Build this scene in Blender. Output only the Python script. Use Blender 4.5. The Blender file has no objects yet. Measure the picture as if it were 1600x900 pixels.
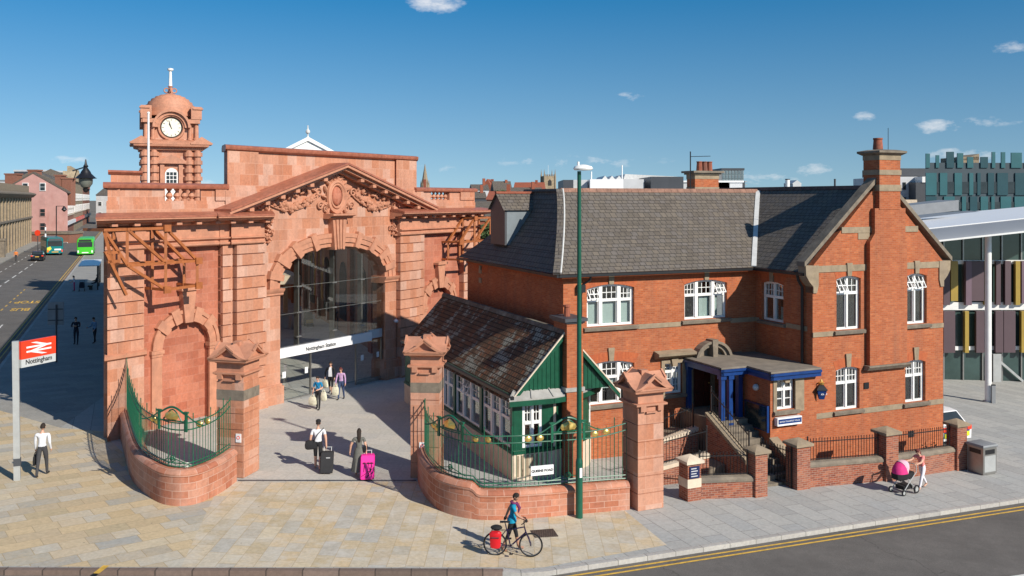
import bpy, bmesh, math, random
from mathutils import Vector, Matrix
random.seed(7)
C = bpy.context.scene.collection
PI = math.pi
R = math.radians
# ---------------------------------------------------------------- survey helpers
# Camera stands at x=0,y=0, 10 m above the kerb of the crossing, looking along +Y.
F, HX, HY, ZC = 1400.0, 800.0, 310.0, 10.0
U = Vector((.9191, .3941, 0)); V = Vector((-.3941, .9191, 0)); Z = Vector((0, 0, 1))
def gz(x, y):
    s = .9191*x + .3941*y - 9.97
    return -.03*max(-70., min(70., s))
def P(px, py, Y):
    return Vector(((px-HX)/F*Y, Y, ZC-(py-HY)/F*Y))
def G(px, py):
    k = (px-HX)/F; d = 30.
    for _ in range(40):
        d = F*(ZC-gz(k*d, d))/(py-HY)
    return Vector((k*d, d, gz(k*d, d)))
def onG(x, y, dz=0): return Vector((x, y, gz(x, y)+dz))
class Fr:
    def __init__(s, o, a, b):
        s.o = Vector((o[0], o[1], o[2] if len(o) > 2 else 0)); s.a = Vector((a[0], a[1], 0)).normalized(); s.b = Vector((b[0], b[1], 0)).normalized()
    def __call__(s, a, b, z): return s.o + s.a*a + s.b*b + Z*z
    def A(s, px, b=0):           # distance along a seen at column px
        k = (px-HX)/F; q = s.o + s.b*b
        return (k*q.y-q.x)/(s.a.x-k*s.a.y)
    def z(s, a, b, py):
        q = s(a, b, 0); return ZC-(py-HY)/F*q.y - s.o.z
def yawfr(o, deg):
    c, s_ = math.cos(R(deg)), math.sin(R(deg))
    return Fr(o, (c, s_), (-s_, c))
# ---------------------------------------------------------------- mesh builder
ORG = {}
class MB:
    def __init__(s): s.v = []; s.f = []; s.m = []; s.u = []; s.mi = 0
    def add(s, vs, fs, uvs=None):
        n = len(s.v); s.v += [Vector(v) for v in vs]
        for i, f in enumerate(fs):
            s.f.append([n+k for k in f]); s.m.append(s.mi); s.u.append(uvs[i] if uvs else None)
        return s
    def box(s, fr, a0, a1, b0, b1, z0, z1):
        p = [fr(a, b, z) for z in (z0, z1) for a, b in ((a0, b0), (a1, b0), (a1, b1), (a0, b1))]
        return s.add(p, [(0,3,2,1),(4,5,6,7),(0,1,5,4),(1,2,6,5),(2,3,7,6),(3,0,4,7)])
    def loft(s, rings, closed=True, caps=True):
        n = len(rings[0]); vs = [p for r in rings for p in r]; fs = []
        for i in range(len(rings)-1):
            for j in range(n if closed else n-1):
                k = (j+1) % n; fs.append((i*n+j, i*n+k, (i+1)*n+k, (i+1)*n+j))
        if caps and closed: fs += [tuple(range(n))[::-1], tuple((len(rings)-1)*n+j for j in range(n))]
        return s.add(vs, fs)
    def az(s, fr, poly, b0, b1): return s.loft([[fr(a, b0, z) for a, z in poly], [fr(a, b1, z) for a, z in poly]])
    def bz(s, fr, poly, a0, a1): return s.loft([[fr(a0, b, z) for b, z in poly], [fr(a1, b, z) for b, z in poly]])
    def ab(s, fr, poly, z0, z1): return s.loft([[fr(a, b, z0) for a, b in poly], [fr(a, b, z1) for a, b in poly]])
    def strip(s, fr, pts_lo, pts_hi, b0, b1):
        """wall between two polylines of the a-z plane, as a row of prisms"""
        for i in range(len(pts_lo)-1):
            q = [pts_lo[i], pts_lo[i+1], pts_hi[i+1], pts_hi[i]]
            if abs(q[0][1]-q[3][1])+abs(q[1][1]-q[2][1]) < 1e-5: continue
            s.az(fr, q, b0, b1)
        return s
    def tube(s, pts, r, n=6, caps=True):
        pts = [Vector(p) for p in pts]; rs = r if isinstance(r, (list, tuple)) else [r]*len(pts)
        up = None; rings = []
        for i, p in enumerate(pts):
            d = (pts[min(i+1, len(pts)-1)]-pts[max(i-1, 0)]).normalized()
            if up is None: up = d.orthogonal().normalized()
            up = (up-d*up.dot(d))
            up = up.normalized() if up.length > 1e-4 else d.orthogonal().normalized()
            w = d.cross(up)
            rings.append([p+(up*math.cos(2*PI*j/n+PI/n)+w*math.sin(2*PI*j/n+PI/n))*rs[i] for j in range(n)])
        return s.loft(rings, True, caps)
    def bar(s, p, q, w, h=None):   # rectangular bar
        p = Vector(p); q = Vector(q); h = h or w; d = (q-p).normalized()
        x = d.cross(Z) if abs(d.z) < .95 else d.cross(Vector((.92, .39, 0)))
        x.normalize(); y = x.cross(d); o = [(-1,-1),(1,-1),(1,1),(-1,1)]
        return s.loft([[p+x*w/2*i+y*h/2*j for i, j in o], [q+x*w/2*i+y*h/2*j for i, j in o]])
    def lathe(s, o, prof, n=12, sx=1, sy=1, rot=0):
        o = Vector(o); return s.loft([[o+Vector((r*sx*math.cos(2*PI*j/n+rot), r*sy*math.sin(2*PI*j/n+rot), z)) for j in range(n)] for r, z in prof])
    def ball(s, c, rx, ry=None, rz=None, n=8, m=6, mat=None):
        ry = rx if ry is None else ry; rz = rx if rz is None else rz; c = Vector(c); rings = []
        for i in range(m+1):
            t = PI*i/m; rr = max(math.sin(t), .02)
            ring = []
            for j in range(n):
                p = Vector((rr*rx*math.cos(2*PI*j/n), rr*ry*math.sin(2*PI*j/n), -math.cos(t)*rz))
                ring.append(c+(mat @ p if mat else p))
            rings.append(ring)
        return s.loft(rings)
    def torus(s, c, axis, Rr, r, n=20, m=6, a0=0, a1=2*PI):
        axis = Vector(axis).normalized(); x = axis.orthogonal().normalized()
        if abs(axis.z) < .9: x = (Z-axis*axis.z).normalized()
        y = axis.cross(x); c = Vector(c); full = abs(a1-a0-2*PI) < 1e-6
        k = n if full else n+1; rings = []
        for i in range(k):
            t = a0+(a1-a0)*i/n; d = x*math.cos(t)+y*math.sin(t)
            rings.append([c+d*(Rr+r*math.cos(2*PI*j/m))+axis*r*math.sin(2*PI*j/m) for j in range(m)])
        if full: rings.append(rings[0]); return s.loft(rings, True, False)
        return s.loft(rings)
    def sweep(s, path, prof, zf=gz, closed=True):
        """profile (offset, height) closed polygon swept along ground path; height from zf"""
        n = len(path); rings = []; L = [0]
        for i in range(1, n): L.append(L[-1]+(path[i]-path[i-1]).length)
        for i, p in enumerate(path):
            d = (path[min(i+1, n-1)]-path[max(i-1, 0)]); d = Vector((d.x, d.y, 0)).normalized(); w = Vector((d.y, -d.x, 0))
            pr = prof(i/(n-1)) if callable(prof) else prof
            rings.append([Vector((p.x+w.x*o, p.y+w.y*o, zf(p.x, p.y)+h)) for o, h in pr])
        pr = prof(0) if callable(prof) else prof
        m = len(pr); acc = [0]
        for j in range(m): acc.append(acc[-1]+math.hypot(pr[(j+1) % m][0]-pr[j][0], pr[(j+1) % m][1]-pr[j][1]))
        vs = [q for r in rings for q in r]; fs = []; uv = []
        for i in range(n-1):
            for j in range(m):
                k = (j+1) % m; fs.append((i*m+j, i*m+k, (i+1)*m+k, (i+1)*m+j))
                uv.append([(L[i], acc[j]), (L[i], acc[j+1]), (L[i+1], acc[j+1]), (L[i+1], acc[j])])
        fs += [tuple(range(m))[::-1], tuple((n-1)*m+j for j in range(m))]; uv += [None, None]
        return s.add(vs, fs, uv)
    def build(s, name, mats, parent=None, loc=None):
        mats = mats if isinstance(mats, (list, tuple)) else [mats]
        o = ORG[parent] if parent is not None else Vector(loc) if loc is not None else Vector((0, 0, 0))
        me = bpy.data.meshes.new(name)
        bm = bmesh.new(); uvl = bm.loops.layers.uv.new('UVMap')
        bv = [bm.verts.new(v-o) for v in s.v]; done = set()
        for f, m, u in zip(s.f, s.m, s.u):
            vs = []
            for i in f:
                if bv[i] not in vs: vs.append(bv[i])
            if len(vs) < 3: continue
            try: bf = bm.faces.new(vs)
            except ValueError: continue
            bf.material_index = m; bf.smooth = True
            if u and len(vs) == len(f):
                for lp, q in zip(bf.loops, u): lp[uvl].uv = q
                done.add(bf)
        bmesh.ops.recalc_face_normals(bm, faces=bm.faces)
        for bf in bm.faces:
            if bf in done: continue
            n = bf.normal
            if abs(n.z) > .93: t = U.copy(); t = (t-n*t.dot(n)).normalized()
            else: t = Z.cross(n).normalized()
            b = n.cross(t)
            if (n.z < 0 if abs(n.z) > .93 else b.z < 0): b = -b
            for lp in bf.loops:
                q = lp.vert.co+o; lp[uvl].uv = (q.dot(t), q.dot(b))
        for e in bm.edges:
            if len(e.link_faces) == 2: e.smooth = e.calc_face_angle(0) < R(32)
        bm.to_mesh(me); bm.free()
        for m in mats: me.materials.append(m)
        ob = bpy.data.objects.new(name, me); C.objects.link(ob)
        if parent is not None: ob.parent = parent
        else: ob.location = o
        ORG[ob] = o
        return ob
def tag(o, label=None, cat=None, group=None, kind=None):
    if label: o['label'] = label
    if cat: o['category'] = cat
    if group: o['group'] = group
    if kind: o['kind'] = kind
    return o
def thing(name, loc, label, cat, group=None):
    o = bpy.data.objects.new(name, None); o.empty_display_size = .2; C.objects.link(o); o.location = loc
    ORG[o] = Vector(loc); return tag(o, label, cat, group)
KIDS = {}
def copy_tree(o, delta=None, parent=None):
    c = o.copy(); C.objects.link(c); ORG[c] = ORG[o]+(delta or Vector())
    if parent is not None: c.parent = parent
    elif delta is not None: c.location = o.location+delta
    for ch in [x for x in C.objects if x.parent == o]: copy_tree(ch, delta, c)
    return c
def text(name, s, size, fr, a, b, z, mat, parent, align='CENTER', ext=.006, flat=None, bold=0):
    cu = bpy.data.curves.new(name, 'FONT'); cu.body = s; cu.size = size; cu.extrude = ext; cu.align_x = align; cu.offset = bold
    t = bpy.data.objects.new(name, cu); C.objects.link(t)
    dg = bpy.context.evaluated_depsgraph_get(); me = bpy.data.meshes.new_from_object(t.evaluated_get(dg))
    bpy.data.objects.remove(t); bpy.data.curves.remove(cu)
    o = ORG[parent] if parent is not None else Vector((0, 0, 0))
    for v in me.vertices:
        x, y, zz = v.co
        v.co = (flat(x, y, zz) if flat else fr(a+x, b-zz, z+y))-o
    me.name = name; me.materials.clear(); me.materials.append(mat)
    ob = bpy.data.objects.new(name, me); C.objects.link(ob)
    if parent is not None: ob.parent = parent
    ORG[ob] = o
    return ob
# ---------------------------------------------------------------- materials
def newmat(name):
    m = bpy.data.materials.new(name); m.use_nodes = True
    nt = m.node_tree; return m, nt, nt.nodes['Principled BSDF']
def nd(nt, t, **kw):
    n = nt.nodes.new(t)
    for k, v in kw.items():
        if k.startswith('i_'): n.inputs[k[2:].replace('_', ' ')].default_value = v
        else: setattr(n, k, v)
    return n
def rgba(c): return (c[0], c[1], c[2], 1)
def mixc(nt, fac, a, b, blend='MIX'):
    m = nt.nodes.new('ShaderNodeMix'); m.data_type = 'RGBA'; m.blend_type = blend
    L = nt.links.new
    for key, val in ((0, fac), (6, a), (7, b)):
        if isinstance(val, (int, float)): m.inputs[key].default_value = val
        elif isinstance(val, tuple): m.inputs[key].default_value = rgba(val)
        else: L(val, m.inputs[key])
    return m.outputs[2]
def ramp(nt, fac, stops, interp='LINEAR'):
    r = nt.nodes.new('ShaderNodeValToRGB'); r.color_ramp.interpolation = interp
    e = r.color_ramp.elements
    while len(e) < len(stops): e.new(.5)
    for x, (p, c) in zip(e, stops): x.position = p; x.color = rgba(c)
    nt.links.new(fac, r.inputs[0]); return r.outputs[0]
def noise(nt, vec, scale, detail=4, rough=.6, sc=None):
    n = nd(nt, 'ShaderNodeTexNoise', i_Scale=scale, i_Detail=detail, i_Roughness=rough)
    if sc:
        mp = nd(nt, 'ShaderNodeMapping', i_Scale=sc); nt.links.new(vec, mp.inputs[0]); vec = mp.outputs[0]
    nt.links.new(vec, n.inputs['Vector']); return n.outputs[0]
def pos(nt): return nd(nt, 'ShaderNodeNewGeometry').outputs['Position']
def bump(nt, bs, h, strength=.3, dist=.02):
    b = nd(nt, 'ShaderNodeBump', i_Strength=strength, i_Distance=dist)
    nt.links.new(h, b.inputs['Height']); nt.links.new(b.outputs[0], bs.inputs['Normal'])
def basic(name, col, rough=.6, var=.18, scale=2.5, metal=0, bmp=0, streak=False, spec=.5, dirt=None):
    m, nt, bs = newmat(name)
    bs.inputs['Roughness'].default_value = rough; bs.inputs['Metallic'].default_value = metal
    bs.inputs['Specular IOR Level'].default_value = spec
    p = pos(nt); n = noise(nt, p, scale, 5, .65, (1, 1, .2) if streak else None)
    lo = tuple(c*(1-var) for c in col); hi = tuple(min(1, c*(1+var*.7)) for c in col)
    c = ramp(nt, n, [(.3, lo), (.7, hi)])
    if dirt:
        n2 = noise(nt, p, .9, 6, .7, (1, 1, .35)); f = ramp(nt, n2, [(.52, (0, 0, 0)), (.72, (1, 1, 1))])
        c = mixc(nt, f, c, dirt)
    nt.links.new(c, bs.inputs['Base Color'])
    if bmp: bump(nt, bs, noise(nt, p, 18, 4), bmp, .02)
    return m
def bricky(name, cols, mortar, bw, bh, ms=.008, rough=.85, offset=.5, bmp=.25, wear=.25, wearcol=(.12, .1, .09), mfac=1., rot=0, saw=False, freq=2, squash=1., lich=None, spec=.3, soot=0, spots=0, wsc=.7):
    m, nt, bs = newmat(name); L = nt.links.new
    bs.inputs['Roughness'].default_value = rough; bs.inputs['Specular IOR Level'].default_value = spec
    uv = nd(nt, 'ShaderNodeUVMap'); uv.uv_map = 'UVMap'; vec = uv.outputs[0]
    if rot:
        mp = nd(nt, 'ShaderNodeMapping', i_Rotation=(0, 0, R(rot))); L(vec, mp.inputs[0]); vec = mp.outputs[0]
    b = nd(nt, 'ShaderNodeTexBrick', i_Scale=1., i_Color1=(0, 0, 0, 1), i_Color2=(1, 1, 1, 1), i_Mortar=(.5, .5, .5, 1))
    b.inputs['Mortar Size'].default_value = ms; b.inputs['Mortar Smooth'].default_value = .15
    b.inputs['Brick Width'].default_value = bw; b.inputs['Row Height'].default_value = bh
    b.offset = offset; b.offset_frequency = 2; b.squash = squash; b.squash_frequency = freq
    L(vec, b.inputs['Vector'])
    k = len(cols); c = ramp(nt, b.outputs['Color'], [((i+.5)/k, x) for i, x in enumerate(cols)])
    p = pos(nt)
    n1 = noise(nt, p, 9, 5, .7); c = mixc(nt, ramp(nt, n1, [(.35, (.78,)*3), (.65, (1.12,)*3)]), c, c, 'MIX') if False else mixc(nt, 1., c, ramp(nt, n1, [(.3, (.8,)*3), (.7, (1.1,)*3)]), 'MULTIPLY')
    n2 = noise(nt, p, wsc, 6, .72, (1, 1, .4)); f = ramp(nt, n2, [(.45, (0, 0, 0)), (.8, (wear,)*3)])
    c = mixc(nt, f, c, wearcol)
    if lich:
        n3 = noise(nt, p, lich[1], 6, .75); f3 = ramp(nt, n3, [(lich[2], (0, 0, 0)), (lich[2]+.06, (.85,)*3)]); c = mixc(nt, f3, c, lich[0])
    if soot:
        n4 = noise(nt, p, 1.5, 5, .65, (1.5, 1.5, .1)); n5 = noise(nt, p, .5, 4, .6)
        c = mixc(nt, ramp(nt, n4, [(.46, (0, 0, 0)), (.74, (soot,)*3)]), c, (.16, .085, .06)); c = mixc(nt, 1., c, ramp(nt, n5, [(.3, (.86,)*3), (.7, (1.08,)*3)]), 'MULTIPLY')
    if spots:
        vo = nd(nt, 'ShaderNodeTexVoronoi', i_Scale=1.7); L(p, vo.inputs['Vector']); c = mixc(nt, ramp(nt, vo.outputs['Distance'], [(.035, (spots,)*3), (.06, (0, 0, 0))]), c, (.10, .09, .075))
    mf = nd(nt, 'ShaderNodeMath', operation='MULTIPLY'); mf.inputs[1].default_value = mfac; L(b.outputs['Fac'], mf.inputs[0])
    c = mixc(nt, mf.outputs[0], c, mortar)
    L(c, bs.inputs['Base Color'])
    if bmp:
        inv = nd(nt, 'ShaderNodeMath', operation='SUBTRACT'); inv.inputs[0].default_value = 1; L(b.outputs['Fac'], inv.inputs[1])
        h = inv.outputs[0]
        if saw:
            sp = nd(nt, 'ShaderNodeSeparateXYZ'); L(vec, sp.inputs[0])
            dv = nd(nt, 'ShaderNodeMath', operation='DIVIDE'); L(sp.outputs[1], dv.inputs[0]); dv.inputs[1].default_value = bh
            fr_ = nd(nt, 'ShaderNodeMath', operation='FRACT'); L(dv.outputs[0], fr_.inputs[0])
            sb = nd(nt, 'ShaderNodeMath', operation='SUBTRACT'); sb.inputs[0].default_value = 1; L(fr_.outputs[0], sb.inputs[1])
            ad = nd(nt, 'ShaderNodeMath', operation='ADD'); L(sb.outputs[0], ad.inputs[0]); L(h, ad.inputs[1]); h = ad.outputs[0]
        ad2 = nd(nt, 'ShaderNodeMath', operation='MULTIPLY_ADD'); L(n1, ad2.inputs[0]); ad2.inputs[1].default_value = .5; L(h, ad2.inputs[2])
        bump(nt, bs, ad2.outputs[0], bmp, .025 if saw else .012)
    return m
def glassy(name, tint=(.75, .82, .82), refl=.16, rough=.01, fr=.6):
    m = bpy.data.materials.new(name); m.use_nodes = True; nt = m.node_tree; nt.nodes.clear()
    o = nd(nt, 'ShaderNodeOutputMaterial'); tr = nd(nt, 'ShaderNodeBsdfTransparent', i_Color=rgba(tint))
    gl = nd(nt, 'ShaderNodeBsdfGlossy', i_Roughness=rough, i_Color=(1, 1, 1, 1)); mx = nd(nt, 'ShaderNodeMixShader')
    lw = nd(nt, 'ShaderNodeLayerWeight', i_Blend=.35); ma = nd(nt, 'ShaderNodeMath', operation='MULTIPLY_ADD'); ma.use_clamp = True
    nt.links.new(lw.outputs['Fresnel'], ma.inputs[0]); ma.inputs[1].default_value = fr; ma.inputs[2].default_value = refl*.5
    nt.links.new(ma.outputs[0], mx.inputs[0]); nt.links.new(tr.outputs[0], mx.inputs[1]); nt.links.new(gl.outputs[0], mx.inputs[2])
    nt.links.new(mx.outputs[0], o.inputs[0]); return m
TER = [(.485, .195, .105), (.525, .235, .138), (.54, .262, .168), (.505, .213, .12), (.575, .335, .245)]
M = dict(
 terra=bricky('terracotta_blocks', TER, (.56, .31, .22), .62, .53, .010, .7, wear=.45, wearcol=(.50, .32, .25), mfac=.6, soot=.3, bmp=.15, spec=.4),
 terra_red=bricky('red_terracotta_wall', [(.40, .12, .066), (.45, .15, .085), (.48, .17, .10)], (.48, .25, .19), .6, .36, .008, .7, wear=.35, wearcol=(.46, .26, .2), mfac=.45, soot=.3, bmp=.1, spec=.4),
 terra_p=basic('terracotta_moulding', (.50, .228, .138), .65, .2, 3.2, bmp=.08, dirt=(.36, .17, .11)),
 terra_d=basic('glazed_brown_coping', (.36, .125, .075), .45, .3, 4, bmp=.08),
 cbrick=bricky('curved_wall_terracotta', [(.46, .165, .09), (.52, .21, .125), (.55, .26, .17), (.43, .15, .085)], (.55, .37, .3), .52, .24, .010, .7, wear=.5, wearcol=(.55, .39, .32), mfac=.7, soot=.3, bmp=.2),
 brick=bricky('orange_red_brick', [(.39, .10, .034), (.47, .13, .045), (.43, .115, .045), (.51, .16, .062)], (.36, .145, .08), .225, .075, .009, .85, wear=.45, wearcol=(.27, .085, .045), bmp=.35, soot=.5),
 gauged=bricky('gauged_red_brick', [(.40, .095, .035), (.46, .115, .04)], (.38, .13, .07), .07, .3, .004, .85, wear=.1, bmp=.1),
 bbrick=bricky('boundary_wall_brick', [(.24, .065, .035), (.34, .095, .05), (.40, .14, .075), (.20, .06, .04)], (.33, .2, .15), .225, .075, .01, .9, wear=.55, wearcol=(.33, .18, .13), bmp=.4),
 slate=bricky('grey_slate_roof', [(.125, .105, .085), (.148, .126, .103), (.168, .14, .11), (.135, .115, .098), (.152, .133, .117)], (.035, .03, .03), .28, .22, .012, .75, bmp=.8, saw=True, wear=.35, wearcol=(.16, .14, .11)),
 tile=bricky('brown_clay_tile_roof', [(.12, .068, .038), (.19, .09, .045), (.15, .095, .055), (.26, .10, .045), (.13, .085, .05)], (.02, .015, .012), .2, .2, .018, .85, bmp=.9, saw=True, wear=.4, wearcol=(.085, .07, .055), lich=((.36, .37, .30), 1.1, .525)),
 stone=basic('buff_sandstone', (.29, .225, .15), .85, .28, 3, bmp=.2, dirt=(.25, .2, .15)),
 stone_d=basic('weathered_sandstone', (.20, .165, .125), .9, .35, 3, bmp=.25, dirt=(.14, .12, .1)),
 cream=basic('cream_render', (.66, .55, .42), .8, .14, 3, dirt=(.5, .42, .33)),
 white=basic('white_gloss_paint', (.80, .80, .78), .35, .06, 3),
 green=basic('dark_green_paint', (.010, .078, .043), .3, .25, 3),
 greenb=basic('railing_green_paint', (.012, .115, .06), .35, .3, 6),
 greenp=basic('lamp_post_green', (.008, .085, .05), .35, .2, 2),
 gold=basic('gold_leaf', (.80, .55, .16), .3, .2, 5, metal=.75),
 lead=basic('lead_sheet', (.36, .35, .33), .55, .22, 2.5, bmp=.1, dirt=(.27, .25, .22)),
 ltlead=basic('pale_lead_flashing', (.62, .62, .60), .5, .15, 3),
 black=basic('black_metal_paint', (.012, .012, .014), .4, .2, 5),
 dark=basic('dark_interior', (.025, .023, .022), .8, .2, 1),
 room=basic('dim_room_wall', (.045, .04, .035), .9, .4, .6),
 blind=basic('pale_window_blind', (.68, .76, .74), .8, .08, 2),
 blue=basic('royal_blue_paint', (.007, .042, .18), .35, .2, 4),
 navy=basic('navy_blue_paint', (.012, .022, .085), .35, .2, 4),
 door=basic('dark_red_door', (.07, .014, .009), .4, .25, 4),
 felt=basic('roofing_felt', (.21, .18, .145), .9, .25, 2, dirt=(.15, .13, .11)),
 rust=basic('orange_brown_steel', (.36, .115, .035), .5, .25, 4),
 steel=basic('brushed_steel', (.33, .32, .30), .35, .12, 4, metal=.7),
 galv=basic('galvanised_grey', (.44, .45, .44), .45, .12, 3, metal=.3),
 grey=basic('mid_grey_paint', (.22, .23, .24), .5, .12, 2),
 ltgrey=basic('light_grey_cladding', (.55, .56, .57), .5, .1, .4),
 dkgrey=basic('slate_grey_cladding', (.055, .06, .07), .5, .15, .5),
 glass=glassy('window_glass', (.88, .92, .91), .12), bigglass=glassy('screen_glass', (.95, .96, .94), .03, fr=.14), bgglass=basic('distant_window_glass', (.03, .038, .042), .12, .3, 1),
 redsign=basic('bright_red_sign', (.78, .055, .02), .35, .03, 2), signw=basic('sign_white', (.82, .82, .82), .4, .02, 2), signg=basic('sign_grey_band', (.50, .52, .52), .4, .03, 2), ink=basic('black_lettering', (.015, .015, .018), .5, .05, 2),
 clockface=basic('cream_clock_dial', (.80, .76, .62), .5, .05, 2),
 pot=basic('clay_chimney_pot', (.30, .085, .045), .8, .3, 5, dirt=(.12, .06, .045)),
 yellow=basic('yellow_road_paint', (.66, .40, .06), .7, .3, 7, dirt=(.30, .22, .11)), roadw=basic('white_road_paint', (.66, .66, .63), .7, .2, 2, dirt=(.4, .4, .38)),
 granite=basic('granite_kerb', (.40, .38, .35), .8, .25, 7, bmp=.15), browngran=basic('brown_granite_kerb', (.22, .155, .12), .8, .35, 5, bmp=.2),
 stoneset=bricky('far_sandstone_wall', [(.30, .235, .155), (.36, .285, .19), (.42, .33, .22)], (.22, .18, .13), 1.0, .45, .03, .9, wear=.5, wearcol=(.17, .14, .1), bmp=.1),
)
def foliage(name, c): return basic(name, c, .6, .45, 6)
M['leaf'] = foliage('green_leaves', (.06, .10, .03))
# ================================================================= SETTING
sc = bpy.context.scene
SHX, SHY, SEL = .731, -.682, 32.0      # towards the sun
w = bpy.data.worlds.new('World'); sc.world = w; w.use_nodes = True
nt = w.node_tree; bg = nt.nodes['Background']; L = nt.links.new
sky = nd(nt, 'ShaderNodeTexSky', sky_type='NISHITA', sun_disc=False)
sky.sun_elevation = R(SEL); sky.sun_rotation = math.atan2(SHX, SHY); sky.altitude = 50; sky.air_density = 1.15; sky.dust_density = .15; sky.ozone_density = 1.6
tc = nd(nt, 'ShaderNodeTexCoord'); sp = nd(nt, 'ShaderNodeSeparateXYZ'); L(tc.outputs['Generated'], sp.inputs[0])
sv = nd(nt, 'ShaderNodeVectorMath', operation='MULTIPLY_ADD'); L(tc.outputs['Generated'], sv.inputs[0]); sv.inputs[1].default_value = (1, 1, .9); sv.inputs[2].default_value = (0, 0, .13)
sn = nd(nt, 'ShaderNodeVectorMath', operation='NORMALIZE'); L(sv.outputs[0], sn.inputs[0]); L(sn.outputs[0], sky.inputs[0])
def mth(op, a, b=None, c=None, clamp=False):
    n = nd(nt, 'ShaderNodeMath', operation=op); n.use_clamp = clamp
    for i, x in enumerate((a, b, c)):
        if x is None: continue
        if isinstance(x, (int, float)): n.inputs[i].default_value = x
        else: L(x, n.inputs[i])
    return n.outputs[0]
az = mth('ARCTAN2', sp.outputs[0], sp.outputs[1]); el = sp.outputs[2]
cn = noise(nt, tc.outputs['Generated'], 42, 6, .62, (1, 1, 2.2))
mask = None
for px, py, rx, ry, s in ((683, 6, 52, 20, 1.), (105, 250, 34, 8, .55), (985, 152, 34, 9, .45), (1345, 183, 24, 11, .6), (1467, 198, 42, 12, .85), (1272, 267, 34, 13, .8), (1500, 243, 60, 12, .7), (1200, 276, 60, 16, .55), (1582, 74, 30, 14, .5), (300, 284, 34, 14, .8), (1540, 190, 60, 9, .35), (640, 262, 110, 9, .32), (900, 252, 170, 12, .32)):
    d = Vector(((px-HX)/F, 1, (HY-py)/F)).normalized()
    da = mth('DIVIDE', mth('SUBTRACT', az, math.atan2(d.x, d.y)), rx/F); de = mth('DIVIDE', mth('SUBTRACT', el, d.z), ry/F)
    q = mth('SUBTRACT', 1., mth('ADD', mth('MULTIPLY', da, da), mth('MULTIPLY', de, de)), clamp=True)
    q = mth('MULTIPLY', q, s); mask = q if mask is None else mth('MAXIMUM', mask, q)
cm = mth('MULTIPLY', mth('ADD', mth('MULTIPLY', mask, 1.1), mth('MULTIPLY', mth('SUBTRACT', cn, .62), 2.6), clamp=True), .7, clamp=True)
cm = mth('MULTIPLY', cm, mth('MINIMUM', mth('MULTIPLY', mask, 4.), 1.))
mx = nd(nt, 'ShaderNodeMix', data_type='RGBA'); L(cm, mx.inputs[0]); hs = nd(nt, 'ShaderNodeHueSaturation', i_Value=.92); L(mth('ADD', 1.26, mth('MAXIMUM', 0., mth('SUBTRACT', mth('MINIMUM', mth('MULTIPLY', el, 1.5), .34), mth('MULTIPLY', mth('MAXIMUM', mth('SUBTRACT', el, .26), 0.), 1.6)))), hs.inputs['Saturation']); L(sky.outputs[0], hs.inputs['Color']); L(hs.outputs[0], mx.inputs[6]); mx.inputs[7].default_value = (8.5, 8.4, 8.4, 1)
L(mx.outputs[2], bg.inputs[0]); bg.inputs[1].default_value = .10
sl = bpy.data.lights.new('sun', 'SUN'); sl.energy = 5.0; sl.angle = R(.53); sl.color = (1, .93, .82)
so = bpy.data.objects.new('sun', sl); C.objects.link(so)
so.rotation_euler = Vector((-SHX*math.cos(R(SEL)), -SHY*math.cos(R(SEL)), -math.sin(R(SEL)))).to_track_quat('-Z', 'Y').to_euler()
cam = bpy.data.cameras.new('camera'); co = bpy.data.objects.new('camera', cam); C.objects.link(co); sc.camera = co
co.location = (0, 0, ZC); co.rotation_euler = (R(90), 0, 0); cam.sensor_width = 36; cam.lens = F/1600*36; cam.shift_y = -(450-HY)/1600
cam.clip_start = .3; cam.clip_end = 6000
vs = sc.view_settings; vs.view_transform = 'Standard'; vs.look = 'None'; vs.exposure = .2; vs.gamma = 1; vs.use_curve_mapping = False
sc.cycles.use_denoising = True; sc.cycles.max_bounces = 7; sc.cycles.transparent_max_bounces = 12; sc.cycles.caustics_reflective = False; sc.cycles.caustics_refractive = False

# ---- ground materials
def asphalt(name, base, spk=.35):
    m, nt, bs = newmat(name); p = pos(nt)
    n = noise(nt, p, 55, 3, .8); n2 = noise(nt, p, .35, 6, .7); n3 = noise(nt, p, 2.2, 5, .7)
    c = ramp(nt, n, [(.35, tuple(x*(1-spk) for x in base)), (.68, tuple(x*(1+spk) for x in base))])
    c = mixc(nt, 1., c, ramp(nt, n2, [(.3, (.78,)*3), (.7, (1.18,)*3)]), 'MULTIPLY')
    c = mixc(nt, 1., c, ramp(nt, n3, [(.3, (.88,)*3), (.75, (1.1,)*3)]), 'MULTIPLY')
    vo = nd(nt, 'ShaderNodeTexVoronoi', feature='DISTANCE_TO_EDGE', i_Scale=.16); wv = nd(nt, 'ShaderNodeVectorMath', operation='MULTIPLY_ADD')
    nn = nd(nt, 'ShaderNodeTexNoise', i_Scale=.9, i_Detail=5.); nt.links.new(p, nn.inputs['Vector']); nt.links.new(nn.outputs['Color'], wv.inputs[0]); wv.inputs[1].default_value = (2.2,)*3; nt.links.new(p, wv.inputs[2]); nt.links.new(wv.outputs[0], vo.inputs['Vector'])
    c = mixc(nt, ramp(nt, vo.outputs['Distance'], [(.0, (.6,)*3), (.006, (0, 0, 0))]), c, (.035, .033, .03))
    nt.links.new(c, bs.inputs['Base Color']); bs.inputs['Roughness'].default_value = .92
    bump(nt, bs, n, .25, .01); return m
M['asphalt'] = asphalt('worn_asphalt', (.125, .115, .105))
YORK = [(.50, .405, .26), (.57, .445, .275), (.45, .405, .32), (.60, .51, .365), (.55, .42, .25), (.44, .415, .36), (.585, .485, .34), (.53, .475, .38), (.59, .46, .29)]
def paving(name, cols, mortar, bw, bh, rot, ms=.012, stain=None, **k):
    return bricky(name, cols, mortar, bw, bh, ms, .8, rot=rot, bmp=.15, **k)
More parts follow.
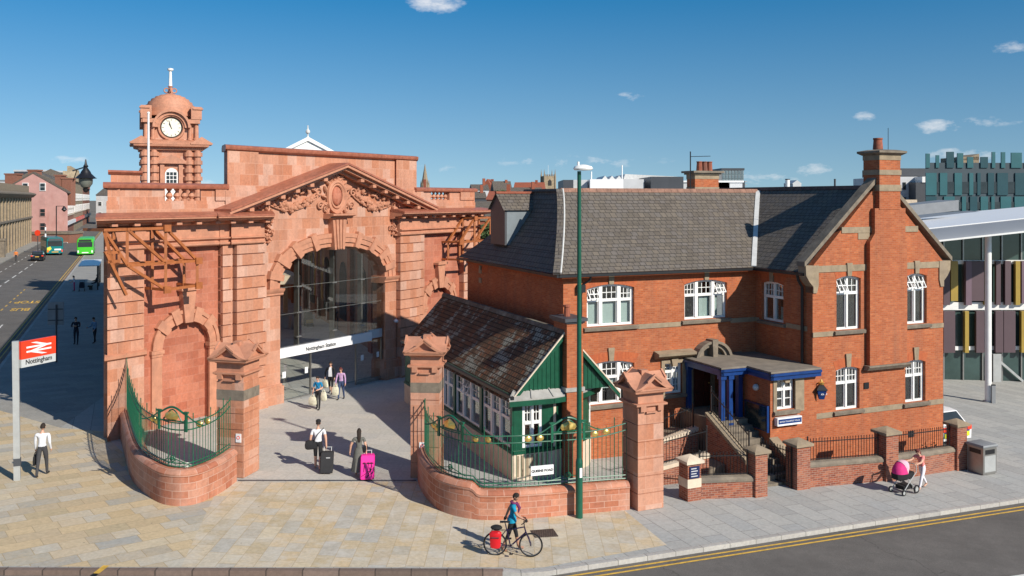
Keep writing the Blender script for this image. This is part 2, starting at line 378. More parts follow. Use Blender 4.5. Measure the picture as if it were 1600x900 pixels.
M['york'] = paving('york_stone_flags', YORK, (.33, .27, .19), 1.05, .5, -66.5, wear=.85, wearcol=(.60, .575, .52), freq=3, squash=.6, mfac=.45, spots=.6, wsc=1.5)
M['york2'] = paving('york_stone_flags_diagonal', [(.47, .38, .24), (.55, .42, .255), (.40, .375, .315), (.58, .49, .345), (.53, .40, .23), (.38, .37, .335), (.57, .465, .32), (.50, .465, .39), (.58, .45, .275)], (.30, .24, .16), 1.15, .6, -15, wear=.7, wearcol=(.52, .40, .25), freq=3, squash=.6, mfac=.6, spots=.6, wsc=1.3)
M['slab'] = paving('grey_pavement_slabs', [(.36, .36, .345), (.40, .40, .38), (.43, .425, .40), (.38, .385, .375)], (.17, .165, .155), 1.5, .72, -90, wear=.5, wearcol=(.47, .45, .41), mfac=.85, spots=.6)
M['fore'] = paving('pale_forecourt_slabs', [(.47, .455, .41), (.51, .49, .445), (.45, .44, .41)], (.32, .30, .26), 1.25, .85, 28, wear=.5, wearcol=(.55, .49, .4), mfac=.5, spots=.5)
M['carr'] = paving('dark_grey_paving', [(.30, .29, .265), (.34, .33, .305), (.27, .265, .25)], (.2, .19, .17), 1.2, .6, -20, wear=.3, wearcol=(.42, .38, .3), mfac=.5)
def Q(u, v, dz=0):
    x = U.x*u+V.x*v; y = U.y*u+V.y*v; return Vector((x, y, gz(x, y)+dz))
def sheet(name, pts, mat, dz, kind='structure'):
    mb = MB(); mb.add([(p[0], p[1], gz(p[0], p[1])+dz) for p in pts], [tuple(range(len(pts)))])
    return tag(mb.build(name, mat), kind=kind)
def strips(name, lines, mat, wdt, dz):
    mb = MB()
    for pts in lines:
        pts = [Vector((p[0], p[1], 0)) for p in pts]
        for p, q in zip(pts, pts[1:]):
            d = (q-p).normalized(); n = Vector((d.y, -d.x, 0))*wdt/2
            mb.add([(r.x, r.y, gz(r.x, r.y)+dz) for r in (p-n, q-n, q+n, p+n)], [(0, 1, 2, 3)])
    return tag(mb.build(name, mat), kind='structure')
mb = MB(); us = [-3000, -400, -60.03, 0, 79.97, 400, 3000]; vv = [-60, 200, 3500]
mb.add([Q(u, v, -.16) for v in vv for u in us], [(j*7+i, j*7+i+1, (j+1)*7+i+1, (j+1)*7+i) for j in range(2) for i in range(6)])
tag(mb.build('ground', basic('distant_ground', (.16, .14, .11), .9, .4, .05)), kind='structure')
mb = MB(); us = [-58, 0, 78]; vv = [-30, 40, 420]
mb.add([Q(u, v, -.12) for v in vv for u in us], [(j*3+i, j*3+i+1, (j+1)*3+i+1, (j+1)*3+i) for j in range(2) for i in range(2)])
tag(mb.build('road', M['asphalt']), kind='structure')
K0 = G(786, 889); K1 = G(0, 887); KR = [K0, G(812, 891.5), G(850, 889), G(1600, 776)]
far = KR[3]+U*45; KR.append(Vector((far.x, far.y, gz(far.x, far.y))))
UC = -6.73
kl = [K0, K1, onG(-15.6, 23.5), onG(-17.4, 24.3), onG(-18.9, 26.1), Q(UC+.15, 34.5), Q(UC, 40), Q(UC, 100), Q(UC, 330)]
def block(name, pts, mat, top=0, bot=-.2):
    mb = MB(); n = len(pts)
    mb.loft([[Vector((p[0], p[1], gz(p[0], p[1])+h)) for p in pts] for h in (bot, top)])
    return tag(mb.build(name, mat), kind='structure')
block('pavement', [p for p in KR[::-1]]+kl[1:]+[Q(30, 330), Q(76, 200), Q(76, 60)], M['slab'])
# far pavement of Carrington side
block('pavement', [Q(-16.6, 20), Q(-16.6, 400), Q(-30, 400), Q(-30, 20)], M['carr'])
gateL, gateR = G(400, 752), G(648, 752)
zone = [G(345, 752), G(283, 889), K0]
lowB = [G(372, 751), G(402, 751), gateR]
sheet('paving', [G(283, 886.5), G(786, 886.5), G(812, 889), G(850, 886.5), G(1042, 851.5), G(975, 797), G(850, 790), G(655, 752.5), G(345, 752.5)], M['york'], .004)
sheet('paving', [G(283, 886.5), G(345, 752.5), G(345, 690), Q(-2.6, 42), Q(UC+.2, 48), Q(UC+.2, 34.5), onG(-18.7, 26.2), onG(-17.3, 24.5), onG(-15.5, 23.7), G(0, 885)], M['york2'], .004)
sheet('paving', [Q(UC+.2, 48), Q(-2.6, 42), Q(-.6, 50), Q(-.6, 330), Q(UC+.2, 330)], M['carr'], .004)
sheet('forecourt', [G(402, 749.5), G(655, 749.5), G(640, 690), Vector((-1, 45, 0)), Vector((-2, 57, 0)), Vector((-16.2, 36, 0)), G(250, 760), G(345, 749.5)], M['fore'], .0045)
strips('drain_channel', [[G(372, 751), G(650, 751)]], M['dkgrey'], .10, .009)
def kerb(name, pts, mat):
    mb = MB(); mb.sweep([Vector(p) for p in pts], [(-.012, -.16), (-.012, .008), (.01, .014), (.20, .014), (.20, -.16)]); return tag(mb.build(name, mat), kind='structure')
def dens(pts, step=1.0):
    o = []
    for p, q in zip(pts, pts[1:]):
        p = Vector(p); q = Vector(q); n = max(1, int((q-p).length/step)); o += [p.lerp(q, i/n) for i in range(n)]
    return o+[Vector(pts[-1])]
M['kerb1'] = bricky('brown_granite_kerb_stones', [(.20, .14, .11), (.25, .18, .145), (.17, .125, .10)], (.08, .06, .05), .95, 5, .02, .8, bmp=.2, wear=.3)
M['kerb2'] = bricky('grey_granite_kerb_stones', [(.44, .42, .39), (.5, .48, .44), (.40, .385, .36)], (.2, .19, .17), .95, 5, .012, .8, bmp=.2, wear=.3, wearcol=(.3, .28, .25))
kerb('kerb', dens([kl[5], kl[4], kl[3], kl[2], K1, K0]), M['kerb1']) if False else None
def kerb_run(pts, mat):
    pts = dens(pts); a = pts[len(pts)//2]; d = pts[len(pts)//2+1]-a
    return kerb('kerb', pts, mat)
kerb_run(kl[::-1][:4]+kl[::-1][4:], M['kerb1'])
kerb_run([p-Vector((0, 0, 0)) for p in KR], M['kerb2'])
# painted lines
nQ = Vector((U.y, -U.x, 0))
def off(p, d): return (p[0]+nQ.x*d, p[1]+nQ.y*d)
b0 = KR[2]-U*6
strips('yellow_line', [[off(b0, .42), off(KR[4], .42)]], M['yellow'], .085, -.112)
strips('yellow_line', [[off(b0, .66), off(KR[4], .66)]], M['yellow'], .085, -.112)
strips('yellow_line', [[Q(UC-.3, 38), Q(UC-.3, 300)]], M['yellow'], .1, -.112)
strips('yellow_line', [[Q(UC-.6, 38), Q(UC-.6, 300)]], M['yellow'], .1, -.112)
strips('lane_dashes', [[Q(-12.6, v), Q(-12.6, v+4)] for v in range(58, 300, 7)], M['roadw'], .14, -.112)
strips('lane_dashes', [[Q(-14.9, v), Q(-14.9, v+2)] for v in range(90, 190, 5)], M['roadw'], .12, -.112)
strips('lane_dashes', [[Q(-8.7, v), Q(-8.7, v+5.5)] for v in (52, 62, 72)], M['roadw'], .10, -.112)
strips('bay_dashes', [[Q(-9.9, v), Q(-9.9, v+1.3)] for v in range(78, 108, 3)]+[[Q(-9.9, 78), Q(-9.0, 78)], [Q(-9.9, 108), Q(-8, 108)]], M['yellow'], .12, -.112)
strips('white_mark', [[G(1580, 897), G(1640, 888)]], M['roadw'], .22, -.112)
strips('yellow_dab', [[G(150, 897), G(166, 884.5)]], M['yellow'], .16, .018); strips('yellow_dab', [[G(84, 903), G(92, 896)]], M['yellow'], .14, -.112)
ob = text('road_lettering', 'BUS', 1.9, None, 0, 0, 0, M['yellow'], None, ext=.0, flat=lambda x, y, z: Q(-8.5+.0-x*.45, 88.5-y*1.5, -.112), bold=.05); tag(ob, kind='structure')
ob = text('road_lettering', 'STOP', 1.9, None, 0, 0, 0, M['yellow'], None, ext=.0, flat=lambda x, y, z: Q(-8.5+.0-x*.45, 94.5-y*1.5, -.112), bold=.05); tag(ob, kind='structure')
M['patch'] = asphalt('asphalt_repair', (.082, .078, .072))
for k_, (u0_, v0_, u1_, v1_) in enumerate(((14.5, 8.2, 19.2, 9.4), (21, 5.6, 22.6, 7.0), (26, 7.8, 33, 8.6))): sheet('road_patch', [Q(u0_, v0_), Q(u1_, v0_+.1), Q(u1_+.1, v1_), Q(u0_-.1, v1_)], M['patch'], -.1175)
sheet('road_patch', [Q(-14, 92), Q(-12.9, 92), Q(-12.9, 118), Q(-14, 118)], M['patch'], -.1175)
mb = MB(); c = G(850, 834); mb.box(yawfr(c, 12), -.36, .36, -.3, .3, .002, .022)
tag(mb.build('manhole_cover', bricky('cast_iron_grid', [(.11, .085, .07), (.16, .12, .1)], (.03, .025, .02), .06, .06, .014, .6, bmp=.5), None, c), 'small rusty iron inspection cover set in the sandstone flags by the bicycle', 'manhole cover')
# ================================================================= STATION ENTRANCE
S = Fr((-11.4, 43.3), (.541, .841), (-.841, .541))
TC = 4.0
st = thing('station_building', onG(*S(TC, 0, 0).xy), 'red terracotta station entrance with pedimented arch and a glass screen', 'station')
def mir(a): return 2*TC-a
def both(fn):
    fn(lambda a: a); fn(mir)
HW, RISE, SPR = 3.85, 1.85, 5.65
def arch_pts(hw, rise, n=28, ex=2.25):
    o = []
    for i in range(n+1):
        t = PI*i/n; c, s = math.cos(t), math.sin(t)
        o.append((TC-math.copysign(abs(c)**(2/ex), c)*hw, SPR+abs(s)**(2/ex)*rise))
    return o
zl = lambda a: gz(*S(a, 0, 0).xy)-.3
# main wall with arch opening
mb = MB(); n = 28; ip = arch_pts(HW+.02, RISE+.02, n)
mb.strip(S, ip, [(a, 9.0) for a, z in ip], 0, .8)
for f in (lambda a: a, mir):
    mb.box(S, *sorted((f(-3.3), f(.15))), 0, .8, -.6, 9.0)
wall = mb.build('front_wall', M['terra'], st)
SL = Fr((-11.4, 43.3), (.541, .841), (-.841, .541)); SL.b = S.b+S.a*.675   # left end returns follow the road
# wings: recessed red panels with blind arch niches
NC, NHW, NSPR, NR = -5.05, 1.72, 3.55, 1.1
def niche_pts(hw, rise, c=NC, n=18): return [(c-math.copysign(abs(math.cos(PI*i/n))**(2/2.1), math.cos(PI*i/n))*hw, NSPR+abs(math.sin(PI*i/n))**(2/2.1)*rise) for i in range(n+1)]
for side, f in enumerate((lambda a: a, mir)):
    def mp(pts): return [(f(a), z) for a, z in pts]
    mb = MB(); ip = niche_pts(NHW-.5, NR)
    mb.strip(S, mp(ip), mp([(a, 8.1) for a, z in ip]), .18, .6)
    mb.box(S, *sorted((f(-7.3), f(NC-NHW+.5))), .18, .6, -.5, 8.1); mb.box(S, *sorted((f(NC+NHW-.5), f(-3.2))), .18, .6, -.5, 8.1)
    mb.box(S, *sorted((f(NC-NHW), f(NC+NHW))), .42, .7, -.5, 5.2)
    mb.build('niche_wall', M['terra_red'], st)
    mb = MB(); inn, ou = niche_pts(NHW-.5, NR), niche_pts(NHW, NR+.52)
    mb.strip(S, mp(inn), mp(ou), .06, .3); mid = niche_pts(NHW-.16, NR+.36)
    mb.strip(S, mp(mid), mp(ou), .0, .1); mid2 = niche_pts(NHW-.33, NR+.18); mb.strip(S, mp(inn), mp(mid2), .09, .13)
    for sg in (-1, 1):   # jambs and imposts
        a0, a1 = sorted((f(NC+sg*(NHW-.5)), f(NC+sg*NHW))); mb.box(S, a0, a1, .08, .3, -.5, NSPR-.12); mb.box(S, a0-.06, a1+.06, .0, .3, NSPR-.14, NSPR+.02); mb.box(S, a0-.02, a1+.02, .04, .3, NSPR-.26, NSPR-.14)
    for k in (4, 7, 11, 14):     # raised blocks of the niche arch
        a, b = inn[k], ou[k]; dx, dz = b[0]-a[0], b[1]-a[1]; l = math.hypot(dx, dz); dx, dz = dx/l, dz/l
        q = [(a[0]-dx*.02-dz*.16, a[1]-dz*.02+dx*.16), (a[0]-dx*.02+dz*.16, a[1]-dz*.02-dx*.16), (b[0]+dx*.1+dz*.21, b[1]+dz*.1-dx*.21), (b[0]+dx*.1-dz*.21, b[1]+dz*.1+dx*.21)]
        mb.az(S, mp(q), -.04, .25)
    na = mb.build('niche_arch', M['terra_p'], st)
    mb = MB(); top = NSPR+NR
    mb.az(S, mp([(NC-.2, top-.05), (NC+.2, top-.05), (NC+.36, top+1.35), (NC-.36, top+1.35)]), -.12, .3)
    mb.az(S, mp([(NC-.46, top+1.35), (NC+.46, top+1.35), (NC+.46, top+1.47), (NC+.3, top+1.55), (NC-.3, top+1.55), (NC-.46, top+1.47)]), -.22, .3)
    mb.build('niche_keystone', M['terra_p'], st)
# rusticated pilasters, piers
def rust(name, a0, a1, proj, z0, z1, step=.53, back=.6, S=S):
    mb = MB(); z = z0
    while z < z1-.05:
        h = min(step, z1-z); mb.box(S, a0, a1, -proj, back, z+.0, z+h-.05); z += h
    mb.box(S, a0+.05, a1-.05, -proj+.075, back, z0, z1-.01)
    return mb.build(name, M['terra'], st)
for f in (lambda a: a, mir):
    Sx = SL if f(0) == 0 else S
    rust('corner_pier', *sorted((f(-8.85), f(-7.2))), .2, 3.7, 7.95, .53, .4, Sx)
    mb = MB(); a0, a1 = sorted((f(-8.85), f(-7.2))); mb.box(Sx, a0-.0, a1, -.22, .4, -.5, 3.55); mb.build('pier_base', M['terra'], st)
    mb = MB(); mb.bz(Sx, [(-.22, 3.5), (-.36, 3.58), (-.38, 3.7), (-.2, 3.76), (.35, 3.76), (.35, 3.5)], a0-.12, a1+.12); mb.build('pier_moulding', M['terra_p'], st)
    rust('pilaster', *sorted((f(-2.65), f(-.9))), .34, 1.1, 7.9, .53)
    rust('pilaster', *sorted((f(-3.3), f(-2.75))), .16, 1.1, 7.9, .53)
    # arch jamb pilaster
    mb = MB(); a0, a1 = sorted((f(-.78), f(.15))); mb.box(S, a0, a1, -.12, .8, 1.0, SPR-.34)
    mb.build('arch_jamb', M['terra'], st)
    mb = MB(); mb.ab(S, [(a0-.12, .8), (a0-.12, -.26), (a1+.12, -.26), (a1+.12, .8)], -.5, .95); mb.box(S, a0-.06, a1+.06, -.2, .8, .95, 1.05)
    b0_, b1_ = sorted((f(-3.4), f(-.9))); mb.box(S, b0_-.02, b1_, -.46, .5, -.5, .9); mb.box(S, b0_, b1_, -.40, .5, .9, 1.1)
    mb.build('plinth', M['terra'], st)
    mb = MB(); mb.bz(S, [(-.12, SPR-.36), (-.2, SPR-.3), (-.2, SPR-.22), (-.3, SPR-.1), (-.32, SPR), (.8, SPR), (.8, SPR-.36)], a0-.14, a1+.14); mb.build('impost', M['terra_p'], st)
    # entablature bands above the pilasters and wing
    for (x0, x1, pr) in ((-8.95, -7.1, .24), (-7.1, -3.3, .20), (-3.36, -2.7, .24), (-2.75, -.8, .42)):
        c0, c1 = sorted((f(x0), f(x1))); mb = MB()
        mb.bz(Sx, [(-pr, 7.9), (-pr-.05, 7.95), (-pr-.05, 8.02), (-pr+.04, 8.06), (-pr+.04, 8.12), (-pr-.1, 8.2), (-pr-.1, 8.25), (-pr+.04, 8.27), (-pr+.04, 8.85), (.7, 8.85), (.7, 7.9)], c0, c1)
        mb.build('entablature', M['terra_p'], st)
# cornice: (t range, overhang)
CPROF = lambda o: [(.7, 8.83), (.02-o*.25, 8.83), (-o*.35, 8.9), (-o*.35, 8.98), (-o*.8, 9.03), (-o*.85, 9.1), (-o, 9.14), (-o, 9.22), (-o*.6, 9.3), (.7, 9.34)]
for f in (lambda a: a, mir):
    Sx = SL if f(0) == 0 else S
    for x0, x1, o in ((-9.3, -3.2, .95), (-3.55, -.35, 1.1)):
        a0, a1 = sorted((f(x0), f(x1))); mb = MB(); mb.bz(Sx, [(b, z+(.004 if x1 > -3 else 0)) for b, z in CPROF(o)], a0, a1); mb.build('cornice', M['terra_p'], st)
        mb = MB(); mb.bz(Sx, [(-o-.02, 9.2), (-o-.02, 9.27), (-o*.6, 9.37), (-.1, 9.42), (-.1, 9.3)], a0-.02, a1+.02); mb.build('cornice_capping', M['terra_d'], st)
        k = a0+.2
        while k < a1-.2: mb = MB(); mb.box(S, k, k+.26, -o*.72, -.2, 8.88, 9.0); mb.build('modillion', M['terra_p'], st); k += 1.0
# blocking wall above the cornice, balustrade
for f in (lambda a: a, mir):
    Sx = SL if f(0) == 0 else S
    B0, B1 = -6.25, -4.35   # baluster opening
    mb = MB()
    mb.box(Sx, *sorted((f(-8.9), f(-2.8))), .12, .7, 9.3, 9.75); mb.box(Sx, *sorted((f(-8.9), f(-2.8))), .17, .66, 9.75, 9.9)
    mb.box(Sx, *sorted((f(-8.85), f(B0))), .2, .65, 9.9, 10.42); mb.box(Sx, *sorted((f(B1), f(-2.8))), .2, .65, 9.9, 10.42)
    mb.box(Sx, *sorted((f(-3.55), f(-2.9))), .1, .7, 9.9, 10.42)
    if f is mir: mb.box(Sx, mir(-7.3)-.0, mir(-8.8), .1, .72, 9.9, 10.42)
    mb.build('parapet', M['terra'], st)
    mb = MB(); a0, a1 = sorted((f(-9.05), f(-2.8))); mb.bz(Sx, [(.06, 10.42), (.02, 10.5), (.02, 10.58), (.2, 10.66), (.6, 10.66), (.8, 10.58), (.8, 10.42)], a0, a1); mb.build('parapet_coping', M['terra_d'], st)
    for k in range(5):
        a = f(B0+(k+.5)*(B1-B0)/5); mb = MB()
        mb.lathe(S(a, .42, 9.9), [(.13, 0), (.13, .05), (.07, .08), (.155, .2), (.13, .28), (.065, .38), (.06, .42), (.11, .46), (.12, .52)], 10); mb.build('baluster', M['terra_p'], st)
mb = MB(); rp0, rp1 = SL.A(173, 1.2), SL.A(219, 1.2); mb.box(SL, rp0, rp1, 1.2, 1.9, 9.0, 11.0); mb.build('roof_pier', M['terra'], st)
mb = MB(); mb.bz(SL, [(1.16, 11.0), (1.06, 11.1), (1.06, 11.18), (2.0, 11.18), (2.0, 11.0)], rp0-.12, rp1+.12); mb.build('roof_pier_coping', M['terra_d'], st)
# attic block
mb = MB(); A0, A1 = -2.85, 10.85
mb.box(SL, A0, A1, .35, 1.5, 9.3, 12.2)
for f in (lambda a: a, mir):
    a0, a1 = sorted((f(A0-.03), f(-1.05))); mb.box(SL, a0, a1, .2, 1.5, 9.31, 12.195); mb.box(SL, a0-.12, a1+.12, .08, 1.6, 9.3, 10.35); mb.box(SL, a0-.06, a1+.06, .14, 1.55, 10.35, 10.5)
mb.build('attic_wall', M['terra'], st)
mb = MB(); mb.bz(SL, [(.3, 12.18), (.12, 12.26), (.08, 12.36), (.08, 12.44), (.5, 12.5), (1.6, 12.5), (1.75, 12.4), (1.75, 12.2)], A0-.14, A1+.14)
mb.build('attic_coping', M['terra_d'], st)
# pediment
PE, PA, PB = 7.4, 11.62, 9.3
mb = MB(); mb.az(S, [(TC-PE+.3, 9.0), (TC+PE-.3, 9.0), (TC+PE-.3, 9.4), (TC, PA), (TC-PE+.3, 9.4)], -.02, .34); mb.build('pediment_wall', M['terra'], st)
for sg in (-1, 1):
    e = (TC+sg*(PE+.15), PB); p = (TC, PA); sl_ = (PA-PB)/(PE+.15)
    def rk(o0, o1, h0, h1, name, mat):
        mb = MB(); mb.az(S, [(e[0], e[1]+h0), (p[0], p[1]+h0), (p[0], p[1]+h1), (e[0], e[1]+h1)], o0, o1); return mb.build(name, mat, st)
    rk(-.75, .4, -.16, -.02, 'raking_cornice', M['terra_p']); rk(-.95, .4, -.02, .12, 'raking_cornice', M['terra_p']); rk(-.42, .0, -.32, -.16, 'raking_cornice', M['terra_p'])
    rk(-1.0, .45, .12, .22, 'raking_coping', M['terra_d'])
    k = .5
    while k < PE-.3:
        mb = MB(); a = e[0]-sg*k; z = PB+sl_*k; mb.az(S, [(a-.13, z-.13*sl_*-sg*-1*0-.34), (a+.13, z-.34), (a+.13, z-.17), (a-.13, z-.17)], -.72, -.1); k += .95
        mb.build('modillion', M['terra_p'], st)
# arch ring
inn, ou = arch_pts(HW, RISE, 28), arch_pts(HW+.74, RISE+.7, 28); m1 = arch_pts(HW+.25, RISE+.22, 28); m2 = arch_pts(HW+.52, RISE+.48, 28)
mb = MB(); mb.strip(S, inn, ou, -.1, .8); mb.strip(S, m1, ou, -.18, -.08); mb.strip(S, m2, ou, -.22, -.15); mb.build('arch_moulding', M['terra_p'], st)
for k in (2, 5, 8, 11, 17, 20, 23, 26):
    a, b = inn[k], ou[k]; dx, dz = b[0]-a[0], b[1]-a[1]; l = math.hypot(dx, dz); dx, dz = dx/l, dz/l
    q = [(a[0]-dx*.04-dz*.15, a[1]-dz*.04+dx*.15), (a[0]-dx*.04+dz*.15, a[1]-dz*.04-dx*.15), (b[0]+dx*.09+dz*.2, b[1]+dz*.09-dx*.2), (b[0]+dx*.09-dz*.2, b[1]+dz*.09+dx*.2)]
    mb = MB(); mb.az(S, q, -.27, .3); mb.build('voussoir', M['terra_p'], st)
mb = MB(); mb.az(S, [(TC-.36, 7.35), (TC+.36, 7.35), (TC+.52, 8.95), (TC-.52, 8.95)], -.38, .3)
for k in (-.2, 0, .2): mb.az(S, [(TC+k*.85-.06, 7.4), (TC+k*.85+.06, 7.4), (TC+k*1.3+.09, 8.9), (TC+k*1.3-.09, 8.9)], -.46, -.3)
mb.bz(S, [(-.4, 8.95), (-.5, 9.0), (-.5, 9.05), (-.75, 9.12), (-.75, 9.2), (.1, 9.22), (.1, 8.95)], TC-.85, TC+.85); mb.build('keystone', M['terra_p'], st)
# cartouche and swags
rnd = random.Random(3)
mb = MB(); mb.ball(S(TC, -.12, 10.12), .36, .2, .5, 14, 10, Matrix((S.a, S.b, Z)).transposed()); mb.build('oval_boss', M['terra_red'], st)
mb = MB()
ring = [S(TC+.62*math.cos(t)*(1+.06*math.cos(3*t)), -.14, 10.08+.78*math.sin(t)) for t in [2*PI*i/28 for i in range(29)]]
mb.tube(ring, .13, 6); mb.tube([S(TC+.46*math.cos(2*PI*i/24), -.16, 10.12+.6*math.sin(2*PI*i/24)) for i in range(25)], .07, 6)
def leafb(a, z, s): 
    t = rnd.uniform(0, PI); m = Matrix((S.a*math.cos(t)+Z*math.sin(t), S.b, Z*math.cos(t)-S.a*math.sin(t))).transposed()
    mb.ball(S(a, -.1, z), s*1.5, .16, s*.75, 7, 5, m)
def scroll(a, z, r, turns=1.6, sg=1, th=.06):
    pts = [S(a+sg*r*(1-i/26*.85)*math.cos(turns*2*PI*i/26), -.13, z+r*(1-i/26*.85)*math.sin(turns*2*PI*i/26)) for i in range(27)]
    mb.tube(pts, [th*(1-.4*i/26) for i in range(27)], 6)
for i in range(16):
    t = 2*PI*i/16; leafb(TC+(.86+.1*rnd.random())*math.cos(t), 10.08+(.98+.1*rnd.random())*math.sin(t), .12)
for sg in (-1, 1):
    scroll(TC+sg*.75, 9.5, .3, 1.5, sg); scroll(TC+sg*.55, 10.85, .2, 1.5, -sg); scroll(TC+sg*1.15, 9.62, .22, 1.5, -sg); scroll(TC+sg*1.25, 10.3, .24, 1.4, sg)
for i in range(14): leafb(TC+rnd.uniform(-.45, .45), 11.02+rnd.uniform(-.1, .14), .1)
mb.build('cartouche', M['terra_p'], st)
for sg in (-1, 1):
    mb = MB()
    # drape tail lines and fruit swag from (1.2,10.3) down to (3.2,9.3) up to (5,9.8)
    for i in range(64):
        u_ = rnd.random(); a = 1.35+u_*3.1; z = 10.25-.42*u_-3.0*u_*(1-u_)*.62+rnd.uniform(-.2, .2)*(math.sin(PI*u_)*.9+.15); s = .07+.09*math.sin(PI*u_)*rnd.random()
        mb.ball(S(TC+sg*a, -.06-.14*rnd.random(), z), s, s, s*rnd.uniform(.8, 1.2), 6, 5)
    for k in (-.13, .12): mb.tube([S(TC+sg*(1.3+3.2*i/20), -.1, 10.25+k-.42*i/20-3.0*(i/20)*(1-i/20)*.62) for i in range(21)], .05, 5)
    scroll(TC+sg*2.2, 10.35, .22, 1.3, sg, .05); scroll(TC+sg*3.2, 10.1, .2, 1.3, -sg, .05); scroll(TC+sg*3.75, 10.0, .16, 1.3, sg, .05); scroll(TC+sg*4.75, 9.86, .25, 1.6, sg, .06); scroll(TC+sg*5.1, 9.62, .17, 1.4, -sg, .05)
    for i in range(8): leafb(TC+sg*(1.6+i*.42), 10.42-i*.085+rnd.uniform(-.05, .05), .1)
    mb.build('swag', M['terra_p'], st)
    mb = MB(); a = TC+sg*4.6
    mb.tube([S(a+.08*math.sin(i*1.1), -.1, 9.8-.16*i) for i in range(12)], .05, 5)
    for i in range(16): leafb(a+rnd.uniform(-.22, .22), 9.5-.105*i, .075)
    scroll(a-.25*sg, 8.35, .18, 1.3, sg, .04); scroll(a+.25*sg, 8.2, .14, 1.3, -sg, .04); scroll(a, 8.7, .16, 1.5, sg, .04)
    mb.build('ribbon_drop', M['terra_p'], st)
# glass screen
SG = Fr(S(0, -.45, 0), (S.a.x, S.a.y), (S.b.x, S.b.y))
mb = MB(); gp = arch_pts(HW-.05, RISE-.03, 20)
mb.strip(SG, [(a, 2.55) for a, z in gp], gp, .62, .64)
mb.build('glass_screen', M['bigglass'], st)
mb = MB()
for a in (TC-2.35, TC+.15, TC+2.3):
    mb.box(SG, a-.03, a+.03, .64, .95, 2.6, SPR+RISE-.15-.16*abs(a-TC))
    for z in (3.1, 4.3, 5.6): mb.box(SG, a-.16, a+.16, .58, .7, z-.03, z+.03); mb.tube([SG(a, .7, z), SG(a, .95, z)], .05, 6)
for z in (4.3, 5.63): mb.box(SG, TC-HW, TC+HW, .63, .65, z-.012, z+.012)
mb.build('glass_fin', M['steel'], st)
mb = MB(); mb.box(SG, TC-HW-.05, TC+2.85, .42, .62, 2.22, 2.68); mb.build('fascia_sign', M['signw'], st)
mb = MB(); mb.box(SG, TC+2.85, TC+HW, .55, .75, 2.3, 2.75); mb.build('fascia_return', M['ltgrey'], st)
text('sign_lettering', 'Nottingham Station', .27, SG, SG.A(511), .412, 2.35, M['dkgrey'], st, ext=.006, bold=.006)
for nm, x0, x1 in (('left', TC-HW-.02, TC-1.55), ('right', TC+1.75, TC+HW)):
    mb = MB(); mb.box(SG, x0+.05, x1-.05, .60, .615, .1, 2.2); d = mb.build('door_leaf', M['bigglass'], st)
    mb = MB()
    for a in (x0, x1-.06): mb.box(SG, a, a+.06, .56, .66, -.02, 2.22)
    mb.box(SG, x0+.06, x1-.06, .56, .66, -.02, .12); 
    mb.build('frame', M['steel'], d)
    mb = MB(); mb.box(SG, x0+.4, x0+.62, .585, .597, 1.2, 1.5); mb.box(SG, x1-.42, x1-.22, .585, .597, 1.2, 1.5); mb.build('notice', M['signw'], d)
# concourse seen through the screen
IQ = Fr((-11.4, 43.3), U, V); ci = S(TC, 0, 0)
IN = Fr(S(-1.5, .85, 0), (S.a.x, S.a.y), (V.x, V.y))   # skewed room: along facade, going back along V
mb = MB(); mb.ab(IN, [(-1.2, 0), (14, 0), (14, 46), (-1.2, 46)], -.3, .012); 
fl = mb.build('concourse_floor', paving('concourse_paving', [(.50, .48, .45), (.54, .52, .49), (.47, .45, .43)], (.2, .19, .18), 1.2, .6, 20, wear=.2), st)
mb = MB(); mb.box(IN, -1.2, 14, 45.8, 46.2, -.3, 8.5); mb.box(IN, 11.9, 12.3, 0, 46, -.3, 8.5); mb.box(IN, -1.4, -1.2, 0, 46, -.3, 8.5); mb.build('concourse_wall', bricky('brown_concourse_brick', [(.42, .22, .135), (.50, .27, .165), (.46, .24, .15)], (.36, .27, .2), .24, .08, .01, .85, wear=.3), st)
mb = MB()
for b in (6, 12, 18, 24, 30, 36, 42): mb.box(IN, 11.5, 11.95, b, b+.9, 0, 7.5)
mb.build('concourse_pier', M['brick'], st)
WF = Fr(IN(11.88, 0, 0), (V.x, V.y), (S.a.x, S.a.y))
for i, b in enumerate((9.4, 15.4, 21.4, 27.4, 33.4)):
    mb = MB(); mb.az(WF, [(b-1.1, 1.0), (b+1.1, 1.0), (b+1.1, 4.2)]+[(b+1.1*math.cos(PI*q/8), 4.2+1.1*math.sin(PI*q/8)) for q in range(1, 8)]+[(b-1.1, 4.2)], -.06, .02); mb.build('arched_window', M['dark'] if i else M['bgglass'], st)
mb = MB(); mb.box(IN, -1.2, 14, .0, 1.2, 8.6, 8.75); mb.box(IN, -1.2, .2, 1.2, 46, 8.6, 8.75); mb.box(IN, 11.5, 14, 1.2, 46, 8.6, 8.75)
for b in range(3, 46, 4): mb.box(IN, .2, 11.5, b, b+.15, 8.6, 8.8)
mb.build('concourse_roof', M['ltgrey'], st)
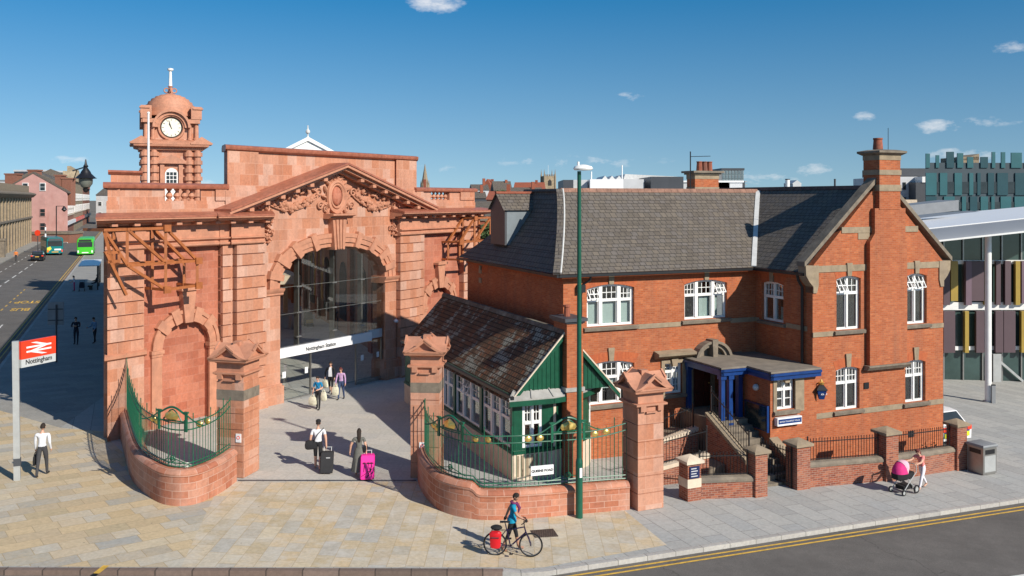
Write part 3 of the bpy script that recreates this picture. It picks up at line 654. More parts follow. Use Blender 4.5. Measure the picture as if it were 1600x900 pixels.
# side walls and flat roof of the station running back along the road
CL = S(-8.83, .3, 0); CR = S(16.8, .5, 0)
mb = MB()
SV = Fr(CL, (V.x, V.y), (U.x, U.y))
mb.box(SV, .2, 60, 0, .6, -.3, 9.0); mb.box(SV, .2, 60, .15, .6, 9.0, 10.4)
mb.build('side_wall', M['terra'], st)
mb = MB(); mb.bz(SV, [(-.12, 9.0), (-.12, 9.25), (.3, 9.35), (.3, 8.85), (-.05, 8.85)], .6, 60); mb.bz(SV, [(0, 10.4), (0, 10.62), (.7, 10.62), (.7, 10.4)], .2, 60); mb.build('side_cornice', M['terra_d'], st)
mb = MB(); BR = Fr(CR, (V.x, V.y), (-U.x, -U.y)); mb.box(BR, .2, 52, 0, .5, -.8, 9.2); mb.build('side_wall', M['terra_red'], st)
mb = MB(); mb.box(SV, 50, 60, .6, 22, 8.5, 9.1); mb.build('flat_roof', M['lead'], st)
# white glazed gable over the roof
gp_ = P(481, 236, 66); gf = yawfr((gp_.x, gp_.y), 20)
mb = MB(); gz0 = gp_.z
mb.az(gf, [(-2.6, 9), (2.6, 9), (2.6, gz0-.35), (0, gz0+.95), (-2.6, gz0-.35)], 0, .2); mb.az(gf, [(-2.9, gz0-.5), (-2.6, gz0-.55), (0, gz0+.75), (2.6, gz0-.55), (2.9, gz0-.5), (0, gz0+1.05)], -.15, 12)
gab = mb.build('roof_gable', M['white'], st)
mb = MB(); tp = gf(0, 0, gz0+1.0); mb.lathe(tp, [(.12, 0), (.05, .1), (.05, .25), (.16, .35), (.16, .5), (.05, .62), (.03, .9)], 8); mb.build('finial', M['ltlead'], gab)
g2 = P(350, 282, 52); gf2 = yawfr((g2.x, g2.y), 57)
mb = MB(); mb.az(gf2, [(-1.0, 9), (1.5, 9), (1.5, 11.4), (-1.0, 10.3)], 0, .4); mb.build('glazed_roof', M['galv'], st)
# --- interior things
kp = P(425, 440, 69)
k = thing('cafe_kiosk', (kp.x, kp.y, .012), 'cream cafe kiosk behind the glass at the left of the concourse', 'kiosk'); kf = Fr((P(425, 440, 68).x, 68), (1, .25), (V.x, V.y))
mb = MB(); mb.box(kf, -3, 2.1, 0, 6, 3.45, 4.1); mb.build('canopy', M['cream'], k)
mb = MB()
for a in (-2.8, 1.9):
    for b in (.2, 5.8): mb.box(kf, a-.16, a+.16, b-.16, b+.16, .012, 3.45)
mb.build('post_frame', M['cream'], k)
mb = MB(); mb.box(kf, -2.6, 1.3, .5, 1.3, .012, 1.05); mb.box(kf, -2.7, 1.4, .4, 1.4, 1.05, 1.12); mb.build('counter', M['galv'], k)
for i, (a, b, lab, mt) in enumerate(((463, 516, 'blue and white folding advert board on the concourse floor behind glass', M['ltgrey']), (482, 512, 'black folding menu board with yellow strip behind the glass screen', M['black']))):
    p = G(a, b); p.z = .012; ab = thing('advert_board', p, lab, 'advert board'); f = yawfr((p.x, p.y, .012), 40)
    mb = MB(); mb.bz(f, [(-.28, 0), (-.25, 0), (.01, 1.1), (-.02, 1.1)], -.32, .32); mb.build('panel', mt, ab)
    mb = MB(); mb.bz(f, [(.28, 0), (.25, 0), (.03, 1.1), (.06, 1.1)], -.32, .32); mb.build('panel', mt, ab)
    if i: mb = MB(); mb.bz(f, [(-.27, .3), (-.2, .55), (-.19, .55), (-.26, .3)], -.3, .3); mb.build('strip', M['yellow'], ab)
cq = S(TC+HW+.75, -.12, 3.1); t = thing('security_camera', cq, 'small white dome security camera on the right jamb of the station arch', 'camera')
mb = MB(); mb.ball(cq+S.b*-.16, .12, .12, .1, 12, 8); mb.build('dome', M['signw'], t); mb = MB(); mb.tube([cq, cq+S.b*-.16+Z*.12], .035, 8); mb.build('arm', M['signw'], t)
# ---------------------------------------------------------------- steel trusses on the wing corners
def truss(label, f):
    c = S(f(-7.5), -.9, 0); t = thing('steel_truss', (c.x, c.y, 6.8), label, 'steel frame')
    a0, a1, a2, am = f(-9.75), f(-5.45), f(-7.0), f(-9.0)
    zt, zm, zb = 8.78, 7.35, 6.55
    for bb in (-1.15, -.28):
        inner = bb > -1
        mb = MB(); B_ = lambda p, q, w_=.11: mb.bar(S(p[0], bb, p[1]), S(q[0], bb, q[1]), w_)
        B_((a0, zt), (a2, zt)); B_((a2, zt), (a1, zm)); B_((f(-8.75), zm), (a1, zm)); B_((a1, zm), (a1, zb-.3)); B_((a2, zt), (a2, zb-.35)); B_((f(-8.75), zt), (f(-8.75), zm))
        if inner: mb.build('side_frame', M['rust'], t); continue
        B_((a0, zt), (f(-8.75), zm)); B_((f(-8.75), zt), (a2, zm)); B_((f(-8.75), zm), (a2, zb-.3)); B_((a2, zb-.3), (a1, zb-.25)); B_((a0, zt), (f(-9.3), 7.2))
        B_((f(-9.65), 7.9), (f(-9.1), 7.9)); B_((f(-9.6), 7.55), (f(-9.1), 7.55)); B_((f(-9.1), 7.95), (f(-9.1), 7.5)); B_((f(-9.7), 7.95), (f(-8.8), 6.2))
        mb.build('side_frame', M['rust'], t)
    for a, z in ((a0, zt), (a2, zt), (a1, zm), (a1, zb-.25), (a2, zb-.3), (f(-8.75), zm), (f(-8.75), zt)):
        mb = MB(); mb.bar(S(a, -1.25, z), S(a, .15, z), .11)
        if a in (a1, a2): mb.box(S, a-.16, a+.16, -1.3, -1.22, z-.14, z+.14)
        mb.build('cross_member', M['rust'], t)
truss('large orange brown steel truss bracing the left corner under the cornice', lambda a: a)
truss('orange brown steel truss beside the slate roof at the right end of the station', mir)
# flagpole and wall lantern
fp = P(232, 285, 42); fp.z = 9.1
t = thing('flagpole', fp, 'slim white flagpole standing behind the station balustrade', 'flagpole')
mb = MB(); mb.tube([fp, Vector((fp.x, fp.y, 13.95))], [.07, .045], 8); mb.build('pole', M['white'], t); mb = MB(); mb.ball(Vector((fp.x, fp.y, 14.0)), .07); mb.build('finial', M['white'], t)
l0 = S(-8.85, 2.4, 10.95); ld = S.a*-1
t = thing('wall_lantern', l0, 'dark globe lantern hanging from a bracket off the station roof pier', 'lantern')
lp_ = P(134, 262, l0.y-1.6); lp_.z = 11.25
mb = MB(); mb.tube([l0+Z*.2, lp_+Z*.0], .03, 6); mb.tube([l0-Z*.25, l0.lerp(lp_, .3)+Z*.1], .018, 5); mb.build('bracket', M['black'], t)
mb = MB(); mb.lathe(lp_, [(.02, .3), (.05, .1), (.1, .02), (.06, -.02), (.18, -.2), (.2, -.26), (.36, -.42), (.42, -.45), (.3, -.47)][::-1], 14); mb.build('hood', M['black'], t)
mb = MB(); mb.lathe(lp_, [(.03, -.86), (.16, -.8), (.25, -.66), (.26, -.47)], 14); mb.build('bowl', basic('smoked_lantern_glass', (.14, .15, .13), .15, .2), t)
mb = MB(); mb.lathe(lp_, [(.02, -1.02), (.08, -.98), (.12, -.86), (.02, -.84)], 10); mb.build('base_cap', M['black'], t)
# ---------------------------------------------------------------- clock tower
tb = P(268, 250, 80); T = Fr((tb.x, tb.y), (U.x, U.y), (V.x, V.y)); T.o = tb-V*0; T.o.z = 0
ct = thing('clock_tower', onG(tb.x, tb.y+2.5), 'terracotta clock tower with a domed top rising behind the station', 'clock tower')
tz = lambda py: ZC-(py-HY)/F*80.
hw = 2.35; zc0, zc1 = tz(231), tz(222)
cp = (0, 2.35)
mb = MB(); mb.box(T, -hw, hw, 0, 2*hw, gz(tb.x, tb.y)-.5, zc0); mb.build('shaft', M['terra'], ct)
for cx, cy in ((-1, 0), (1, 0), (1, 1), (-1, 1)):
    mb = MB(); X, Y_ = cx*(hw-.15), (.2 if cy == 0 else 2*hw-.2)
    for dx in (0, -cx*.75):
        o = T(X+dx, Y_ - (.25 if cy == 0 else -.25), 0); z = 8.0
        mb.lathe(Vector((o.x, o.y, z)), [(.3, 0), (.3, zc0-z-.05)], 10)
        while z < zc0-.3: mb.lathe(Vector((o.x, o.y, z)), [(.44, 0), (.44, .36)], 10); z += .72
    mb.build('banded_column', M['terra_p'], ct)
mb = MB()
def sq(h, z): return [T(a, b+hw, z) for a, b in ((-h, -h), (h, -h), (h, h), (-h, h))]
mb.loft([sq(hw+.35, zc0-.2), sq(hw+.4, zc0), sq(hw+.75, zc0+.1), sq(hw+.8, zc0+.3), sq(hw+.5, zc0+.45), sq(hw-.2, zc0+.75)]); mb.build('lower_cornice', M['terra_p'], ct)
for cx in (-1, 1):
    for cy in (-1, 1):
        mb = MB(); x0, x1 = sorted((cx*(hw-.75), cx*(hw+1.05))); b0_ = hw+cy*(hw+.85); b1_ = hw+cy*(hw-.8)
        mb.az(T, [(x0, zc0+.3), (x1, zc0+.3), (x1+.05, zc0+.42), ((x0+x1)/2, zc0+1.0), (x0-.05, zc0+.42)], b0_, b1_); mb.build('corner_pediment', M['terra_p'], ct)
# window with pediment
mb = MB(); zs = tz(268)
mb.box(T, -.95, -.6, -.22, .1, 8.2, zs+.7); mb.box(T, .6, .95, -.22, .1, 8.2, zs+.7); mb.az(T, [(-1.25, zs+.7), (1.25, zs+.7), (1.25, zs+.9), (0, zs+1.5), (-1.25, zs+.9)], -.4, .1); mb.build('window_surround', M['terra_p'], ct)
mb = MB(); pts = [(-.55, 8.2)]+[(-.55*math.cos(PI*i/10), zs-.25+.55*math.sin(PI*i/10)) for i in range(11)]+[(.55, 8.2)]; mb.az(T, pts, -.05, .05); wn = mb.build('window', M['white'], ct)
mb = MB()
for i in range(3):
    for j in range(4): mb.box(T, -.42+i*.3, -.18+i*.3, -.07, -.055, zs-1.35+j*.34, zs-1.08+j*.34) if j < 4 else None
mb.build('pane', M['bgglass'], wn)
# clock stage
h2 = 2.0; z2, z3 = zc0+.7, tz(186)
mb = MB(); mb.box(T, -h2, h2, hw-h2, hw+h2, z2, z3); mb.build('clock_stage', M['terra'], ct)
for cx in (-1, 1):
    for cy in (-1, 1):
        mb = MB(); o = T(cx*(h2+.12), hw+cy*(h2+.12), 0)
        mb.lathe(Vector((o.x, o.y, z2)), [(.28, 0), (.28, .2), (.2, .25), (.18, z3-z2-.35), (.28, z3-z2-.2), (.3, z3-z2)], 10)
        o2 = T(cx*(h2-.45), hw+cy*(h2+.15), 0); mb.lathe(Vector((o2.x, o2.y, z2)), [(.22, 0), (.22, .2), (.16, .25), (.15, z3-z2-.35), (.24, z3-z2)], 10); mb.build('column', M['terra_p'], ct)
        mb = MB(); mb.box(T, *sorted((cx*(h2+.55), cx*(h2-.35))), *sorted((hw+cy*(h2+.55), hw+cy*(h2-.35))), z3+.02, z3+1.15); mb.box(T, *sorted((cx*(h2+.65), cx*(h2-.2))), *sorted((hw+cy*(h2+.65), hw+cy*(h2-.2))), z3+.9, z3+1.05); mb.build('corner_block', M['terra_p'], ct)
mb = MB(); 
for k in range(2):
    f = T if k == 0 else Fr(T(-hw, hw, 0), (-V.x, -V.y), (U.x, U.y))
    bb = hw-h2 if k == 0 else hw-h2
    zk = tz(199)
    rg = lambda r0, r1, n=16: ([(r0*math.cos(PI-PI*i/n), zk+r0*math.sin(PI*i/n)) for i in range(n+1)], [(r1*math.cos(PI-PI*i/n), zk+r1*math.sin(PI*i/n)) for i in range(n+1)])
    mb.strip(f, *rg(1.12, 1.4), bb-.35, bb+.3); mb.strip(f, *rg(1.4, 1.6), bb-.6, bb+.3)
    for sg in (-1, 1): mb.box(f, *sorted((sg*1.3, sg*(h2+.4))), bb-.5, bb+.3, z3-.35, z3-.0)
    mb.tube([f(1.05*math.cos(2*PI*i/32), bb-.1, zk+1.05*math.sin(2*PI*i/32)) for i in range(33)], .12, 6)
mb.build('clock_hood', M['terra_p'], ct)
for k in range(2):
    f = T if k == 0 else Fr(T(-hw, hw, 0), (-V.x, -V.y), (U.x, U.y)); bb = hw-h2; zk = tz(199)
    mb = MB(); mb.az(f, [(.86*math.cos(2*PI*i/28), zk+.86*math.sin(2*PI*i/28)) for i in range(28)], bb-.12, bb); dial = mb.build('clock_dial', M['clockface'], ct)
    mb = MB()
    mb.tube([f(.87*math.cos(2*PI*i/32), bb-.13, zk+.87*math.sin(2*PI*i/32)) for i in range(33)], .045, 6)
    for i in range(12):
        t_ = PI*i/6; mb.bar(f(.62*math.sin(t_), bb-.13, zk+.62*math.cos(t_)), f(.78*math.sin(t_), bb-.13, zk+.78*math.cos(t_)), .085, .02)
    mb.build('numeral_ring', M['ink'], dial)
    for t_, l_, w_ in ((-R(28), .42, .1), (-R(18), .68, .07)):
        mb = MB(); mb.bar(f(-.12*math.sin(t_), bb-.16, zk-.12*math.cos(t_)), f(l_*math.sin(t_), bb-.16, zk+l_*math.cos(t_)), w_, .02); mb.build('hand', M['ink'], dial)
oc = T(0, hw, 0); zd = z3+.3; dr = 2.32
mb = MB(); mb.lathe(Vector((oc.x, oc.y, zd)), [(dr-.1, .02), (dr+.05, .06), (dr+.05, .12)]+[q for i in range(1, 9) for q in ((dr*math.cos(PI/2*(i-.5)/8.6)+.03, 2.15*math.sin(PI/2*(i-.06)/8.6)), (dr*math.cos(PI/2*i/8.6), 2.15*math.sin(PI/2*i/8.6)))], 28); mb.build('dome', M['terra_p'], ct)
ztop = zd+2.05
mb = MB(); mb.lathe(Vector((oc.x, oc.y, ztop)), [(.5, 0), (.45, .12), (.2, .2), (.16, .75), (.26, .8), (.1, .9)], 10)
for i in range(4):
    t_ = PI/2*i+.4; c_ = Vector((oc.x+.34*math.cos(t_), oc.y+.34*math.sin(t_), ztop+.45)); mb.torus(c_, Vector((-math.sin(t_), math.cos(t_), 0)), .2, .06, 12, 5)
mb.build('lantern_finial', M['terra_p'], ct)
mb = MB(); mb.tube([Vector((oc.x, oc.y, ztop+.85)), Vector((oc.x, oc.y, tz(105)))], [.16, .11], 8); mb.lathe(Vector((oc.x, oc.y, tz(105))), [(.24, 0), (.27, .05), (.27, .18), (.15, .22)], 10); mb.build('finial_pole', M['white'], ct)
# ================================================================= BRICK BUILDING
B = Fr((10.36, 38.16), U, V)
bb_ = thing('brick_building', onG(*B(-3, -1, 0).xy), 'two storey orange red brick building with slate roof, gable and blue porch', 'building')
def wall(mb, fr, a0, a1, z0, z1, b0, b1, ops):
    aa = sorted({a0, a1}|{x for o in ops for x in o[:2]}); zz = sorted({z0, z1}|{x for o in ops for x in o[2:4]})
    for i in range(len(aa)-1):
        j = 0
        while j < len(zz)-1:
            am, zm = (aa[i]+aa[i+1])/2, (zz[j]+zz[j+1])/2
            if any(o[0] < am < o[1] and o[2] < zm < o[3] for o in ops): j += 1; continue
            k = j
            while k+1 < len(zz)-1 and not any(o[0] < am < o[1] and o[2] < (zz[k+1]+zz[k+2])/2 < o[3] for o in ops): k += 1
            mb.box(fr, aa[i], aa[i+1], b0, b1, zz[j], zz[k+1]); j = k+1
    for o in ops:
        r = o[4] if len(o) > 4 else 0
        if r:
            n = 8; c = (o[0]+o[1])/2; h = (o[1]-o[0])/2
            lo = [(c+h*(2*i/n-1), o[3]-r*(2*i/n-1)**2) for i in range(n+1)]
            mb.strip(fr, lo, [(a, o[3]) for a, _ in lo], b0, b1)
def window(par, fr, o, style, b=0, dep=.13, sill=True, key=True, blind=None, name='window', opened=(), wood=None, surround=True, back=1.3):
    """o=(a0,a1,z0,z1,rise). style: list of light widths, transom fraction, top grid, bottom grid"""
    a0, a1, z0, z1 = o[:4]; r = o[4] if len(o) > 4 else 0; wood = wood or M['white']
    n = 8; c = (a0+a1)/2; h = (a1-a0)/2
    top = lambda a: z1-r*((a-c)/h)**2
    f0, f1 = b+dep, b+dep+.09
    mb = MB(); lights, tr, tg, bg_ = style; t = .075
    mb.box(fr, a0, a0+t, f0, f1, z0, top(a0+t)); mb.box(fr, a1-t, a1, f0, f1, z0, top(a1-t)); mb.box(fr, a0+t, a1-t, f0, f1, z0, z0+.09)
    lo = [(a0+t+(a1-a0-2*t)*i/n, 0) for i in range(n+1)]; mb.strip(fr, [(a, top(a)-.09) for a, _ in lo], [(a, top(a)) for a, _ in lo], f0, f1)
    zt = z0+(z1-z0)*tr; tot = sum(lights); x = a0+t; iw = a1-a0-2*t; spans = []
    for i, l_ in enumerate(lights):
        x1 = x+iw*l_/tot; mu = .15 if len(lights) == 3 else .08
        if i < len(lights)-1: mb.box(fr, x1-mu/2, x1+mu/2, f0-.04, f1-.003, z0+.09, top(x1)-.06)
        spans.append((x+(mu/2 if i else 0), x1-(mu/2 if i < len(lights)-1 else 0))); x = x1
    for s0, s1 in spans:
        mb.box(fr, s0, s1, f0-.02, f1-.006, zt-.06, zt+.05)
        for sgn in (s0, s1-.035): mb.box(fr, sgn, sgn+.035, f0+.01, f1-.012, z0+.09, top(sgn+.02)-.05)
    for li, (s0, s1) in enumerate(spans):
        hi = min(top(s0), top(s1))-.08
        for (nx, nz), (q0, q1), kk in ((tg, (zt+.05, hi), 1), (bg_, (z0+.09, zt-.06), 0)):
            sh = .0
            for i in range(1, nx): a = s0+(s1-s0)*i/nx; mb.box(fr, a-.013, a+.013, f0+.02, f1-.02, q0, q1+(.1 if kk and r else 0))
            for j in range(1, nz): zq = q0+(q1-q0)*j/nz; mb.box(fr, s0, s1, f0+.02, f1-.02, zq-.013, zq+.013)
            if kk and li in opened:   # tilted open sash
                mb.loft([[fr(s0+.02, f0-.22, q0+.02), fr(s1-.02, f0-.22, q0+.02), fr(s1-.02, f0-.22, q0+.07), fr(s0+.02, f0-.22, q0+.07)], [fr(s0+.02, f0+.0, q0+.0+.02), fr(s1-.02, f0, q0+.02), fr(s1-.02, f0, q0+.07), fr(s0+.02, f0, q0+.07)]]) if 0 else None
                for aa in (s0+.02, s1-.05, (s0+s1)/2-.015): mb.bar(fr(aa+.015, f0-.2, q0+.03), fr(aa+.015, f0+.02, q1-.02), .035)
                for tt in (0.02, .5): mb.bar(fr(s0+.02, f0-.2+.22*tt, q0+.03+(q1-q0)*tt), fr(s1-.02, f0-.2+.22*tt, q0+.03+(q1-q0)*tt), .035)
    w_ = mb.build(name, wood, par)
    mb = MB(); lo = [(a0+.03+(a1-a0-.06)*i/n, 0) for i in range(n+1)]
    mb.strip(fr, [(a, z0+.04) for a, _ in lo], [(a, top(a)-.03) for a, _ in lo], f0+.045, f0+.05); mb.build('pane', M['glass'], w_)
    mb = MB(); eb = .6 if back > 1 else .05; mb.box(fr, a0-eb, a1+eb, f1+back, f1+back+.06, z0-eb, z1+eb*.8); mb.build('room_backing', M['room'], w_)
    if blind:
        for i, (s0, s1) in enumerate(spans):
            if i in blind:
                x0, x1, q0, q1 = blind[i]
                mb = MB(); mb.box(fr, s0+(s1-s0)*x0, s0+(s1-s0)*x1, f1+.06, f1+.075, z0+.05+(zt-z0)*q0, z0+(zt-z0)*q1); mb.build('blind', M['blind'], w_)
    if sill:
        mb = MB(); mb.bz(fr, [(-.12, z0-.16), (-.14, z0-.05), (-.1, z0-.03), (dep, z0+.0), (dep, z0-.16)], a0-.16, a1+.16) if b == 0 else mb.box(fr, a0-.16, a1+.16, b-.14, b+dep, z0-.16, z0-.01)
        mb.build('sill', M['stone_d'], w_)
    if key:
        mb = MB(); mb.az(fr, [(c-.1, z1+.0), (c+.1, z1+.0), (c+.14, z1+.52), (c-.14, z1+.52)], b-.07, b+.1); mb.build('keystone', M['stone'], w_)
        mb = MB(); nn = 8; lo = [(a0-.02+(a1-a0+.04)*i/nn) for i in range(nn+1)]
        mb.strip(fr, [(a, top(max(a0, min(a1, a)))) for a in lo], [(a+(a-c)*.18, top(max(a0, min(a1, a)))+.36) for a in lo], b-.006, b+.05); mb.build('brick_arch', M['gauged'], w_)
    return w_
def OP(fr, b, p0, p1, yt, yb, r=0):
    a0, a1 = fr.A(p0, b), fr.A(p1, b); am = (a0+a1)/2
    return (a0, a1, fr.z(am, b, yb), fr.z(am, b, yt), r)
EZ = 7.12
# openings
w1 = OP(B, 0, 917, 991, 444, 509, .16); w2 = OP(B, 0, 1069.5, 1136, 437, 498, .16)
w3 = (w1[0], w1[1], B.z(-6, 0, 627), B.z(-6, 0, 561), .16)
wd = OP(B, 0, 1038, 1066, 567, 615)
mb = MB(); wall(mb, B, -9.12, 0, -1.2, EZ, 0, .3, [w1, w2, w3, wd]); mb.build('front_wall', M['brick'], bb_)
SW = Fr(B(-9.12, 0, 0), V, U)
ws = OP(SW, 0, 741.5, 762, 421, 474, .1)
mb = MB(); wall(mb, SW, 0.3, 10.6, -1.2, EZ, 0, .3, [ws]); mb.build('side_wall', M['brick'], bb_)
GL = Fr(B(0, 0, 0), -V, U)   # left wall of gable wing, a from inner corner towards street
w4 = OP(GL, 0, 1190, 1224, 440, 502, .1)
mb = MB(); wall(mb, GL, 0, 3.18, -1.2, EZ, 0, .3, [w4]); mb.build('wing_side_wall', M['brick'], bb_)
GW = 6.98; GF = Fr(B(0, -3.48, 0), U, V)
g5 = OP(GF, 0, 1307, 1345, 431, 515, .12); g6 = OP(GF, 0, 1415, 1448, 427, 506, .12)
g7 = OP(GF, 0, 1306, 1343, 573, 640, .12); g8 = OP(GF, 0, 1414.5, 1446, 562, 628, .12)
EG, AP = 7.35, 10.72; gc = GW/2
mb = MB(); wall(mb, GF, 0, GW, -1.6, EG, 0, .3, [g5, g6, g7, g8])
mb.az(GF, [(0, EG), (GW, EG), (gc, AP)], 0, .3); mb.build('gable_wall', M['brick'], bb_)
mb = MB(); mb.box(GF, GW-.3, GW, .3, 13, -1.6, EZ); mb.build('wing_side_wall', M['brick'], bb_)
T3 = ([1, 1.45, 1], .63, (2, 2), (1, 1)); T2 = ([1, 1], .60, (2, 2), (1, 1))
T3b = ([1, 1.45, 1], .62, (3, 2), (1, 1))
window(bb_, B, w1, T3b, blind={0: (0, 1, 0, 1), 1: (0, 1, 0, 1), 2: (0, 1, 0, 1)}, opened=(0,))
window(bb_, B, w2, T3b, blind={1: (.25, 1, 0, 1), 2: (0, .5, 0, 1)}, opened=(2,))
window(bb_, B, w3, T3b, blind={1: (0, 1, .5, 1)}, opened=(2,))
window(bb_, B, wd, ([1, 1], .72, (2, 2), (2, 3)), key=False, sill=True, back=.9)
window(bb_, SW, ws, ([1, 1], .55, (1, 1), (1, 1)), key=True)
window(bb_, GL, w4, ([1, 1], .62, (3, 2), (1, 1)), blind={1: (.3, 1, 0, .6)})
window(bb_, GF, g5, ([1, 1], .68, (2, 2), (1, 1)), opened=(0,)); window(bb_, GF, g6, ([1, 1], .68, (2, 2), (1, 1)), opened=(0, 1))
window(bb_, GF, g7, ([1, 1], .63, (3, 2), (1, 1))); window(bb_, GF, g8, ([1, 1], .63, (3, 2), (1, 1)))
# string courses (butted between sills)
def course(fr, spans, z0, z1, pr=.03, name='string_course'):
    for a0, a1 in spans: mb = MB(); mb.box(fr, a0, a1, -pr, .12, z0, z1); mb.build(name, M['stone'], bb_)
zs = w1[2]
course(B, [(w1[1]+.17, w2[0]-.17), (w2[1]+.17, 0)], zs-.2, zs-.01)
course(GL, [(0.0, w4[0]-.17), (w4[1]+.17, 3.18)], zs-.2, zs-.01)
course(GF, [(0, g5[0]-.17), (g5[1]+.17, 2.72), (4.72, g6[0]-.17), (g6[1]+.17, GW)], g5[2]-.2, g5[2]-.01)
course(GF, [(0, g7[0]-.17), (g7[1]+.17, g8[0]-.17), (g8[1]+.17, GW)], g7[2]-.22, g7[2]-.01)
course(GF, [(0.0, 2.72), (4.72, GW)], 7.1, 7.36)
course(GF, [(1.45, 3.15), (4.72, GW-1.45)], 8.62, 8.86)
course(GF, [(2.3, 2.9), (4.3, 4.75)], 8.36, 8.61, .024)
# kneelers, gable copings
for a in (0, GW):
    sg = 1 if a == 0 else -1; mb = MB()
    mb.az(GF, [(a, 6.3), (a+sg*.18, 6.3), (a+sg*.26, 6.6), (a+sg*.26, 7.38), (a-sg*.38, 7.38), (a-sg*.36, 7.0), (a-sg*.2, 6.75), (a, 6.55)], -.05, .4); mb.build('kneeler', M['stone'], bb_)
    mb = MB(); e = (a-sg*.45, EG+.0); p = (gc, AP+.38); mb.az(GF, [(e[0], e[1]), (gc, AP+.17), p, (e[0], e[1]+.19)], -.07, .40); mb.build('gable_coping', M['stone_d'], bb_)
# chimney breast and stack on the gable
mb = MB(); zb = 3.3
mb.box(GF, 2.72, 4.72, -.22, .1, zb, 8.25); mb.box(GF, 2.98, 4.62, -.22, .1, 8.25, 9.6); mb.az(GF, [(2.98, 8.25), (2.72, 8.25), (2.98, 8.6)], -.22, .1); mb.build('chimney_breast', M['brick'], bb_)
mb = MB(); mb.bz(GF, [(-.32, zb), (-.32, zb-.06), (-.2, zb-.2), (.0, zb-.2), (0, zb)], 2.6, 4.84); mb.build('corbel_sill', M['stone_d'], bb_)
k0, k1 = 3.2, 4.32
mb = MB(); mb.box(GF, k0, k1, -.24, .62, 9.55, 11.75)
st_ = mb.build('chimney', M['brick'], bb_)
mb = MB(); mb.box(GF, k0-.03, k1+.03, -.27, .65, 10.3, 10.55); mb.box(GF, k0-.03, k1+.03, -.27, .65, 10.95, 11.15); mb.box(GF, k0-.02, k1+.02, -.26, .64, 11.55, 11.75); mb.build('stone_band', M['stone'], st_)
mb = MB(); mb.loft([[GF(a, b, z) for a, b in ((k0-o, -.24-o), (k1+o, -.24-o), (k1+o, .62+o), (k0-o, .62+o))] for o, z in ((.04, 11.75), (.18, 11.84), (.18, 11.92), (-.1, 11.98))]); mb.build('chimney_cap', M['stone_d'], st_)
pp = GF((k0+k1)/2-.2, .2, 12.0); mb = MB(); mb.lathe(pp, [(.2, 0), (.17, .38), (.19, .4), (.19, .46), (.13, .46)], 12); mb.build('chimney_pot', M['pot'], st_)
mb = MB(); q = GF(k1-.1, .3, 11.9); mb.tube([q, q+Z*1.0], .012, 4); mb.build('aerial', M['black'], st_)
# ---- roofs
def slope(name, quadrows, mat, thick=.08, par=bb_):
    """grid of points (rows of equal length) -> thick sheet"""
    mb = MB(); m = len(quadrows[0]); vs = [p for r_ in quadrows for p in r_]; nv = len(vs); fs = []
    for i in range(len(quadrows)-1):
        for j in range(m-1): fs.append((i*m+j, i*m+j+1, (i+1)*m+j+1, (i+1)*m+j))
    mb.add(vs, fs); return mb.build(name, mat, par)
a0, bf, bk = -9.5, -.32, 10.9; RZ = 10.36; zE = EZ-.02
NL = 9
def ringpt(h):
    sF = 1-(1-h)**1.06; sL = 1-(1-h)**1.2; sB = 1-(1-h)**2.2
    return (a0+2.25*sL, bf+4.35*sF, bk-3.1*sB, zE+(RZ-zE)*h)
rr = [ringpt(i/NL) for i in range(NL+1)]
slope('front_roof', [[B(a, b, z), B(3.6, b, z)] for a, b, _, z in rr], M['slate'])
slope('left_roof', [[B(a, b, z), B(a, k, z)] for a, b, k, z in rr], M['slate'])
slope('back_roof', [[B(a, k, z), B(3, k, z)] for a, b, k, z in rr], M['slate'])
mb = MB(); t = rr[-1]; mb.box(B, t[0]+.05, 3, t[1]+.05, t[2]-.05, RZ-.1, RZ-.03); mb.build('roof_flat', M['lead'], bb_)
mb = MB(); 
for i in range(30):
    x0 = t[0]+(3.3-t[0])*i/30; x1 = t[0]+(3.3-t[0])*(i+.97)/30; mb.az(Fr(B(0, t[1], 0), V, U), [(-.13, RZ-.09), (.13, RZ-.02), (.08, RZ+.08), (-.03, RZ+.09)], x0, x1)
mb.build('ridge_capping', basic('red_brown_ridge', (.25, .13, .09), .8, .4, 3), bb_)
mb = MB()
for i in range(14):
    z0 = RZ-.1-(i)*.0; y0 = t[1]+(t[2]-t[1])*i/14; mb.az(Fr(B(t[0], y0, 0), U, V), [(-.12, RZ-.05), (.12, RZ-.05), (.06, RZ+.07), (-.06, RZ+.07)], 0, (t[2]-t[1])/14*.97)
mb.build('ridge_capping', M['slate'], bb_)
hp = [B(ringpt(i/18)[0], ringpt(i/18)[1], ringpt(i/18)[3]+.03) for i in range(19)]
mb = MB()
for i in range(18): mb.bar(hp[i]+U*-.07, hp[i].lerp(hp[i+1], .97)+U*-.07, .26, .09)
mb.build('hip_capping', M['slate'], bb_)
mb = MB(); mb.tube([p+U*.10-V*.03+Z*.03 for p in hp], .035, 6); mb.build('hip_mortar', M['ltlead'], bb_)
# gable wing roof
re = 10.48
wl = lambda h: (-.32+(gc+.32)*(1-(1-h)**1.05), zE+(re-zE)*h)
slope('wing_roof', [[B(wl(i/6)[0], -3.2, wl(i/6)[1]), B(wl(i/6)[0], 9.5, wl(i/6)[1])] for i in range(7)], M['slate'])
slope('wing_roof', [[B(GW-wl(i/6)[0], -3.2, wl(i/6)[1]), B(GW-wl(i/6)[0], 12, wl(i/6)[1])] for i in range(7)], M['slate'])
mb = MB()
for i in range(26): mb.az(Fr(B(gc, -3.0+i*.5, 0), U, V), [(-.14, re-.1), (.14, re-.1), (.07, re+.06), (-.07, re+.06)], 0, .485)
mb.build('ridge_capping', basic('dark_brown_ridge', (.13, .075, .06), .8, .4, 3), bb_)
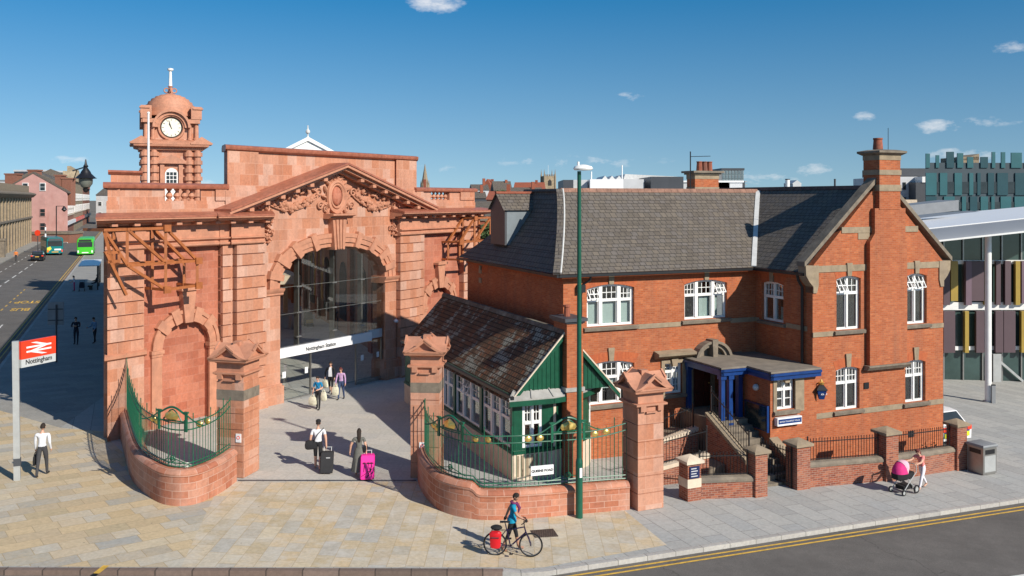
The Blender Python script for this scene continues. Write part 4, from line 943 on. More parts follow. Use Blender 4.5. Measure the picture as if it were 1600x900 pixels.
# valley flashing between front roof and wing roof
vp = []
for i in range(9):
    h = i/8*.985; z = zE+(RZ-zE)*h; sF = 1-(1-h)**1.06; hh = (z-zE)/(re-zE)
    vp.append(B(wl(hh)[0]-.02, bf+4.35*sF-.02, z+.05))
mb = MB()
for p, q in zip(vp, vp[1:]): mb.bar(p, q, .2, .05)
mb.build('valley_flashing', M['ltlead'], bb_)
# gutters, eaves boards, downpipes
mb = MB(); mb.box(B, a0-.02, .05, bf-.1, bf+.02, zE-.12, zE-.02); mb.box(B, a0-.1, a0+.02, bf-.1, bk, zE-.12, zE-.02); mb.box(B, -.42, -.30, -3.4, bf-.1, zE-.12, zE-.02); mb.build('gutter', M['black'], bb_)
mb = MB(); mb.box(B, -9.2, 0, -.06, .0, zE-.28, zE-.12); mb.box(B, -9.2, -9.122, .0, 10.6, zE-.28, zE-.12); mb.box(B, -.06, .0, -3.48, -.06, zE-.28, zE-.12); mb.build('eaves_course', M['gauged'], bb_)
def pipe(pts, r=.05): mb = MB(); mb.tube(pts, r, 8); return mb.build('downpipe', M['black'], bb_)
pa = B.A(1272, -3.4)
pipe([B(-.36, -3.0, zE-.1), B(-.3, -3.0, zE-.3), B(-.1, -3.0, zE-.6), B(-.1, -3.0, -.6)], .06)
pipe([B(-8.1, -.33, zE-.1), B(-8.1, -.3, zE-.25), B(-8.4, -.09, zE-.5), B(-8.4, -.09, 2)], .05)
pipe([GF(GW+.1, .2, 6.9), GF(GW+.1, .12, -.5)], .05)
mb = MB(); mb.box(B, -8.55, -8.25, -.2, -.02, zE-.75, zE-.45); mb.build('hopper_head', M['black'], bb_)
# side wall stone blocks
mb = MB(); 
for z in (6.55, 6.1): mb.box(SW, ws[0]-.95, ws[0]-.6, -.02, .1, z-.12, z+.12)
mb.build('stone_block', M['stone'], bb_)
# ridge chimney with three pots (behind main ridge)
ch = Fr(P(1104, 297, 44.3), U, V); ch.o.z = 0; c0 = 10.2
mb = MB(); mb.box(ch, -.68, .72, 0, .7, 9.5, c0+.98); cs = mb.build('chimney', M['brick'], bb_)
mb = MB(); mb.box(ch, -.70, .74, -.02, .72, c0+.08, c0+.36); mb.box(ch, -.70, .74, -.02, .72, c0+.76, c0+.98); mb.build('stone_band', M['stone'], cs)
mb = MB(); mb.box(ch, -.78, .82, -.1, .8, c0+.98, c0+1.06); mb.box(ch, -.88, .92, -.2, .9, c0+1.06, c0+1.16); mb.build('chimney_cap', M['stone_d'], cs)
for i, a in enumerate((-.18, .12, .42)):
    mb = MB(); mb.lathe(ch(a, .35, c0+1.14), [(.16, 0), (.13, .44), (.15, .46), (.15, .5), (.1, .5)], 10); mb.build('chimney_pot', M['pot'], cs)
mb = MB(); mb.tube([ch(-.95, .0, 10.3), ch(-.95, 0, 12.3)], .03, 5); mb.tube([ch(-.95, 0, 12.05), ch(.3, .1, 12.1)], .015, 4); mb.build('aerial', M['black'], cs)
M['leadg'] = basic('grey_blue_lead', (.17, .20, .22), .5, .15, 2)
# dormer on the left slope
D0, D1, Db0, Db1 = -9.05, -6.2, 6.0, 7.7; dz0, dz1, dz2 = 7.9, 9.55, 10.22; dm = (Db0+Db1)/2
mb = MB(); DF = Fr(B(D0, 0, 0), V, U)
mb.az(DF, [(Db0, dz0), (Db1, dz0), (Db1, dz1), (dm, dz2), (Db0, dz1)], 0, .1); do = mb.build('dormer', M['navy'] if 0 else M['dkgrey'], bb_)
mb = MB(); mb.box(B, D0+.1, D1+.6, Db0, Db0+.06, dz0, dz1); mb.box(B, D0+.1, D1+.6, Db1-.06, Db1, dz0, dz1); mb.build('dormer_cheek', M['leadg'], do)
slope('dormer_roof', [[B(D0-.1, Db0-.12, dz1-.08), B(D1+1.2, Db0-.12, dz1-.08)], [B(D0-.1, dm, dz2+.03), B(D1+1.2, dm, dz2+.03)]], M['slate'], par=do); slope('dormer_roof', [[B(D0-.1, Db1+.12, dz1-.08), B(D1+1.2, Db1+.12, dz1-.08)], [B(D0-.1, dm, dz2+.03), B(D1+1.2, dm, dz2+.03)]], M['slate'], par=do)
mb = MB(); mb.box(B, D0-.1, D1+.4, dm-.1, dm+.1, dz2, dz2+.1); mb.build('ridge_capping', M['pot'], do)
# ================================================================= PORCH
PZ, RFZ = 1.42, 3.42
roofpoly = [(-3.62, 0), (-3.6, -2.5), (-2.02, -2.5), (-2.5, -3.98), (0.1, -3.98), (0.0, 0)]
roofpoly = [(-3.62, 0), (-3.62, -2.55), (-2.42, -2.55), (-2.42, -3.98), (-.02, -3.98), (-.02, 0)]
mb = MB(); mb.ab(B, roofpoly, RFZ, RFZ+.07); pr = mb.build('porch_roof', M['felt'], bb_)
mb = MB()
edge = roofpoly[:-1]+[]
for (p, q) in zip(roofpoly[:4], roofpoly[1:5]):
    x0, x1 = sorted((p[0], q[0])); y0, y1 = sorted((p[1], q[1]))
    if x1-x0 < .01: x0, x1 = x0, x0+.12
    else: y0, y1 = y0, y0+.12
    mb.box(B, x0+.02, x1+.02-.001, y0+.02, y1+.019, RFZ-.26, RFZ-.004)
    mb.box(B, x0-.05, x1+.0, y0-.05, y1, RFZ-.1, RFZ-.006)
mb.build('porch_fascia', M['blue'], pr)
for a, b in ((-3.45, -2.35), (-3.12, -2.4), (-2.45, -2.1), (-3.45, -.12)):
    mb = MB(); w_ = .085 if (a, b) != (-2.45, -2.1) else .1
    mb.box(B, a-w_, a+w_, b-w_, b+w_, PZ-.4, RFZ-.26); mb.box(B, a-w_-.04, a+w_+.04, b-w_-.04, b+w_+.04, RFZ-.42, RFZ-.27); mb.box(B, a-w_-.03, a+w_+.03, b-w_-.03, b+w_+.03, PZ-.4, PZ-.1); mb.build('porch_post', M['blue'], bb_)
# annex
ax0, ax1, axf = -2.25, -.02, -3.72
AF = Fr(B(ax0, axf, 0), U, V); aw = OP(AF, 0, 1213, 1242, 592, 640)
aw = (aw[0], aw[1], aw[2], min(aw[3], RFZ-.3))
mb = MB(); wall(mb, AF, 0, ax1-ax0, -1.2, RFZ-.01, 0, .25, [aw]); mb.build('annex_wall', M['brick'], bb_)
mb = MB(); mb.box(B, ax0, ax0+.25, axf+.25, -1.9, -1.2, RFZ-.01); mb.build('annex_wall', M['brick'], bb_)
wn_ = window(bb_, AF, aw, ([1, 1], .66, (1, 1), (1, 2)), key=False, sill=True, back=.8)
mb = MB(); t_ = .16
mb.box(AF, aw[0]-t_, aw[0], -.04, .13, aw[2]-.1, aw[3]+.12); mb.box(AF, aw[1], aw[1]+.42, -.04, .13, aw[2]-.1, aw[3]+.12); mb.box(AF, aw[0], aw[1], -.04, .13, aw[3], aw[3]+.12); mb.az(AF, [((aw[0]+aw[1])/2-.1, aw[3]-.12), ((aw[0]+aw[1])/2+.1, aw[3]-.12), ((aw[0]+aw[1])/2+.16, aw[3]+.16), ((aw[0]+aw[1])/2-.16, aw[3]+.16)], -.12, .0); mb.build('surround', M['stone'], wn_)
# door window surround and segmental hood
mb = MB()
mb.box(B, wd[0]-.16, wd[0], -.06, .13, wd[2]-.1, wd[3]+.14); mb.box(B, wd[1], wd[1]+.45, -.06, .13, wd[2]-.1, wd[3]+.14); mb.box(B, wd[0], wd[1], -.06, .13, wd[3], wd[3]+.14)
mb.az(B, [((wd[0]+wd[1])/2-.1, wd[3]-.12), ((wd[0]+wd[1])/2+.1, wd[3]-.12), ((wd[0]+wd[1])/2+.16, wd[3]+.18), ((wd[0]+wd[1])/2-.16, wd[3]+.18)], -.14, .0)
mb.bz(B, [(0, wd[3]+.2), (-.12, wd[3]+.22), (-.4, wd[3]+.36), (-.42, wd[3]+.46), (0, wd[3]+.54)], wd[0]-.5, -3.25); mb.build('door_surround', M['stone'], bb_)
hc = (B.A(1108, 0), B.z(B.A(1108, 0), 0, 555))
mb = MB()
rg = lambda r0, n=14: [(hc[0]-r0*math.cos(PI*i/n), hc[1]-.12+r0*.85*math.sin(PI*i/n)) for i in range(n+1)]
mb.strip(B, rg(.62), rg(.78), -.28, .0); mb.strip(B, rg(.78), rg(.9), -.4, .0); mb.az(B, rg(.62), -.06, .0); mb.bz(B, [(0, hc[1]-.12), (-.4, hc[1]-.1), (-.42, hc[1]-.0), (0, hc[1]+.05)], hc[0]+.7, hc[0]+1.6)
mb.az(B, [(hc[0]-.1, hc[1]-.12), (hc[0]+.1, hc[1]-.12), (hc[0]+.14, hc[1]+.7), (hc[0]-.14, hc[1]+.7)], -.45, 0); mb.build('door_hood', M['stone_d'], bb_)
# porch back wall & doors
for a0_, a1_, fr_, nm in ((-3.2, -2.35, B, 'door'), (-1.5, -.75, B, 'door')):
    mb = MB(); mb.box(fr_, a0_, a1_, -.06, .0, PZ, RFZ-.3)
    for k in range(2):
        for j in range(3): x = a0_+.08+k*(a1_-a0_)/2; mb.box(fr_, x, x+(a1_-a0_)/2-.16, -.09, -.05, PZ+.12+j*.55, PZ+.55+j*.55)
    d = mb.build('door', M['door'], bb_)
    mb = MB(); mb.box(fr_, a0_-.22, a0_, -.09, .0, PZ, RFZ-.3); mb.box(fr_, a1_, a1_+.22, -.09, .0, PZ, RFZ-.3); mb.build('frame', M['stone'], d)
    mb = MB(); q = fr_(a1_-.1, -.12, PZ+.95); mb.ball(q, .035); mb.build('handle', M['gold'], d)
mb = MB(); mb.box(B, -3.78, ax0, -2.5, 0, -.8, PZ-.003)
for i in range(9): mb.box(B, -3.78, ax0-.02, -2.5-.29*(i+1), -2.5-.29*i, -.9, PZ-.185*(i+1))
mb.build('step_flight', M['stone_d'], bb_)
mb = MB(); mb.ball(B(ax0-.06, -2.95, 2.72), .13, .13, .13, 10, 6); mb.build('bulkhead_lamp', M['ltgrey'], bb_)
t = thing('notice_board', B(ax0, -2.9, 1.55), 'dark glazed notice board with a blue frame on the porch side wall', 'notice board')
NB = Fr(B(ax0, 0, 0), -V, U)
mb = MB(); n0, n1 = 2.28, 3.62; mb.box(NB, n0, n1, -.08, -.002, 1.15, 2.12); mb.build('frame', M['navy'], t); mb = MB(); mb.box(NB, n0+.05, n1-.05, -.095, -.08, 1.2, 2.07); mb.build('panel', basic('dark_green_baize', (.012, .025, .028), .12, .2), t)
mb = MB(); mb.box(NB, n1, n1+.05, -.1, -.0, 1.13, 2.14); mb.build('edge', M['blue'], t)
# signs and lantern
z_ = AF.z(.8, -.1, 663)
t = thing('wall_sign', AF(.8, -.1, z_), 'white and blue police sign under the small annex window', 'sign')
s0, s1 = AF.A(1215, -.2), AF.A(1253, -.2)
mb = MB(); mb.box(AF, s0, s1, -.2, -.02, z_, z_+.30); mb.build('sign_box', M['signw'], t); mb = MB(); mb.box(AF, s0+.04, s1-.02, -.206, -.2, z_+.07, z_+.25); mb.build('blue_band', M['blue'], t)
text('lettering', 'BRITISH TRANSPORT POLICE', .075, AF, (s0+s1)/2, -.208, z_+.13, M['signw'], t, ext=.003)
lq = GF(.12, -.34, GF.z(.12, -.34, 612))
t = thing('police_lantern', lq, 'blue police lantern with gilt crown top on the gable corner', 'lantern')
mb = MB(); mb.loft([[lq+Vector((s*math.cos(PI/2*i+.66), s*math.sin(PI/2*i+.66), z)) for i in range(4)] for s, z in ((.13, -.28), (.25, .08))]); lb = mb.build('lamp_body', M['blue'], t)
mb = MB(); mb.loft([[lq+Vector((s*math.cos(PI/2*i+.66), s*math.sin(PI/2*i+.66), z)) for i in range(4)] for s, z in ((.29, .08), (.27, .13), (.1, .28))]); mb.build('hood', M['black'], t)
mb = MB(); mb.lathe(lq, [(.1, .28), (.13, .36), (.05, .4), (.02, .48)], 8); mb.build('crown', M['gold'], t)
mb = MB(); mb.tube([GF(.12, 0, lq.z+.2), GF(.12, -.2, lq.z+.32), lq+Z*.3], .025, 6); mb.build('bracket', M['black'], t)
text('lettering', 'POLICE', .09, Fr(lq, U, V), 0, -.155, -.1, M['signw'], t, ext=.003)
# ramp walls, copings and their railings
def coped(name, fr, a0, a1, b0, b1, zb, za0, za1, brick, cop, lab=None, parent=None):
    mb = MB(); mb.az(fr, [(a0, zb), (a1, zb), (a1, za1), (a0, za0)], b0, b1); w_ = mb.build(name, brick, parent)
    mb = MB(); mb.az(fr, [(a0-.02, za0+.002), (a1+.02, za1+.002), (a1+.02, za1+.14), (a0-.02, za0+.14)], b0-.05, b1+.05); mb.build('coping', cop, w_)
    return w_
def bars(mb, p, q, h0, h1, step=.12, r=.009, over=.08, zf=None, spike=.03):
    p = Vector(p); q = Vector(q); n = max(2, int((q-p).length/step)); vert = abs((q-p).z) < 1
    for i in range(n+1):
        x = p.lerp(q, i/n); mb.tube([x+Z*h0, x+Z*(h1+over)], r, 4)
        if spike: mb.ball(x+Z*(h1+over+.02), spike*.6, spike*.6, spike*1.3, 5, 4)
    for h in (h0+.08, h1): mb.bar(p+Z*h, q+Z*h, .03, .03)
def railing(label, segs, grp=None, mat='black', cat='railing', name='railing', step=.12, r=.010):
    o = Vector(segs[0][0]); t = thing(name, o, label, cat, grp)
    for p, q, h0, h1 in segs:
        mb = MB(); bars(mb, p, q, h0, h1, step, r); mb.build('bar_panel', M[mat], t)
        for e in (p, q):
            mb = MB(); e = Vector(e); mb.bar(e+Z*(h0-.05), e+Z*(h1+.14), .045); mb.ball(e+Z*(h1+.18), .035); mb.build('post', M[mat], t)
    return t
r0, r1 = B.A(1030, -1.5), -4.12
rw = thing('ramp', onG(*B(-5, -2.5, 0).xy), 'brick access ramp with cream copings beside the porch steps', 'ramp')
zA = B.z(-4, -1.55, 669)
coped('ramp_wall', B, r0, r1, -1.7, -1.4, -1, zA-.38, zA-.05, M['bbrick'], M['cream'], parent=rw)
zB = B.z(-4.2, -3.6, 708)
coped('ramp_wall', B, B.A(1030, -3.6), B.A(1104, -3.6), -3.75, -3.45, -1, zB-.25, zB-.02, M['bbrick'], M['cream'], parent=rw)
mb = MB(); mb.az(B, [(r0, -1), (r1, -1), (r1, .75), (r0, .35)], -1.4, -.02); mb.az(B, [(r0, -1), (r1, -1), (r1, .1), (r0, -.2)], -3.45, -1.7); mb.build('ramp_floor', M['stone_d'], rw)
coped('stair_wall', Fr(B(-4.07, -2.2, 0), -V, U), .0, 2.45, 0, .28, -1, 1.62, .42, M['bbrick'], M['stone'], parent=rw)
coped('stair_wall', Fr(B(ax0+.0, axf-.02, 0), -V, U), .0, 1.45, .0, .3, -1, .82, .05, M['bbrick'], M['stone'], parent=rw)
railing('black railing along the upper ramp wall near the porch door', [(B(r0, -1.55, zA-.26), B(r1-.1, -1.55, zA+.08), 0, .75)])
railing('black railing along the lower ramp wall of the police station', [(B(B.A(1032, -3.6), -3.6, zB-.1), B(B.A(1104, -3.6), -3.6, zB+.12), 0, .78)])
sr = Fr(B(-3.93, -2.2, 0), -V, U)
railing('black sloping handrail railing down beside the porch steps', [(sr(.1, .02, 1.76), sr(2.38, .02, .62), 0, .8)], step=.16)
# ---- boundary pillars, low walls, railings
nU = nQ
def pillar(px0, px1, ytop, ybase, label, stone=False):
    g = G((px0+px1)/2-2, ybase); f = Fr((g.x, g.y), U, V); wdt = (px1-px0)/F*g.y*.72; h = wdt/2
    ztop = ZC-(ytop-HY)/F*(g.y+h)
    t = thing('brick_pillar', g, label, 'pillar', 'brick pillars of the street wall')
    mb = MB(); mb.box(f, -h, h, 0, wdt, g.z-.3, ztop-.22); mb.build('shaft', M['bbrick'], t)
    if stone: mb = MB(); mb.box(f, -h-.012, h+.012, -.012, wdt+.012, g.z+.45, g.z+.75); mb.build('stone_band', M['cream'], t)
    mb = MB(); sq_ = lambda o, z: [f(a, b, z) for a, b in ((-h-o, -o), (h+o, -o), (h+o, wdt+o), (-h-o, wdt+o))]
    mb.loft([sq_(.02, ztop-.22), sq_(.09, ztop-.19), sq_(.09, ztop-.10), sq_(-h*.86, ztop+.06)]); mb.build('capstone', M['cream'] if stone else M['stone'], t)
    return f, wdt, g
pA = pillar(1070, 1104, 712, 783, 'short brick pillar with a cream band and blue notice left of the ramp railing', True)
pB = pillar(1176, 1208, 697, 777, 'brick pillar on the left side of the open iron gate')
pC = pillar(1240, 1276, 686, 765, 'brick pillar on the right side of the iron gate')
pD = pillar(1379, 1414, 668, 752, 'brick pillar behind the woman with the pram')
pE = pillar(1491, 1520, 656, 735, 'brick pillar at the end of the wall next to the steel litter bin')
def lowwall(p, q, h, label, bar_label, cop='stone_d', hr=.7):
    f0, w0, g0 = p; f1, w1_, g1 = q; s = f0(w0/2, w0*.2, 0); e = f1(-w1_/2, w1_*.2, 0); f = Fr((s.x, s.y), (e.x-s.x, e.y-s.y), V); l_ = (Vector((e.x, e.y, 0))-Vector((s.x, s.y, 0))).length
    t = thing('low_brick_wall', (s.x, s.y, gz(s.x, s.y)), label, 'wall'); zs_, ze_ = gz(s.x, s.y), gz(e.x, e.y)
    mb = MB(); mb.az(f, [(0, zs_-.3), (l_, ze_-.3), (l_, ze_+h), (0, zs_+h)], 0, .34); mb.build('brickwork', M['bbrick'], t)
    mb = MB(); pf = [(-.03, 0), (-.03, .08), (.03, .16), (.17, .2), (.31, .16), (.37, .08), (.37, 0)]
    mb.loft([[f(.0, b, zs_+h+z) for b, z in pf], [f(l_, b, ze_+h+z) for b, z in pf]]); mb.build('coping', M[cop], t)
    railing(bar_label, [(f(.12, .17, zs_+h+.16), f(l_-.12, .17, ze_+h+.16), 0, hr)], r=.012)
lowwall(pA, pB, .55, 'low weathered brick wall between the cream banded pillar and the gate', 'black railing on the low wall left of the open gate')
lowwall(pC, pD, .72, 'low brick wall in front of the gable, left section', 'black railing on the wall in front of the left gable window')
lowwall(pD, pE, .72, 'low brick wall behind the pram woman, right section', 'black railing on the wall in front of the right gable window')
t = thing('notice_sign', pA[0](0, -.02, pA[2].z+.8), 'small blue notice fixed to the cream banded brick pillar', 'sign')
f, wd_, g = pA; mb = MB(); mb.box(f, -wd_/2+.06, wd_/2-.08, -.04, -.013, g.z+.78, g.z+1.18); mb.build('plate', M['navy'], t)
mb = MB()
for i in range(4): mb.box(f, -wd_/2+.11, wd_/2-.16-.05*(i % 2), -.044, -.04, g.z+.84+i*.085, g.z+.87+i*.085)
mb.build('lettering', M['ltgrey'], t)
gp0 = pC[0](-pC[1]/2-.05, .25, 0); gp1 = gp0+V*1.35+U*-.25
railing('open black iron gate swung back beside the steps', [((gp0.x, gp0.y, gz(gp0.x, gp0.y)+.05), (gp1.x, gp1.y, gz(gp0.x, gp0.y)+.08), 0, 1.25)], cat='gate', name='iron_gate', r=.014)
# plants in the area behind the right wall
rnd = random.Random(11)
def shrub(c, rad, h, label, n=220, name='shrub', s=.06):
    t = thing(name, c, label, 'shrub'); mb = MB(); c = Vector(c)
    for i in range(n):
        d = Vector((rnd.gauss(0, 1), rnd.gauss(0, 1), 0)); d = d.normalized()*rad*math.sqrt(rnd.random()); q = c+d+Z*h*rnd.random()*(1-.5*d.length/rad)
        a_ = Vector((rnd.gauss(0, 1), rnd.gauss(0, 1), rnd.gauss(0, .6))).normalized(); b_ = a_.orthogonal().normalized(); sz = s*rnd.uniform(.6, 1.4)
        mb.add([q-a_*sz, q+b_*sz*.5, q+a_*sz, q-b_*sz*.5], [(0, 1, 2, 3)])
    mb.build('leaves', M['leaf'], t)
    mb = MB()
    for i in range(6): mb.tube([c, c+Vector((rnd.uniform(-1, 1)*rad*.6, rnd.uniform(-1, 1)*rad*.6, h*.7))], .008, 4)
    mb.build('stem', M['leaf'], t)
q = GF(4.9, -1.2, 0); shrub((q.x, q.y, gz(q.x, q.y)), .55, 1.0, 'low green shrub behind the railing below the gable')
mb = MB(); mb.box(GF, 2.6, 2.85, -.04, .02, 2.35, 2.6); mb.box(GF, 5.0, 5.3, -.03, .02, .15, .4); mb.build('air_vent', M['black'], bb_)
# ================================================================= GREEN PAVILION
PV = Fr((.05, 32.0), U, V)
pv = thing('pavilion', onG(*PV(2, 6, 0).xy), 'single storey green timber pavilion with a mossy brown tiled roof and bay front', 'pavilion')
EA, AX, RG, PL = 2.95, 2.04, 5.15, 13.6
PLW = Fr(PV(0, 0, 0), V, U)     # left wall: a runs back
def pw(p0, p1): return (PLW.A(p1), PLW.A(p0)) if PLW.A(p1) < PLW.A(p0) else (PLW.A(p0), PLW.A(p1))
wins = [pw(754, 797), pw(712, 749), pw(686, 708), pw(660, 672)]
wins = [(max(a, .25), b) for a, b in wins]
ops = [(a, b, 1.0, 2.68) for a, b in wins]
mb = MB(); wall(mb, PLW, 0, PL, .85, EA, 0, .18, ops); mb.build('side_wall', M['green'], pv)
mb = MB(); mb.box(PLW, -.02, PL, -.04, .2, -.9, .85); mb.build('plinth', M['cream'], pv)
for o in ops:
    window(pv, PLW, o, ([1, 1, 1], .62, (2, 2), (1, 1)) if o[1]-o[0] > 1.3 else ([1, 1], .62, (2, 2), (1, 1)), key=False, sill=False, dep=.03, back=.7, opened=(1,) if 2.2 < o[0] < 6 else ())
mb = MB()
for a in [.08]+[x+.0 for x in (wins[1][0]-.28, wins[2][0]-.25, wins[3][0]-.4)]: mb.box(PLW, a-.09, a+.09, -.05, .0, .85, EA-.02)
mb.box(PLW, 0, PL, -.07, .0, .85, .95); mb.box(PLW, 0, PL, -.06, .0, 2.74, EA); mb.build('timber_trim', M['green'], pv)
mb = MB(); mb.box(PLW, -.3, PL, -.22, -.1, EA-.08, EA+.03); mb.build('gutter', M['black'], pv)
sl1 = (RG-EA)/AX
def prow(a, z): return [PV(a, b, z) for b in (-.12, PL)]
slope('tile_roof', [[PV(a, b, EA+sl1*a) for b in (-.12, PL)] for a in (-.2, .5, 1.2, AX)], M['tile'], par=pv)
slope('tile_roof', [[PV(a, b, RG-sl1*(a-AX)) for b in (-.12, 1.62)] for a in (AX, 3, 4.25)], M['tile'], par=pv)
slope('tile_roof', [[PV(a, b, RG-sl1*(a-AX)) for b in (1.62, PL)] for a in (AX, 2.78)], M['tile'], par=pv)
mb = MB()
for i in range(44): mb.az(Fr(PV(AX, -.1+i*.312, 0), U, V), [(-.14, RG-.1), (.14, RG-.1), (.07, RG+.06), (-.07, RG+.06)], 0, .3)
mb.build('ridge_capping', basic('mossy_ridge', (.13, .11, .085), .9, .45, 3, dirt=(.28, .28, .23)), pv)
mb = MB(); mb.box(PV, 2.70, 2.79, 1.6, PL, RG-sl1*.75, RG-sl1*.75+.25); mb.build('lead_flashing', M['lead'], pv)
# front gable
mb = MB(); mb.az(PV, [(0.0, EA), (4.08, EA), (AX, RG-.05)], .02, .14); mb.build('gable_boarding', M['green'], pv)
mb = MB()
for a in [.3+.17*i for i in range(21)]:
    zt = EA+sl1*min(a, 4.08-a)-.1
    if zt > EA+.1: mb.box(PV, a-.012, a+.012, .0, .03, EA, zt)
mb.build('cover_batten', M['green'], pv)
for sg in (0, 1):
    e = (-.22, EA-.22*sl1) if sg == 0 else (4.3, EA-.22*sl1); mb = MB(); mb.az(PV, [(e[0], e[1]-.02), (AX, RG-.02), (AX, RG+.05), (e[0], e[1]+.05)], -.16, -.1); mb.build('verge', M['cream'], pv)
    mb = MB(); mb.az(PV, [(e[0], e[1]-.2), (AX, RG-.2), (AX, RG-.021), (e[0], e[1]-.021)], -.14, -.04); mb.build('bargeboard', M['green'], pv)
# bay: polygon below the canopy
bay = [(0, .0), (0.0, -.02), (1.35, -.05), (2.6, .25), (3.55, .95), (4.15, 1.9)]
def polyseg(i): p, q = bay[i], bay[i+1]; P0, P1 = PV(p[0], p[1], 0), PV(q[0], q[1], 0); d = P1-P0; return Fr(P0, (d.x, d.y), (-d.y, d.x)), d.length
CANZ = 2.92
mb = MB(); out = [(-.28, -.28), (1.42, -.36), (2.78, -.02), (3.85, .72), (4.55, 1.75)]; inn_ = [(-.0, .02), (1.4, .02), (2.7, .1), (4.0, .3), (4.1, 1.7)]
for z0, z1, g in ((0, 0, 0),):
    vs = [PV(a, b, CANZ-.06) for a, b in out]+[PV(a, b, CANZ+.16) for a, b in inn_]; n5 = 5
    mb.add(vs+[v-Z*.06 for v in vs], [(i, i+1, 5+i+1, 5+i) for i in range(4)]+[(10+i, 10+i+1, 15+i+1, 15+i) for i in range(4)]+[(i, i+1, 11+i, 10+i) for i in range(4)])
mb.add([PV(.6, 1.6, CANZ+.17), PV(4.1, 1.7, CANZ+.17), PV(4.0, .3, CANZ+.17), PV(2.7, .1, CANZ+.17), PV(1.4, .02, CANZ+.17), PV(0, .02, CANZ+.17)], [(0, 1, 2, 3, 4, 5)]); 
for i in range(4):
    for tt in (.0, .5):
        p = PV(*[out[i][k]*(1-tt)+out[i+1][k]*tt for k in (0, 1)], CANZ-.05); q = PV(*[inn_[i][k]*(1-tt)+inn_[i+1][k]*tt for k in (0, 1)], CANZ+.18); mb.bar(p, q, .04, .05)
mb.build('lead_canopy', M['lead'], pv)
mb = MB()
for p, q in zip(out, out[1:]): mb.bar(PV(p[0], p[1], CANZ-.2), PV(q[0], q[1], CANZ-.2), .1, .18)
mb.build('canopy_fascia', M['green'], pv)
def panelwall(i, spec, lo=.95, hi=CANZ-.05):
    f, ln = polyseg(i)
    mb = MB(); ow = [(a*ln, b*ln, lo+.1, hi-.2) for k, a, b in spec if k == 'w']
    wall(mb, f, 0, ln, lo, hi, 0, .15, ow); 
    mb.build('bay_wall', M['green'], pv)
    mb = MB(); mb.box(f, 0, ln, -.03, .15, -.6, lo-.1); mb.build('plinth', M['cream'], pv)
    mb = MB(); mb.box(f, -.02, ln+.02, -.06, .15, lo-.1, lo+.02); mb.build('sill_rail', M['green'], pv)
    for o in ow: window(pv, f, o, ([1, 1], .55, (2, 2), (1, 1)), key=False, sill=False, dep=.02, back=.3)
    mb = MB(); c = 0
    for k, a, b in spec:
        if k == 's': mb.box(f, a*ln, b*ln, -.03, .0, lo+.02, hi-.1); c += 1
    if c: mb.build('cream_strip', M['cream'], pv)
    return f, ln
panelwall(1, [('w', .25, .82)]); panelwall(2, [('s', .18, .27), ('s', .62, .74)]); panelwall(3, [('s', .35, .44)]); panelwall(4, [('w', .1, .85)])
f1_, l1_ = polyseg(1)
mb = MB()
for k in range(7): mb.box(f1_, .1+k*.19, .19+k*.19, -.045, -.03, .05, .8)
mb.build('slatted_vent', M['stone'], pv)
# chimney stack in front of the gable
s0 = PV.A(881.5, -.1); sk = (s0, s0+.66)
mb = MB(); mb.box(PV, sk[0], sk[1], -.32, .75, -.8, 5.45); cs = mb.build('chimney', M['brick'], pv)
mb = MB(); mb.box(PV, sk[0]-.05, sk[1]+.05, -.37, .8, 5.45, 5.52); mb.box(PV, sk[0]-.13, sk[1]+.13, -.45, .88, 5.52, 5.64); mb.build('chimney_cap', M['dkgrey'], cs)
mb = MB(); mb.lathe(PV((sk[0]+sk[1])/2-.02, .3, 5.62), [(.13, 0), (.10, .35), (.13, .37), (.13, .44), (.09, .44)], 10); mb.build('chimney_pot', M['pot'], cs)
mb = MB(); mb.box(PV, sk[0]-.06, sk[1]+.06, -.36, .2, CANZ+.05, CANZ+.2); mb.build('lead_apron', M['lead'], cs)
